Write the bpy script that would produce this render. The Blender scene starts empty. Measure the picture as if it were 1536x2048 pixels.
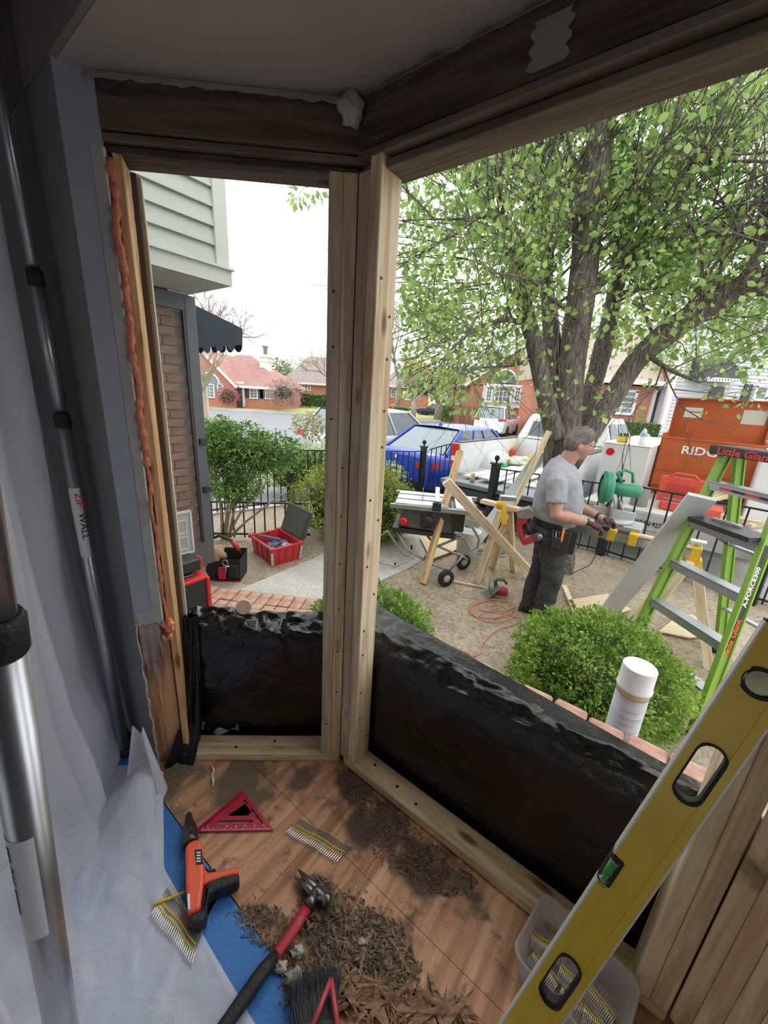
import bpy, bmesh, math, random
import numpy as np
from mathutils import Vector, Matrix, noise as mnoise
S = bpy.context.scene
C = S.collection
PI = math.pi
R = math.radians
# ------------------------------------------------------------------ camera
FPX = 769.0
_d = np.array([-153.0, 2516.0, FPX]); _d /= np.linalg.norm(_d)
_up = -_d
_fw = np.array([0, 0, 1.0]) - _up * _up[2]; _fw /= np.linalg.norm(_fw)
_rt = np.cross(_fw, _up)
if _rt[0] < 0: _rt = -_rt
M3 = np.array([_rt, _fw, _up])
CAM = np.array([0.0, 0.0, 1.45])
cam_data = bpy.data.cameras.new('camera')
cam = bpy.data.objects.new('camera', cam_data)
C.objects.link(cam)
cam_data.sensor_fit = 'VERTICAL'
cam_data.sensor_height = 24.0
cam_data.lens = FPX / 2048.0 * 24.0
cam_data.clip_start = 0.02
cam_data.clip_end = 500
cam.matrix_world = Matrix(((M3[0][0], -M3[0][1], -M3[0][2], CAM[0]),
                           (M3[1][0], -M3[1][1], -M3[1][2], CAM[1]),
                           (M3[2][0], -M3[2][1], -M3[2][2], CAM[2]), (0, 0, 0, 1)))
S.camera = cam
# ------------------------------------------------------------------ world and light
world = bpy.data.worlds.new('overcast'); S.world = world
world.use_nodes = True
wn = world.node_tree.nodes; wl = world.node_tree.links
bg = wn['Background']
tc = wn.new('ShaderNodeTexCoord'); sp = wn.new('ShaderNodeSeparateXYZ')
rp = wn.new('ShaderNodeValToRGB')
rp.color_ramp.elements[0].position = 0.0; rp.color_ramp.elements[0].color = (0.86, 0.90, 0.95, 1)
rp.color_ramp.elements[1].position = 0.6; rp.color_ramp.elements[1].color = (1.0, 1.0, 1.0, 1)
wl.new(tc.outputs['Generated'], sp.inputs[0]); wl.new(sp.outputs['Z'], rp.inputs[0])
wl.new(rp.outputs[0], bg.inputs['Color'])
bg.inputs['Strength'].default_value = 2.5
sun_d = bpy.data.lights.new('hazy_sun', 'SUN'); sun = bpy.data.objects.new('hazy_sun', sun_d)
C.objects.link(sun); sun_d.energy = 1.3; sun_d.angle = R(25); sun_d.color = (1.0, 0.97, 0.92)
sun.rotation_euler = (R(-42), R(14), R(0))
S.view_settings.view_transform = 'Standard'
S.view_settings.look = 'None'
S.view_settings.exposure = 0.0
S.view_settings.gamma = 1.0
S.view_settings.use_curve_mapping = False
rnd = random.Random(7)

# ------------------------------------------------------------------ pixel ray helpers (frame 1536 x 2048)
def ray(x, y): return M3 @ np.array([(x - 768) / FPX, (y - 1024) / FPX, 1.0])
def G(x, y, z):
    r = ray(x, y); return Vector(CAM + r * ((z - CAM[2]) / r[2]))
def AT(x, y, dep): return Vector(CAM + ray(x, y) * dep)
def PL(x, y, p, nrm):
    r = ray(x, y); nn = np.array(nrm, float); return Vector(CAM + r * (((np.array(p, float) - CAM) @ nn) / (r @ nn)))
def DEP(p):
    v = M3.T @ (np.array(p) - CAM); return v[2]
U = Vector((0.805, -0.593, 0)).normalized()      # along the main wall and the centre bay window
N = Vector((0.593, 0.805, 0)).normalized()       # outward through the bay
UP = Vector((0, 0, 1))
def UN(a, b, z=0.0): return U * a + N * b + UP * z

# ------------------------------------------------------------------ materials
MATS = {}
def newmat(name):
    m = bpy.data.materials.new(name); m.use_nodes = True
    MATS[name] = m
    return m, m.node_tree.nodes, m.node_tree.links, m.node_tree.nodes['Principled BSDF']
def col4(c): return (c[0], c[1], c[2], 1)
def mat(name, c, rough=0.6, metal=0.0, c2=None, ns=8.0, nd=3.0, bump=0.0, bs=40.0, stretch=(1, 1, 1), spec=None, island=0.0, trans=0.0, lo=0.35, hi=0.65, coat=0.0, sheen=0.0):
    """principled with a two colour noise and a bump; island = brightness change from one loose piece to the next"""
    if name in MATS: return MATS[name]
    m, n, l, b = newmat(name)
    b.inputs['Roughness'].default_value = rough; b.inputs['Metallic'].default_value = metal
    b.inputs['Base Color'].default_value = col4(c)
    if spec is not None: b.inputs['Specular IOR Level'].default_value = spec
    if coat: b.inputs['Coat Weight'].default_value = coat
    co = n.new('ShaderNodeTexCoord'); mp = n.new('ShaderNodeMapping'); mp.inputs['Scale'].default_value = stretch
    l.new(co.outputs['Object'], mp.inputs[0])
    out = None
    if c2 is not None:
        t = n.new('ShaderNodeTexNoise'); t.inputs['Scale'].default_value = ns; t.inputs['Detail'].default_value = nd
        l.new(mp.outputs[0], t.inputs['Vector'])
        r = n.new('ShaderNodeValToRGB'); r.color_ramp.elements[0].position = lo; r.color_ramp.elements[1].position = hi
        r.color_ramp.elements[0].color = col4(c); r.color_ramp.elements[1].color = col4(c2)
        l.new(t.outputs['Fac'], r.inputs[0]); out = r.outputs[0]
    if island:
        g = n.new('ShaderNodeNewGeometry'); h = n.new('ShaderNodeHueSaturation')
        mr = n.new('ShaderNodeMapRange'); mr.inputs['To Min'].default_value = 1 - island; mr.inputs['To Max'].default_value = 1 + island
        l.new(g.outputs['Random Per Island'], mr.inputs['Value']); l.new(mr.outputs[0], h.inputs['Value'])
        if out: l.new(out, h.inputs['Color'])
        else: h.inputs['Color'].default_value = col4(c)
        out = h.outputs[0]
    if out: l.new(out, b.inputs['Base Color'])
    if bump:
        t2 = n.new('ShaderNodeTexNoise'); t2.inputs['Scale'].default_value = bs; t2.inputs['Detail'].default_value = 4
        l.new(mp.outputs[0], t2.inputs['Vector'])
        bp = n.new('ShaderNodeBump'); bp.inputs['Strength'].default_value = bump; bp.inputs['Distance'].default_value = 0.02
        l.new(t2.outputs['Fac'], bp.inputs['Height']); l.new(bp.outputs[0], b.inputs['Normal'])
    if trans:
        tb = n.new('ShaderNodeBsdfTranslucent'); mx = n.new('ShaderNodeMixShader'); mx.inputs[0].default_value = trans
        if out: l.new(out, tb.inputs['Color'])
        else: tb.inputs['Color'].default_value = col4(c)
        l.new(b.outputs[0], mx.inputs[1]); l.new(tb.outputs[0], mx.inputs[2])
        l.new(mx.outputs[0], n['Material Output'].inputs['Surface'])
    return m
def wood(name, c1, c2, axis=2, scale=1.0, rough=0.65, knot=True, bump=0.15, island=0.0, stain=None):
    """sawn timber: long grain streaks, growth lines and knots along one axis"""
    if name in MATS: return MATS[name]
    m, n, l, b = newmat(name)
    b.inputs['Roughness'].default_value = rough; b.inputs['Specular IOR Level'].default_value = 0.25
    co = n.new('ShaderNodeTexCoord'); mp = n.new('ShaderNodeMapping')
    s = [14.0 * scale] * 3; s[axis] = 1.1 * scale
    mp.inputs['Scale'].default_value = s
    oi = n.new('ShaderNodeObjectInfo'); ad = n.new('ShaderNodeVectorMath'); ad.operation = 'ADD'
    ml = n.new('ShaderNodeVectorMath'); ml.operation = 'SCALE'; ml.inputs['Scale'].default_value = 37.0
    cmb = n.new('ShaderNodeCombineXYZ')
    for k in range(3): l.new(oi.outputs['Random'], cmb.inputs[k])
    l.new(cmb.outputs[0], ml.inputs[0]); l.new(co.outputs['Object'], ad.inputs[0]); l.new(ml.outputs[0], ad.inputs[1])
    l.new(ad.outputs[0], mp.inputs[0])
    t = n.new('ShaderNodeTexNoise'); t.inputs['Scale'].default_value = 1.0; t.inputs['Detail'].default_value = 3
    t.inputs['Distortion'].default_value = 0.4
    l.new(mp.outputs[0], t.inputs['Vector'])
    w = n.new('ShaderNodeMath'); w.operation = 'MULTIPLY'; w.inputs[1].default_value = 26.0
    sn = n.new('ShaderNodeMath'); sn.operation = 'SINE'
    l.new(t.outputs['Fac'], w.inputs[0]); l.new(w.outputs[0], sn.inputs[0])
    mr = n.new('ShaderNodeMapRange'); mr.inputs['From Min'].default_value = -1; l.new(sn.outputs[0], mr.inputs['Value'])
    t3 = n.new('ShaderNodeTexNoise'); t3.inputs['Scale'].default_value = 7.0; t3.inputs['Detail'].default_value = 5
    l.new(mp.outputs[0], t3.inputs['Vector'])
    av = n.new('ShaderNodeMath'); av.operation = 'MULTIPLY_ADD'; av.inputs[1].default_value = 0.45
    l.new(mr.outputs[0], av.inputs[0]); l.new(t3.outputs['Fac'], av.inputs[2])
    r = n.new('ShaderNodeValToRGB'); r.color_ramp.elements[0].position = 0.40; r.color_ramp.elements[1].position = 0.95
    r.color_ramp.elements[0].color = col4(c1); r.color_ramp.elements[1].color = col4(c2)
    l.new(av.outputs[0], r.inputs[0]); out = r.outputs[0]
    if knot:
        mk = n.new('ShaderNodeMapping'); s2 = [9.0, 9.0, 9.0]; s2[axis] = 3.2
        mk.inputs['Scale'].default_value = s2; l.new(ad.outputs[0], mk.inputs[0])
        vo = n.new('ShaderNodeTexVoronoi'); vo.inputs['Scale'].default_value = 1.0; l.new(mk.outputs[0], vo.inputs['Vector'])
        kr = n.new('ShaderNodeValToRGB'); kr.color_ramp.elements[0].position = 0.07; kr.color_ramp.elements[1].position = 0.16
        kr.color_ramp.elements[0].color = (1, 1, 1, 1); kr.color_ramp.elements[1].color = (0, 0, 0, 1)
        l.new(vo.outputs['Distance'], kr.inputs[0])
        mx = n.new('ShaderNodeMixRGB'); mx.inputs[2].default_value = (c1[0] * .42, c1[1] * .33, c1[2] * .27, 1)
        l.new(kr.outputs[0], mx.inputs[0]); l.new(out, mx.inputs[1]); out = mx.outputs[0]
    if stain:
        ts = n.new('ShaderNodeTexNoise'); ts.inputs['Scale'].default_value = stain[1]; ts.inputs['Detail'].default_value = 5
        l.new(ad.outputs[0], ts.inputs['Vector'])
        sr = n.new('ShaderNodeValToRGB'); sr.color_ramp.elements[0].position = stain[2]; sr.color_ramp.elements[1].position = stain[2] + .12
        l.new(ts.outputs['Fac'], sr.inputs[0])
        mx = n.new('ShaderNodeMixRGB'); mx.inputs[2].default_value = col4(stain[0])
        l.new(sr.outputs[0], mx.inputs[0]); l.new(out, mx.inputs[1]); out = mx.outputs[0]
    l.new(out, b.inputs['Base Color'])
    bp = n.new('ShaderNodeBump'); bp.inputs['Strength'].default_value = bump; bp.inputs['Distance'].default_value = 0.01
    l.new(av.outputs[0], bp.inputs['Height']); l.new(bp.outputs[0], b.inputs['Normal'])
    return m
def glass(name, c=(0.9, 0.95, 0.95), alpha=0.25, rough=0.03):
    if name in MATS: return MATS[name]
    m, n, l, b = newmat(name)
    b.inputs['Base Color'].default_value = col4(c); b.inputs['Roughness'].default_value = rough
    tr = n.new('ShaderNodeBsdfTransparent'); mx = n.new('ShaderNodeMixShader'); mx.inputs[0].default_value = alpha
    l.new(tr.outputs[0], mx.inputs[1]); l.new(b.outputs[0], mx.inputs[2]); l.new(mx.outputs[0], n['Material Output'].inputs['Surface'])
    return m

# ------------------------------------------------------------------ mesh builder
ORIG = {}
def root_of(o):
    while o.parent: o = o.parent
    return o
class MB:
    def __init__(s, xf=None): s.v = []; s.f = []; s.sm = []; s.xf = xf
    def pts(s, ps):
        i = len(s.v)
        for p in ps:
            p = Vector(p)
            s.v.append(tuple(s.xf @ p) if s.xf else tuple(p))
        return i
    def face(s, idx, sm=False): s.f.append(tuple(idx)); s.sm.append(sm)
    def box(s, c, d, rot=None):
        c = Vector(c); x, y, z = d[0] / 2, d[1] / 2, d[2] / 2
        ps = [Vector((a * x, b * y, e * z)) for a in (-1, 1) for b in (-1, 1) for e in (-1, 1)]
        if rot is not None:
            rm = rot if isinstance(rot, Matrix) else Matrix.Rotation(rot, 3, 'Z')
            ps = [rm @ p for p in ps]
        i = s.pts([c + p for p in ps])
        for q in ((0, 1, 3, 2), (4, 6, 7, 5), (0, 4, 5, 1), (2, 3, 7, 6), (0, 2, 6, 4), (1, 5, 7, 3)): s.face([i + k for k in q])
        return s
    def bar(s, a, b, w, h, side=None):
        """rectangular beam from a to b; w along side, h across"""
        a = Vector(a); b = Vector(b); d = (b - a).normalized()
        sd = Vector(side) if side is not None else (d.cross(UP) if abs(d.z) < 0.95 else Vector((1, 0, 0)))
        sd = (sd - d * sd.dot(d)).normalized(); o = d.cross(sd)
        ps = [p + sd * (x * w / 2) + o * (y * h / 2) for p in (a, b) for x, y in ((-1, -1), (1, -1), (1, 1), (-1, 1))]
        i = s.pts(ps)
        s.face((i + 3, i + 2, i + 1, i)); s.face((i + 4, i + 5, i + 6, i + 7))
        for k in range(4): s.face((i + k, i + (k + 1) % 4, i + 4 + (k + 1) % 4, i + 4 + k))
        return s
    def tube(s, ps, r, n=8, cap=True, flat=1.0):
        ps = [Vector(p) for p in ps]; m = len(ps)
        rs = r if isinstance(r, (list, tuple)) else [r] * m
        prev = None; rings = []
        for k in range(m):
            t = (ps[min(k + 1, m - 1)] - ps[max(k - 1, 0)])
            t = t.normalized() if t.length > 1e-9 else UP
            if prev is None:
                a = t.cross(UP) if abs(t.z) < 0.95 else t.cross(Vector((1, 0, 0)))
            else: a = prev - t * prev.dot(t)
            a = a.normalized(); b = t.cross(a); prev = a
            rings.append(s.pts([ps[k] + (a * math.cos(2 * PI * j / n) + b * math.sin(2 * PI * j / n) * flat) * rs[k] for j in range(n)]))
        for k in range(m - 1):
            for j in range(n):
                s.face((rings[k] + j, rings[k] + (j + 1) % n, rings[k + 1] + (j + 1) % n, rings[k + 1] + j), True)
        if cap:
            s.face([rings[0] + j for j in range(n)][::-1]); s.face([rings[-1] + j for j in range(n)])
        return s
    def cyl(s, a, b, r, n=12): return s.tube([a, b], r, n)
    def prism(s, poly, a, b):
        """poly: list of 3D points, extruded by vector b-a"""
        d = Vector(b) - Vector(a); k = len(poly)
        i = s.pts([Vector(p) for p in poly] + [Vector(p) + d for p in poly])
        s.face(range(i, i + k)); s.face([i + k + j for j in range(k)][::-1])
        for j in range(k): s.face((i + j, i + k + j, i + k + (j + 1) % k, i + (j + 1) % k))
        return s
    def grid(s, fn, nu, nv, sm=True):
        i = s.pts([fn(a / nu, b / nv) for b in range(nv + 1) for a in range(nu + 1)])
        for b in range(nv):
            for a in range(nu):
                k = i + b * (nu + 1) + a
                s.face((k, k + 1, k + nu + 2, k + nu + 1), sm)
        return s
    def lathe(s, prof, o=(0, 0, 0), n=16, ax=None, sm=True):
        o = Vector(o); ax = Vector(ax).normalized() if ax is not None else UP
        a = ax.cross(Vector((1, 0, 0))) if abs(ax.x) < .9 else ax.cross(Vector((0, 1, 0)))
        a.normalize(); b = ax.cross(a); rings = []
        for r, z in prof:
            rings.append(s.pts([o + ax * z + (a * math.cos(2 * PI * j / n) + b * math.sin(2 * PI * j / n)) * max(r, 1e-4) for j in range(n)]))
        for k in range(len(prof) - 1):
            for j in range(n): s.face((rings[k] + j, rings[k] + (j + 1) % n, rings[k + 1] + (j + 1) % n, rings[k + 1] + j), sm)
        s.face([rings[0] + j for j in range(n)][::-1]); s.face([rings[-1] + j for j in range(n)])
        return s
    def blob(s, c, r, amp=0.0, seed=0, nu=14, nv=9, fr=2.0):
        c = Vector(c); r = Vector(r) if not isinstance(r, (int, float)) else Vector((r, r, r))
        def p(a, b):
            th = 2 * PI * a; ph = PI * b
            d = Vector((math.cos(th) * math.sin(ph), math.sin(th) * math.sin(ph), math.cos(ph)))
            k = 1 + amp * mnoise.noise(d * fr + Vector((seed * 3.1, seed, 0)))
            return c + Vector((d.x * r.x, d.y * r.y, d.z * r.z)) * k
        return s.grid(p, nu, nv)
    def ell(s, c, ax, n=12):
        """ellipsoid with three axis vectors"""
        c = Vector(c)
        def p(a, b):
            th = 2 * PI * a; ph = PI * b
            return c + ax[0] * (math.cos(th) * math.sin(ph)) + ax[1] * (math.sin(th) * math.sin(ph)) + ax[2] * math.cos(ph)
        return s.grid(p, n, n // 2 + 2)
    def build(s, name, m, parent=None, bevel=0.0, kind=None, label=None, seg=1):
        me = bpy.data.meshes.new(name)
        off = Vector((0, 0, 0))
        if parent is not None: off = Vector(ORIG.get(root_of(parent).name, (0, 0, 0)))
        vs = [(p[0] - off.x, p[1] - off.y, p[2] - off.z) for p in s.v]
        me.from_pydata(vs, [], s.f)
        me.polygons.foreach_set('use_smooth', s.sm)
        me.validate(); me.update()
        o = bpy.data.objects.new(name, me); C.objects.link(o)
        if m is not None: me.materials.append(m)
        if parent is not None: o.parent = parent
        if bevel:
            bv = o.modifiers.new('bevel', 'BEVEL'); bv.width = bevel; bv.segments = seg; bv.limit_method = 'ANGLE'; bv.angle_limit = R(40)
        if kind: o['kind'] = kind
        if label: o['label'] = label
        return o
def tag(o, label, cat, group=None):
    o['label'] = label; o['category'] = cat
    if group: o['group'] = group
    return o
def thing(name, label, cat, loc=(0, 0, 0), group=None):
    o = bpy.data.objects.new(name, None); C.objects.link(o); o.location = loc
    o.empty_display_size = 0.1
    ORIG[o.name] = tuple(loc)
    return tag(o, label, cat, group)
def struct(name, mb, m, parent=None, **k):
    o = mb.build(name, m, parent, **k)
    if parent is None: o['kind'] = 'structure'
    return o
def centred(mb, name, m, **k):
    """a mesh thing whose origin sits at its base centre"""
    vs = np.array(mb.v); c = Vector(((vs[:, 0].min() + vs[:, 0].max()) / 2, (vs[:, 1].min() + vs[:, 1].max()) / 2, vs[:, 2].min()))
    mb.v = [(p[0] - c.x, p[1] - c.y, p[2] - c.z) for p in mb.v]
    o = mb.build(name, m, None, **k); o.location = c
    ORIG[o.name] = tuple(c)
    return o
def board(name, a, b, w, t, side, m, parent=None, bevel=0.002, label=None, cut=0.0):
    """a length of timber with its own axis (grain follows it)"""
    a = Vector(a); b = Vector(b); d = (b - a); L = d.length; d.normalize()
    sd = Vector(side); sd = (sd - d * sd.dot(d)).normalized(); o3 = d.cross(sd)
    mb = MB().box((0, 0, L / 2), (w, t, L))
    off = Vector(ORIG.get(root_of(parent).name, (0, 0, 0))) if parent is not None else Vector((0, 0, 0))
    ob = mb.build(name, m, None, bevel=bevel)
    ob.matrix_world = Matrix.Translation(a - off) @ Matrix((sd, o3, d)).transposed().to_4x4()
    if parent is not None: ob.parent = parent
    if label: ob['label'] = label
    return ob
def dupe(root, loc=None, label=None, rotz=None, scale=None):
    r = root.copy(); C.objects.link(r)
    def rec(src, dst):
        for ch in list(src.children):
            c2 = ch.copy(); C.objects.link(c2); c2.parent = dst; rec(ch, c2)
    rec(root, r)
    if loc is not None: r.location = loc
    if rotz is not None: r.rotation_euler = (0, 0, rotz)
    if scale is not None: r.scale = scale
    if label: r['label'] = label
    ORIG[r.name] = tuple(r.location)
    return r
def text(name, s, size, m, origin, xdir, ydir, parent=None, depth=0.001, bold=0.0, xs=1.0, align='LEFT'):
    cu = bpy.data.curves.new(name, 'FONT'); cu.body = s; cu.size = size; cu.extrude = depth; cu.offset = bold
    cu.align_x = align; cu.resolution_u = 2
    tmp = bpy.data.objects.new(name + '_tmp', cu); C.objects.link(tmp)
    dg = bpy.context.evaluated_depsgraph_get(); dg.update()
    me = bpy.data.meshes.new_from_object(tmp.evaluated_get(dg)); me.name = name
    bpy.data.objects.remove(tmp); bpy.data.curves.remove(cu)
    X = Vector(xdir).normalized(); Y = Vector(ydir); Y = (Y - X * Y.dot(X)).normalized(); Z = X.cross(Y)
    off = Vector(ORIG.get(root_of(parent).name, (0, 0, 0))) if parent is not None else Vector((0, 0, 0))
    Mx = Matrix.Translation(Vector(origin) - off) @ Matrix((X * xs, Y, Z)).transposed().to_4x4()
    me.transform(Mx); me.materials.clear(); me.materials.append(m)
    o = bpy.data.objects.new(name, me); C.objects.link(o)
    if parent is not None: o.parent = parent
    return o
def leaves(name, m, parent, cen, size, seed=0, kind='stuff', nrm=None, droop=0.3, wide=0.55):
    """many folded leaf blades in one mesh; cen (k,3) world positions"""
    rg = np.random.default_rng(seed); k = len(cen); cen = np.asarray(cen, float)
    off = np.array(ORIG.get(root_of(parent).name, (0, 0, 0))) if parent is not None else np.zeros(3)
    d = rg.normal(size=(k, 3)); d[:, 2] -= droop; 
    if nrm is not None: d = d * 0.7 + nrm * 1.0
    d /= np.linalg.norm(d, axis=1)[:, None]
    a = rg.normal(size=(k, 3)); a -= d * (a * d).sum(1)[:, None]; a /= np.linalg.norm(a, axis=1)[:, None]
    b = np.cross(d, a); s = size * (0.65 + 0.7 * rg.random(k))[:, None]
    v = np.empty((k, 4, 3)); base = cen - off
    v[:, 0] = base; v[:, 1] = base + d * s * .5 + a * s * wide * .5 + b * s * .12
    v[:, 2] = base + d * s; v[:, 3] = base + d * s * .5 - a * s * wide * .5 + b * s * .12
    me = bpy.data.meshes.new(name); me.vertices.add(k * 4); me.vertices.foreach_set('co', v.ravel())
    i = np.arange(k)[:, None] * 4
    fs = np.concatenate([i, i + 1, i + 2, i, i + 2, i + 3], 1).ravel()
    me.loops.add(k * 6); me.loops.foreach_set('vertex_index', fs)
    me.polygons.add(k * 2); me.polygons.foreach_set('loop_start', np.arange(k * 2) * 3)
    me.update(calc_edges=True); me.materials.append(m)
    o = bpy.data.objects.new(name, me); C.objects.link(o)
    if parent is not None: o.parent = parent
    if kind: o['kind'] = kind
    return o
def leafmat(name, c, c2, ns=1.5, isl=0.35, tr=0.35, rough=0.5):
    return mat(name, c, rough, c2=c2, ns=ns, island=isl, trans=tr, spec=0.3)
# ================================================================== ROOM
GZ = -0.45          # yard
RZ = -0.62          # street
CEIL = 2.15
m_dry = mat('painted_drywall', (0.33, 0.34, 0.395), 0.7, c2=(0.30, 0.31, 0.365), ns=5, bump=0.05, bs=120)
m_mud = mat('joint_compound', (0.42, 0.42, 0.40), 0.85, c2=(0.33, 0.33, 0.31), ns=9, bump=0.15, bs=60)
m_ceil = mat('ceiling_paint', (0.36, 0.355, 0.35), 0.9, c2=(0.33, 0.325, 0.32), ns=3, bump=0.1, bs=200)
m_dark = mat('dim_wall_paint', (0.22, 0.20, 0.20), 0.9)
m_pine = wood('pine_stud', (0.56, 0.40, 0.23), (0.80, 0.66, 0.46), 2, 0.9, island=0)
m_pineg = wood('weathered_stud', (0.42, 0.33, 0.23), (0.62, 0.52, 0.38), 2, 0.9)
m_plate = wood('sill_plate_pine', (0.50, 0.37, 0.20), (0.74, 0.60, 0.38), 2, 0.8, stain=((0.22, 0.15, 0.08), 7, .62))
m_old = wood('old_header_timber', (0.055, 0.042, 0.035), (0.14, 0.11, 0.09), 2, 0.8, stain=((0.17, 0.15, 0.13), 4, .62))
m_oldr = wood('reddish_old_stud', (0.36, 0.17, 0.08), (0.62, 0.36, 0.18), 2, 0.8, stain=((0.16, 0.08, 0.05), 5, .64))
m_tan = wood('tan_trim_timber', (0.11, 0.085, 0.06), (0.20, 0.165, 0.125), 2, 0.8)
P0 = Vector((-0.120, 1.211, 0)); pu, pn = P0.dot(U), P0.dot(N)      # bay corner, inner
C0 = Vector((-0.832, 1.14, 0)); cu0, cn0 = C0.dot(U), C0.dot(N)
J0 = Vector((-0.756, 1.170, 0))
Lm = (P0 - J0).normalized(); Mm = Vector((-Lm.y, Lm.x, 0))           # along / outward of the left bay window
QU = pu + 1.105; Q0 = UN(QU, pn)                                       # right bay corner
ang = math.acos(max(-1, min(1, Lm.dot(U))))
Rm = Matrix.Rotation(-ang, 3, 'Z') @ U; Rn = Vector((-Rm.y, Rm.x, 0))
J1 = Q0 + Rm * 0.62
C1 = J1 + (Rm * 0.13)

# ---- floor: plywood sheets laid across the bay
floor_mb = MB().prism([UN(-3.2, -3.2, -0.022), UN(2.6, -3.2, -0.022), UN(2.6, 0.45, -0.022), C1 + Rn * .12 + UP * -.022, Q0 + (Rn + N) * 0.1 - UP * .022, P0 + (Mm + N) * 0.1 - UP * 0.022, J0 - Lm * .1 + Mm * 0.12 - UP * 0.022, UN(-3.2, cn0 + 0.1, -0.022)], (0, 0, 0), (0, 0, -0.25))
floor = struct('floor', floor_mb, mat('subfloor_joists', (0.16, 0.10, 0.06), 0.9))
# plywood colour: worn orange brown veneer with long grain across the bay, grime patches of their own shape
def ply_mat():
    m, n, l, b = newmat('worn_plywood')
    b.inputs['Roughness'].default_value = 0.55; b.inputs['Specular IOR Level'].default_value = 0.3
    co = n.new('ShaderNodeTexCoord'); mp = n.new('ShaderNodeMapping'); mp.vector_type = 'POINT'
    rot = math.atan2(N.y, N.x)
    mr0 = n.new('ShaderNodeVectorRotate'); mr0.rotation_type = 'Z_AXIS'; mr0.inputs['Angle'].default_value = -rot
    l.new(co.outputs['Object'], mr0.inputs['Vector']); l.new(mr0.outputs[0], mp.inputs[0]); mp.inputs['Scale'].default_value = (1.6, 26, 26)
    t = n.new('ShaderNodeTexNoise'); t.inputs['Scale'].default_value = 1; t.inputs['Detail'].default_value = 6; t.inputs['Distortion'].default_value = 0.6
    l.new(mp.outputs[0], t.inputs['Vector'])
    r = n.new('ShaderNodeValToRGB'); e = r.color_ramp.elements
    e[0].position = .30; e[0].color = (0.27, 0.13, 0.065, 1); e[1].position = .72; e[1].color = (0.70, 0.44, 0.27, 1)
    x = e.new(.5); x.color = (0.53, 0.28, 0.15, 1)
    l.new(t.outputs['Fac'], r.inputs[0])
    def mask(scale, p0, p1, dst, detail=6, off=0):
        tt = n.new('ShaderNodeTexNoise'); tt.inputs['Scale'].default_value = scale; tt.inputs['Detail'].default_value = detail; tt.inputs['Roughness'].default_value = .65
        m2 = n.new('ShaderNodeMapping'); m2.inputs['Location'].default_value = (off, off, 0); l.new(co.outputs['Object'], m2.inputs[0]); l.new(m2.outputs[0], tt.inputs['Vector'])
        rr = n.new('ShaderNodeValToRGB'); rr.color_ramp.elements[0].position = p0; rr.color_ramp.elements[1].position = p1
        l.new(tt.outputs['Fac'], rr.inputs[0]); return rr.outputs[0]
    def dist(px, py, rad, soft):
        s = n.new('ShaderNodeVectorMath'); s.operation = 'DISTANCE'; s.inputs[1].default_value = (px, py, 0)
        nz = n.new('ShaderNodeTexNoise'); nz.inputs['Scale'].default_value = 9; nz.inputs['Detail'].default_value = 5
        l.new(co.outputs['Object'], nz.inputs['Vector'])
        l.new(co.outputs['Object'], s.inputs[0])
        a = n.new('ShaderNodeMath'); a.operation = 'MULTIPLY_ADD'; a.inputs[1].default_value = .35; l.new(nz.outputs['Fac'], a.inputs[0]); l.new(s.outputs['Value'], a.inputs[2])
        q = n.new('ShaderNodeMapRange'); q.inputs['From Min'].default_value = rad + .175 + soft; q.inputs['From Max'].default_value = rad + .175 - soft
        l.new(a.outputs[0], q.inputs['Value']); return q.outputs[0]
    out = r.outputs[0]
    def mixin(fac, c):
        nonlocal out
        mx = n.new('ShaderNodeMixRGB'); mx.inputs[2].default_value = col4(c); l.new(fac, mx.inputs[0]); l.new(out, mx.inputs[1]); out = mx.outputs[0]
    for (px_, py_, rad, c) in ((480, 1555, .13, (0.17, .125, .08)), (330, 1570, .13, (0.19, .15, .10)), (715, 1585, .12, (0.10, .065, .04)), (775, 1650, .12, (0.09, .06, .038)), (850, 1725, .10, (.09, .06, .038)), (930, 1790, .06, (.11, .075, .045)),
                               (650, 1850, .10, (.11, .075, .045)), (760, 1900, .07, (.10, .065, .04)), (540, 1850, .06, (.12, .08, .05)), (600, 1560, .08, (.16, .11, .07)), (700, 1990, .05, (.12, .07, .04))):
        g = G(px_, py_, 0); mixin(dist(g.x, g.y, rad - .02, .03), c)
    mixin(mask(14, .56, .66, 0, off=3), (0.17, 0.11, 0.07))
    mixin(mask(60, .68, .72, 0, off=9), (0.10, 0.06, 0.04))
    l.new(out, b.inputs['Base Color'])
    bp = n.new('ShaderNodeBump'); bp.inputs['Strength'].default_value = .4; bp.inputs['Distance'].default_value = .004
    l.new(t.outputs['Fac'], bp.inputs['Height']); l.new(bp.outputs[0], b.inputs['Normal'])
    return m
m_ply = ply_mat()
nb = cn0 - 0.045
def sheet(a0, a1, b0, b1):
    return MB().prism([UN(a0, b0, -.022), UN(a1, b0, -.022), UN(a1, b1, -.022), UN(a0, b1, -.022)][::-1], (0, 0, 0), (0, 0, .022))
def clip_front(b): return b
# the bay floor is an outline clipped by the bay walls
def ply_piece(poly):
    return MB().prism([p + UP * -.022 for p in poly][::-1], (0, 0, 0), (0, 0, .022))
g1 = .0007
vS = pn - .235            # seam along the bay
uS = pu + .33             # seam across the bay
outL = [J0 - Lm * .1 + Mm * .1, P0 + (Mm + N) * .07]
def lerp(a, b, t): return a + (b - a) * t
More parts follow.
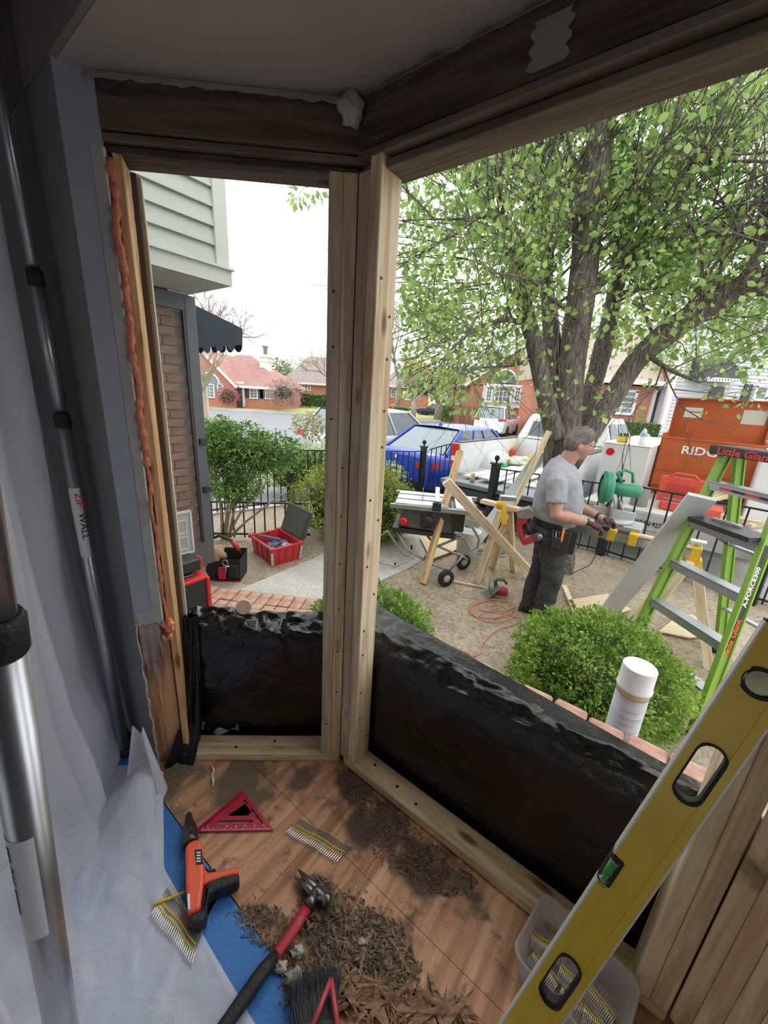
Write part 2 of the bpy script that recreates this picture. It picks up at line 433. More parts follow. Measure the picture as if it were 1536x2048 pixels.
# outline: JL -> P -> Q -> JR -> back line
JL = J0 - Lm * .13 + Mm * .09; PP = P0 + (Mm + N) * .055; QQ = Q0 + (Rn + N) * .055; JR = J1 + Rm * .13 + Rn * .09
def hit(a, b, axis, val):
    fa = a.dot(axis); fb = b.dot(axis); return lerp(a, b, (val - fa) / (fb - fa))
B0 = UN(JL.dot(U), nb); B1 = UN(JR.dot(U), nb - .02)
S0 = hit(JL, PP, N, vS) if JL.dot(N) < vS else JL
pieces = [
    [hit(JL, PP, N, vS + g1), PP, hit(PP, QQ, U, uS - g1), UN(uS - g1, vS + g1)],
    [hit(PP, QQ, U, uS + g1), QQ, hit(QQ, JR, N, vS + g1), UN(uS + g1, vS + g1)],
    [JL, hit(JL, PP, N, vS - g1), UN(uS - .20, vS - g1), UN(uS - .20, nb), B0],
    [UN(uS - .20 + 2 * g1, vS - g1), hit(QQ, JR, N, vS - g1), JR, B1, UN(uS - .20 + 2 * g1, nb)]]
for pc in pieces:
    o = ply_piece(pc[::-1]).build('plywood_sheet', m_ply, floor)
# strips of the old boards showing as grooves in the veneer
m_blue = mat('blue_floor_paint', (0.03, 0.15, 0.45), 0.55, c2=(0.05, 0.22, 0.60), ns=5, bump=0.15, bs=90)
b = MB().prism([UN(-3.0, nb - .004, -.022), UN(2.4, nb - .004, -.022), UN(2.4, nb - .62, -.022), UN(-3.0, nb - .62, -.022)], (0, 0, 0), (0, 0, .0245))
b.build('blue_floor_sheet', m_blue, floor, label='blue painted board at the edge of the bay')
b = MB().prism([UN(-3.0, nb - .63, -.022), UN(2.4, nb - .63, -.022), UN(2.4, -3.2, -.022), UN(-3.0, -3.2, -.022)], (0, 0, 0), (0, 0, .022))
b.build('room_floor_board', mat('room_floor_wood', (0.28, 0.22, 0.18), 0.6, c2=(0.2, 0.15, 0.12), ns=4, stretch=(1, 8, 1)), floor)

# ---- ceilings
cb = MB().prism([UN(-2.2, cn0 + .01, CEIL), UN(2.2, cn0 + .01, CEIL), UN(2.2, cn0 + .06, CEIL), C1 + UP * CEIL + Rn * .15, Q0 + (Rn + N) * .12 + UP * CEIL, P0 + (Mm + N) * .12 + UP * CEIL, J0 - Lm * .2 + Mm * .15 + UP * CEIL, UN(-2.2, cn0 + .06, CEIL)][::-1], (0, 0, 0), (0, 0, .18))
ceil_bay = struct('ceiling', cb, m_ceil)
cb = MB().prism([UN(-3.2, -3.2, 2.5), UN(2.6, -3.2, 2.5), UN(2.6, cn0, 2.5), UN(-3.2, cn0, 2.5)][::-1], (0, 0, 0), (0, 0, .15))
struct('ceiling', cb, m_dark)
# dropped beam over the bay opening
struct('trim_1', MB().prism([UN(-2.2, cn0 - .005, CEIL), UN(2.2, cn0 - .005, CEIL), UN(2.2, cn0 + .009, CEIL), UN(-2.2, cn0 + .009, CEIL)][::-1], (0, 0, 0), (0, 0, .36)), m_dark)
# unseen bay roof, put in to keep sky light out of the room
struct('roof', MB().prism([UN(-2.2, cn0, 2.34), UN(2.2, cn0, 2.34), J1 + Rn * .2 + UP * 2.34, Q0 + (Rn + N) * .14 + UP * 2.34, P0 + (Mm + N) * .14 + UP * 2.34, J0 - Lm * .1 + Mm * .2 + UP * 2.34][::-1], (0, 0, 0), (0, 0, .5)), mat('roof_felt', (.08, .08, .08), .9))
# ---- main walls
wl_ = MB().prism([C0, C0 - U * 2.2, C0 - U * 2.2 + N * .14, C0 + N * .12 - U * .08][::-1], (0, 0, 0), (0, 0, 2.5))
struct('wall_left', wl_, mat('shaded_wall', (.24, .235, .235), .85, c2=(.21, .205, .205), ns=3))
struct('wall_right', MB().prism([C1, UN(2.2, C1.dot(N)), UN(2.2, C1.dot(N) + .15), C1 + Rn * .15][::-1], (0, 0, 0), (0, 0, 2.5)), m_dry)
for nm, a, c_ in (('wall_far_left', UN(-2.85, -3.2), UN(-2.85, cn0 + .2)), ('wall_far_right', UN(2.2, -3.2), UN(2.2, C1.dot(N) + .15))):
    struct(nm, MB().bar(a + UP * 1.25, c_ + UP * 1.25, .1, 2.5, side=U), m_dark)
# wall behind the camera, with an unseen window added to brighten the room
wb = MB()
for a0, a1, z0, z1 in ((-2.9, -.9, 0, 2.5), (.9, 2.25, 0, 2.5), (-.9, .9, 0, .35), (-.9, .9, 1.75, 2.5)):
    wb.bar(UN(a0, -3.2, (z0 + z1) / 2), UN(a1, -3.2, (z0 + z1) / 2), .12, z1 - z0, side=N)
wbk = struct('wall_back', wb, m_dark)
wf = MB()
for a0, a1, z0, z1 in ((-.9, .9, .35, .41), (-.9, .9, 1.69, 1.75), (-.9, -.84, .41, 1.69), (.84, .9, .41, 1.69), (-.03, .03, .41, 1.69)):
    wf.bar(UN(a0, -3.2, (z0 + z1) / 2), UN(a1, -3.2, (z0 + z1) / 2), .10, z1 - z0, side=N)
struct('added_fill_window', wf, mat('white_trim', (.75, .75, .73), .5))

# ---- left jamb return: painted drywall, cut off low, over bare timber
JB = J0 - C0; jd = JB.normalized(); jn = Vector((-jd.y, jd.x, 0))
dw = MB()
z0 = .64
dw.prism([C0 + UP * z0, J0 + UP * z0, J0 + jn * .016 + UP * z0, C0 + jn * .016 + UP * z0][::-1], (0, 0, 0), (0, 0, CEIL - z0))
wr = struct('wall_bay_left', dw, m_dry)
a = C0 + JB * .68; off = -jn * .0015
MB().prism([a + off + UP * z0, J0 + off + UP * z0, J0 + UP * z0, a + UP * z0][::-1], (0, 0, 0), (0, 0, 2.0 - z0)).build('joint_tape', m_mud, wr, label='bare grey joint compound strip')
MB().prism([C0 + JB * .12 + off + UP * z0, a + off + UP * z0, a + UP * z0, C0 + JB * .12 + UP * z0][::-1], (0, 0, 0), (0, 0, .045)).build('joint_tape', m_mud, wr)
# white paper edge of the drywall
MB().prism([J0 - jn * .001 + UP * z0, J0 + jd * .004 + UP * z0, J0 + jd * .004 + jn * .016 + UP * z0, J0 + jn * .016 + UP * z0][::-1], (0, 0, 0), (0, 0, 2.0 - z0)).build('paper_edge', mat('drywall_paper', (.72, .70, .66), .9), wr)
# torn low edge of the main wall drywall (gypsum crumbs)
def torn(p, q, r0, seed, nn=40):
    rr = random.Random(seed); ps = []; rs = []
    for k in range(nn + 1):
        t = k / nn; ps.append(lerp(p, q, t) + Vector((rr.uniform(-1, 1), rr.uniform(-1, 1), rr.uniform(-1, 1))) * r0 * .9); rs.append(r0 * rr.uniform(.5, 1.2))
    return MB().tube(ps, rs, 6)
torn(C0 + Vector((.01, 0, .0)), C0 + Vector((.004, -.004, .64)), .0035, 3).build('torn_drywall_edge', mat('gypsum', (.50, .47, .41), .95), wr)
torn(C0 + UP * .638, J0 + UP * .636, .003, 4).build('torn_drywall_edge', MATS['gypsum'], wr)
# bare timber below and beside the drywall
jt = thing('framing_jamb', 'reddish old studs with torn paper at the left end of the bay', 'studs', tuple(J0 + Mm * .03))
board('stud', C0 + JB * .30 + jn * .045, C0 + JB * .30 + jn * .045 + UP * 2.0, .075, .05, jd, m_oldr, jt)
board('stud', C0 + JB * .80 + jn * .04, C0 + JB * .80 + jn * .04 + UP * 1.99, .055, .045, jd, m_oldr, jt)
board('stud', J0 + jd * .013 + Mm * .048, J0 + jd * .013 + Mm * .048 + UP * 1.995, .022, .080, jd, wood('orange_stud', (.50, .27, .12), (.76, .50, .27), 2, .9), jt)
board('gap_shade_strip', J0 + jd * .018 + Mm * .095, J0 + jd * .018 + Mm * .095 + UP * 1.99, .016, .014, jd, mat('gap_shade_strip', (.10, .06, .04), .8), jt)  # dark strip paints the shade of the gap between stud and trim
board('trim_strip', J0 + jd * .024 + Mm * .110, J0 + jd * .024 + Mm * .110 + UP * 1.99, .014, .016, jd, wood('pale_trim', (.55, .45, .30), (.75, .65, .48), 2, 1), jt)
# torn paper left on the studs
def tornpaper(a, b):
    p = lerp(lerp(C0 + JB * .1, J0 - JB * .12, a), C0, 0) - jn * .003
    zt = .636; zb = .42 + .10 * math.sin(a * 9) * (.5 + .5 * math.sin(a * 23)) + .05 * a
    return Vector((p.x, p.y, zt + (zb - zt) * b)) - jn * (.004 * math.sin(a * 17) * b)
MB().grid(tornpaper, 24, 6).build('torn_paper', mat('torn_paper', (.36, .30, .28), .95, c2=(.25, .18, .16), ns=12), jt)
# expanding foam bead
ps = []; rs = []; rr = random.Random(5)
for k in range(150):
    t = k / 149; z = .62 + t * 1.36
    w = .0062 * (1 + .3 * math.sin(k * 1.3) + .35 * rr.random()) * (1.35 if t > .42 else .75)
    ps.append(J0 + jd * (.011 + .002 * math.sin(k * .37)) + Mm * (.002 + .004 * math.sin(k * .23)) + UP * z); rs.append(w)
fb = MB().tube(ps, rs, 9)
fo = fb.build('foam_bead', mat('orange_foam', (.72, .24, .12), .45, c2=(.55, .17, .10), ns=25, bump=.5, bs=60), None)
tag(fo, 'bumpy orange expanding foam bead running down the left window jamb', 'foam')
fb = MB()
for k in range(16):
    fb.blob(J0 + jd * rr.uniform(-.004, .03) + UP * rr.uniform(.57, .66) - jn * rr.uniform(0, .012), rr.uniform(.006, .012), .5, k, 10, 7)
tag(fb.build('foam_lump', mat('bright_foam', (.85, .26, .09), .6, c2=(.9, .4, .25), ns=30, bump=.6, bs=80), None), 'ragged lump of bright orange foam at the foot of the jamb drywall', 'foam')

# ---- headers
def header(name, a, b, nrm, parts, label):
    t = thing(name, label, 'beam', tuple(a + UP * 1.97))
    for nm, z0_, z1_, d0, d1, m in parts:
        board(nm, a + nrm * ((d0 + d1) / 2) + UP * ((z0_ + z1_) / 2), b + nrm * ((d0 + d1) / 2) + UP * ((z0_ + z1_) / 2), d1 - d0, z1_ - z0_, nrm, m, t)
    return t
hp = lambda: [('beam', 2.038, 2.150, .0, .10, m_old), ('plate', 2.018, 2.035, .008, .10, m_tan), ('plate', 1.998, 2.014, .02, .105, m_old)]
header('window_header', J0 - Lm * .02, P0 + Lm * .035 - UP * 0, Mm, hp(), 'dark old timber header over the narrow left bay opening')
header('window_header', P0 + U * .0, Q0, N, [('beam', 2.042, 2.150, .0, .10, m_old), ('plate', 2.020, 2.038, -.004, .10, m_tan), ('plate', 1.996, 2.015, .018, .105, m_tan)], 'dark old timber header with lighter ledge over the wide bay opening')
header('window_header', Q0, C1, Rn, hp(), 'dark old header at the far right edge of the bay')
# torn drywall paper hanging at the ceiling line
def strip(name, a, b, w, seed, label):
    rr = random.Random(seed); off_ = [rr.uniform(-1, 1) for _ in range(60)]
    def p(s_, t_):
        k = int(s_ * 50); j = off_[k % 60] * .5 + off_[(k + 1) % 60] * .5
        q = lerp(a, b, s_); nn = (b - a).cross(UP).normalized()
        return q + UP * (CEIL - .004 - t_ * w * (1 + .5 * j) - .0) + nn * (.004 + t_ * (.014 + .012 * j))
    tag(MB().grid(p, 60, 3).build(name, mat('grey_torn_paper', (.40, .39, .37), .9), None), label, 'drywall scrap')
strip('torn_drywall_strip', J0 - Lm * .02, P0 + Lm * .01, .022, 1, 'ragged torn drywall strip hanging along the ceiling over the left opening')
strip('torn_drywall_strip', P0 + U * .03, P0 + U * .62, .010, 2, 'ragged drywall edge along the ceiling over the wide opening')
mb = MB().blob(P0 + UP * (CEIL - .035) - N * .02 - Lm * .01, (.030, .018, .034), .6, 3)
tag(mb.build('torn_drywall_scrap', mat('grey_scrap', (.46, .45, .42), .95, bump=.4, bs=60), None), 'crumpled grey drywall scrap at the ceiling above the corner post', 'drywall scrap')
mb = MB().grid(lambda a, b: UN(pu + .43 + .07 * a + .006 * math.sin(b * 20) * (1 if a < .5 else -1), pn - .004, 2.125 - .075 * b), 4, 10)
tag(mb.build('grey_patch', mat('pale_smear', (.30, .29, .27), .9), None), 'pale grey plaster smear on the wide header', 'plaster')

# ---- post: doubled studs of the left opening and of the centre opening meeting at the corner
pt = thing('corner_post', 'new pine corner post of doubled studs between the two openings', 'post', tuple(P0))
TZ = 1.996; nrm = Mm
for k in (0, 1):
    c_ = P0 - Lm * (.019 + .0385 * (1 - k) + .0) + Mm * .0445
    board('stud', c_ + UP * .038, c_ + UP * TZ, .0375, .089, Lm, m_pine if k else m_pineg, pt, bevel=.0025)
for k in (0, 1):
    c_ = P0 + U * (.020 + .0385 * k) + N * .0445
    board('stud', c_ + UP * .038, c_ + UP * (TZ + (.035 if k else 0)), .0375, .089, U, m_pineg if k == 0 else m_pine, pt, bevel=.0025)
c_ = P0 + (Mm + N).normalized() * .05
board('filler_stud', c_ + UP * .038, c_ + UP * TZ, .03, .08, (Lm + U), m_pineg, pt)
nl = MB(); rr = random.Random(8)
for k in range(14):
    z = .15 + .125 * k + rr.uniform(-.03, .03); c_ = P0 + U * .0783 + N * rr.choice((.02, .066)) + UP * z
    nl.cyl(c_ - U * .002, c_ + U * .0012, .0042, 8)
for k in range(10):
    z = .2 + .17 * k + rr.uniform(-.03, .03); c_ = P0 - Lm * rr.choice((.02, .058)) + UP * z - Mm * .0005
    nl.cyl(c_ + Mm * .003, c_ - Mm * .0012, .0035, 8)
nl.build('nail_head', mat('rusty_nail', (.10, .06, .04), .5, .6), pt, kind='stuff')
# ---- sole plates
def plate(a, b, nrm, name, label, cuts=(), holes=()):
    t = thing(name, label, 'plate', tuple(lerp(a, b, .5)))
    board('plank', a + nrm * .0445 + UP * .019, b + nrm * .0445 + UP * .019, .089, .038, nrm, m_plate, t, bevel=.003)
    d = (b - a).normalized(); h = MB()
    for s_, q in holes: h.cyl(a + d * s_ + nrm * q + UP * .030, a + d * s_ + nrm * q + UP * .0386, .006, 10)
    if holes: h.build('bolt_hole', mat('hole_dark', (.02, .015, .01), .9), t)
plate(J0 + Lm * .012, P0 - Lm * .0, Mm, 'sole_plate', 'short pine sole plate under the left opening, stained at its end', holes=((.2, .03), (.35, .06)))
plate(P0 + U * .02, Q0, N, 'sole_plate', 'long pine sole plate under the wide opening, speckled with brown knots', holes=((.04, .03), (.12, .055), (.24, .04), (.33, .03)))
plate(Q0 + Rm * .02, J1, Rn, 'sole_plate', 'pine sole plate at the far right corner of the bay')
# ---- right corner: pack of full height studs
rt = thing('stud_pack', 'wide pack of new pine studs nailed together at the right of the bay', 'studs', tuple(Q0))
for k in range(2):
    c_ = Q0 - U * (.019 + .0385 * k) + N * .0445
    board('stud', c_ + UP * .038, c_ + UP * TZ, .0375, .089, U, m_pine, rt, bevel=.003)
for k in range(4):
    c_ = Q0 + Rm * (.020 + .0385 * k) + Rn * .0445
    board('stud', c_ + UP * .038, c_ + UP * TZ, .0375, .089, Rm, m_pine if k % 2 else m_plate, rt, bevel=.003)
# right end of the bay: cripple wall and outer jamb
c_ = J1 - Rm * .02 + Rn * .0445
rj = thing('jamb_stud', 'pine stud at the far right end of the bay', 'studs', tuple(c_))
board('stud', c_ + UP * .038, c_ + UP * TZ, .0375, .089, Rm, m_pine, rj)
struct('wall_bay_right', MB().prism([J1, C1, C1 + Rn * .12, J1 + Rn * .12], (0, 0, 0), (0, 0, CEIL)), m_dry)
b0 = Q0 + Rm * .34 + Rn * .03 + UP * .20
MB  # keep
o = board('wood_offcut', Q0 + Rm * .20 - Rn * .05 + UP * .21, Q0 + Rm * .40 - Rn * .05 + UP * .25, .06, .03, UP, m_pine)
bl = board('wood_offcut', Q0 + Rm * .30 - Rn * .012 + UP * .0, Q0 + Rm * .30 - Rn * .012 + UP * .23, .03, .02, Rm, m_pine)
bpy.data.objects.remove(o); tag(bl, 'short pale wood offcut standing against the right corner studs', 'offcut')

# ---- knee wall under the openings: brick outside, black plastic draped over
m_brk = mat('red_brick', (.37, .19, .14), .85, c2=(.52, .34, .26), ns=18, bump=.4, bs=60, island=.1)
m_mortar = mat('mortar', (.42, .38, .34), .95, c2=(.34, .30, .27), ns=30, bump=.3, bs=90)
kw = MB()
def band(mb, pts_in, d0, d1, z0, z1, nrms):
    """wall band following the bay: pts list, mitred offsets"""
    ins = []; outs = []
    for k, p in enumerate(pts_in):
        if k == 0: m_ = nrms[0]; f = 1
        elif k == len(pts_in) - 1: m_ = nrms[-1]; f = 1
        else:
            m_ = (nrms[k - 1] + nrms[k]).normalized(); f = 1 / m_.dot(nrms[k])
        ins.append(p + m_ * f * d0); outs.append(p + m_ * f * d1)
    for k in range(len(pts_in) - 1):
        mb.prism([ins[k] + UP * z0, ins[k + 1] + UP * z0, outs[k + 1] + UP * z0, outs[k] + UP * z0][::-1], (0, 0, 0), (0, 0, z1 - z0))
    return ins, outs
bp_ = [J0 - Lm * .05, P0, Q0, J1 + Rm * .05]; bn_ = [Mm, N, Rn]
band(kw, bp_, .135, .195, GZ - .1, .425, bn_)
knee = struct('wall_knee', kw, m_mortar)
# rowlock bricks along the outer top of the knee wall
for s_ in range(3):
    a, b_ = bp_[s_], bp_[s_ + 1]; nr = bn_[s_]; d = (b_ - a).normalized(); L = (b_ - a).length + (.12 if s_ == 1 else .05)
    a = a - d * (.08 if s_ == 1 else 0)
    k = 0; step = .108
    bm_ = MB().box((0, 0, 0), (.098, .10, .055)); me0 = None
    while k * step < L:
        o = MB().box((0, 0, 0), (.099, .105, .055)).build('brick', m_brk, None, bevel=.006) if me0 is None else bpy.data.objects.new('brick', me0)
        if me0 is None: me0 = o.data
        else: C.objects.link(o); bv = o.modifiers.new('bevel', 'BEVEL'); bv.width = .006
        c_ = a + d * (k * step + .05) + nr * .305 + UP * (.462 + .006 * math.sin(k * 2.1))
        o.matrix_world = Matrix.Translation(c_) @ Matrix((d, nr, UP)).transposed().to_4x4() @ Matrix.Rotation(R(-14), 4, 'X') @ Matrix.Rotation(R(2 * math.sin(k * 3.3)), 4, 'Z')
        o.parent = knee; k += 1
    ob = MB(); 
# face bricks outside below the sill
fb = MB()
for s_ in range(3):
    a, b_ = bp_[s_], bp_[s_ + 1]; nr = bn_[s_]; d = (b_ - a).normalized(); L = (b_ - a).length
    for row in range(12):
        x = -.1 + (.1 if row % 2 else 0)
        while x < L + .1:
            c_ = a + d * (x + .098) + nr * .25 + UP * (GZ - .06 + row * .068)
            fb.box(c_, (.192, .10, .058), Matrix((d, nr, UP)).transposed())
            x += .202
fb.build('face_bricks', m_brk, knee, kind='stuff')
# black plastic
def plas_mat():
    m, n, l, b = newmat('black_plastic')
    b.inputs['Base Color'].default_value = (.006, .007, .008, 1); b.inputs['Roughness'].default_value = .28
    b.inputs['Specular IOR Level'].default_value = .5
    co = n.new('ShaderNodeTexCoord'); t = n.new('ShaderNodeTexNoise'); t.inputs['Scale'].default_value = 9; t.inputs['Detail'].default_value = 5
    t.inputs['Distortion'].default_value = 1.2
    l.new(co.outputs['Object'], t.inputs['Vector'])
    v = n.new('ShaderNodeTexVoronoi'); v.feature = 'DISTANCE_TO_EDGE'; v.inputs['Scale'].default_value = 10; l.new(co.outputs['Object'], v.inputs['Vector'])
    a = n.new('ShaderNodeMath'); a.operation = 'MULTIPLY_ADD'; a.inputs[1].default_value = .25; l.new(v.outputs['Distance'], a.inputs[0]); l.new(t.outputs['Fac'], a.inputs[2])
    bp = n.new('ShaderNodeBump'); bp.inputs['Strength'].default_value = .55; bp.inputs['Distance'].default_value = .02
    l.new(a.outputs[0], bp.inputs['Height']); l.new(bp.outputs[0], b.inputs['Normal'])
    d = n.new('ShaderNodeTexNoise'); d.inputs['Scale'].default_value = 3.5; d.inputs['Detail'].default_value = 6; l.new(co.outputs['Object'], d.inputs['Vector'])
    r = n.new('ShaderNodeMapRange'); r.inputs['To Min'].default_value = .14; r.inputs['To Max'].default_value = .42; l.new(d.outputs['Fac'], r.inputs['Value']); l.new(r.outputs[0], b.inputs['Roughness'])
    return m
m_bp = plas_mat()
def drape(a, b, nr, prof, seed, nu, crease):
    """prof(s) -> list of (d, z) from inside floor over the wall top to outside"""
    def p(s_, t_):
        pr = prof(s_); k = t_ * (len(pr) - 1); i = min(int(k), len(pr) - 2); f = k - i
        d = pr[i][0] * (1 - f) + pr[i + 1][0] * f; z = pr[i][1] * (1 - f) + pr[i + 1][1] * f
        q = lerp(a, b, s_)
        w = Vector((q.x * 4.5 + seed, q.y * 4.5, z * 5 + t_ * 3))
        n1 = mnoise.noise(w); n2 = mnoise.noise(w * 2.7); n3 = abs(mnoise.noise(w * 2.1 + Vector((5, 5, 5)))) + .6 * abs(mnoise.noise(w * 4.3))
        top = max(0, 1 - abs(t_ - .62) * 4)
        amp = crease * (.35 + 1.3 * top)
        return q + nr * (d + amp * (n1 * .5 + n2 * .35 - n3 * .6) * .6) + UP * (z + amp * (n2 * .5 + n3 * .9 - .25) * top)
    return MB().grid(p, nu, 44)
def profL(s_):
    h = .530 + .035 * (1 - s_) ** 2
    return [(.118, .0), (.112, .15), (.108, .35), (.110, h - .05), (.125, h - .005), (.17, h + .02), (.215, h + .015), (.25, h - .04), (.26, h - .16)]
def profR(s_):
    wid = .345 - .10 * s_
    zi = .485 + .10 * abs(s_ - .35) ; zo = .545 - .02 * s_
    return [(.112, .0), (.105, .15), (.10, .32), (.105, zi - .06), (.125, zi), (.165, zi + .035), (.20, zo + .012), (wid - .015, zo), (wid, zo - .05)]
o = drape(J0 + Lm * .002, P0 + Lm * .07, Mm, profL, 1.0, 110, .055).build('black_plastic_sheet', m_bp, None)
tag(o, 'crumpled black plastic sheet draped over the low wall in the left opening', 'plastic sheet')
o = drape(P0 - U * .09, Q0 + U * .05, N, profR, 9.0, 150, .017).build('black_plastic_sheet', m_bp, None)
tag(o, 'smooth black plastic sheet draped over the low wall in the wide opening', 'plastic sheet')
o = drape(Q0 - Rm * .02, J1, Rn, profR, 4.0, 40, .02).build('black_plastic_sheet', m_bp, None)
tag(o, 'black plastic sheet behind the right corner studs', 'plastic sheet')
# bunched tail of plastic at the foot of the left jamb
mb = MB()
def bunch(a, b):
    z = .60 * (1 - b) ** 1.0; w = .022 + .035 * b ** 2
    th = 2 * PI * a; rr_ = w * (1 + .35 * math.sin(5 * th + b * 5) + .2 * math.sin(9 * th))
    c_ = J0 + Lm * (.045 - .02 * b) + Mm * (.105 - .07 * b ** 2) - Vector((.03, .02, 0)) * b ** 4
    return c_ + Vector((math.cos(th) * rr_, math.sin(th) * rr_ * .7, z + .002))
tag(MB().grid(bunch, 40, 26).build('bunched_plastic', m_bp, None), 'bunched tail of black plastic hanging down beside the left jamb studs', 'plastic sheet')

# foam board scrap of clear plastic on the left plate
mb = MB().grid(lambda a, b: J0 + Lm * (.03 + .17 * a) + Mm * (.10 + .015 * math.sin(a * 9)) + UP * (.04 + .02 * b * (1 + math.sin(a * 14))), 20, 4)
tag(mb.build('clear_plastic_scrap', glass('scrap_plastic', (.8, .82, .85), .35, .15), None), 'thin scrap of clear plastic curling on the left sole plate', 'plastic scrap')
# ================================================================== INDOOR THINGS
def shape2d(name, outer, holes, th, m, xf, parent=None, bevel=0.0, res=1, label=None):
    """flat plate with real holes: outlines are 2D, xf places it; th is the full thickness"""
    cu = bpy.data.curves.new(name, 'CURVE'); cu.dimensions = '2D'; cu.fill_mode = 'BOTH'; cu.extrude = th / 2
    for poly in [outer] + holes:
        s_ = cu.splines.new('POLY'); s_.points.add(len(poly) - 1); s_.use_cyclic_u = True
        for k, p in enumerate(poly): s_.points[k].co = (p[0], p[1], 0, 1)
    tmp = bpy.data.objects.new('tmp', cu); C.objects.link(tmp)
    dg = bpy.context.evaluated_depsgraph_get(); dg.update()
    me = bpy.data.meshes.new_from_object(tmp.evaluated_get(dg)); me.name = name
    bpy.data.objects.remove(tmp); bpy.data.curves.remove(cu)
    off = Vector(ORIG.get(root_of(parent).name, (0, 0, 0))) if parent is not None else Vector((0, 0, 0))
    me.transform(Matrix.Translation(-off) @ xf); me.materials.clear(); me.materials.append(m)
    o = bpy.data.objects.new(name, me); C.objects.link(o)
    if parent is not None: o.parent = parent
    if bevel:
        bv = o.modifiers.new('bevel', 'BEVEL'); bv.width = bevel; bv.segments = 1; bv.limit_method = 'ANGLE'
    if label: o['label'] = label
    return o
def stadium(cx, cy, hx, r, n=8):
    """slot along x, half length hx, radius r"""
    ps = []
    for k in range(n + 1): a = -PI / 2 + PI * k / n; ps.append((cx + hx - r + math.cos(a) * r, cy + math.sin(a) * r))
    for k in range(n + 1): a = PI / 2 + PI * k / n; ps.append((cx - hx + r + math.cos(a) * r, cy + math.sin(a) * r))
    return ps
def frame(o, x, y):
    X = Vector(x).normalized(); Y = Vector(y); Y = (Y - X * Y.dot(X)).normalized(); Z = X.cross(Y)
    return Matrix.Translation(Vector(o)) @ Matrix((X, Y, Z)).transposed().to_4x4()
m_alu = mat('brushed_aluminium', (.62, .63, .66), .32, .9, c2=(.50, .51, .54), ns=3, stretch=(20, 20, 1))
m_alud = mat('dull_aluminium', (.50, .52, .55), .38, .75, c2=(.42, .44, .48), ns=4)
m_blk = mat('black_rubber', (.018, .018, .02), .55, bump=.2, bs=150)
m_blkp = mat('black_plastic_case', (.03, .03, .032), .4)
m_steel = mat('dull_steel', (.35, .34, .33), .4, .85, c2=(.22, .21, .20), ns=30)
m_red = mat('red_tool_paint', (.55, .03, .05), .4, c2=(.45, .03, .05), ns=20)
m_wht = mat('white_plain', (.82, .82, .82), .5)
m_ink = mat('black_ink', (.01, .01, .012), .6)
m_rink = mat('red_ink', (.6, .02, .04), .6)

# ---- dust barrier: hanging sheet and the sheet on the floor
def milky(name, c, al, rough=.35):
    m, n, l, b = newmat(name)
    b.inputs['Base Color'].default_value = col4(c); b.inputs['Roughness'].default_value = rough; b.inputs['Specular IOR Level'].default_value = .4
    tl = n.new('ShaderNodeBsdfTranslucent'); tl.inputs['Color'].default_value = col4(c)
    mx = n.new('ShaderNodeMixShader'); mx.inputs[0].default_value = .35; l.new(b.outputs[0], mx.inputs[1]); l.new(tl.outputs[0], mx.inputs[2])
    tr = n.new('ShaderNodeBsdfTransparent'); m2 = n.new('ShaderNodeMixShader'); m2.inputs[0].default_value = al
    l.new(tr.outputs[0], m2.inputs[1]); l.new(mx.outputs[0], m2.inputs[2]); l.new(m2.outputs[0], n['Material Output'].inputs['Surface'])
    co = n.new('ShaderNodeTexCoord'); t = n.new('ShaderNodeTexNoise'); t.inputs['Scale'].default_value = 11; t.inputs['Detail'].default_value = 4; t.inputs['Distortion'].default_value = 1.0
    l.new(co.outputs['Object'], t.inputs['Vector']); bp = n.new('ShaderNodeBump'); bp.inputs['Strength'].default_value = .45; bp.inputs['Distance'].default_value = .02
    l.new(t.outputs['Fac'], bp.inputs['Height']); l.new(bp.outputs[0], b.inputs['Normal'])
    return m
m_sheet = milky('milky_plastic', (.86, .86, .93), .82)
SA, SB, SC, SD = Vector((-1.13, 1.262, 0)), Vector((-.88, .66, 0)), Vector((-.66, .18, 0)), Vector((-.48, -.9, 0))
def hang(a, b):
    t = a * 3; seg = [SA, SB, SC, SD]; i = min(int(t), 2); q = lerp(seg[i], seg[i + 1], t - i)
    z = 2.46 * (1 - b) ** 1.15 + .006
    fl = max(0, 1 - z / .75)
    q = q + Vector((.11 * fl ** 1.4 * (1 - .55 * a), -.02 * fl, 0))
    w = .020 * math.sin(a * 40 + .6 * math.sin(z * 3)) + .014 * math.sin(a * 91 + z * 2) + .03 * fl * mnoise.noise(Vector((a * 22, z * 6, 1)))
    return q + Vector((w * .9, w * .4, z))
o = MB().grid(hang, 150, 60).build('hanging_plastic_sheet', m_sheet, None)
tag(o, 'milky plastic dust sheet hanging behind the two aluminium poles', 'plastic sheet')
def onfloor(a, b):
    e0 = lerp(Vector((-1.02, 1.13, 0)), Vector((-.60, -.5, 0)), b)
    e1 = lerp(Vector((-.735, .90, 0)), Vector((.75, -.24, 0)), b) if b > .08 else lerp(Vector((-.78, 1.10, 0)), Vector((-.735 + 1.485 * .08, .90 - 1.14 * .08, 0)), b / .08)
    q = lerp(e0, e1, a)
    h = .004 + .012 * max(0, mnoise.noise(Vector((q.x * 9, q.y * 9, 0)))) + .012 * max(0, mnoise.noise(Vector((q.x * 22, q.y * 17, 3))))
    hump = .10 * math.exp(-((q.x + .80) ** 2 + (q.y - .99) ** 2) / .010) + .05 * math.exp(-((q.x + .84) ** 2 + (q.y - 1.10) ** 2) / .004)
    return Vector((q.x, q.y, .004 + h * (1 if a < .97 else .3) + hump * (1 if a < .9 else .4)))
o = MB().grid(onfloor, 60, 130).build('floor_plastic_sheet', milky('milky_floor_plastic', (.88, .89, .93), .86, .4), None)
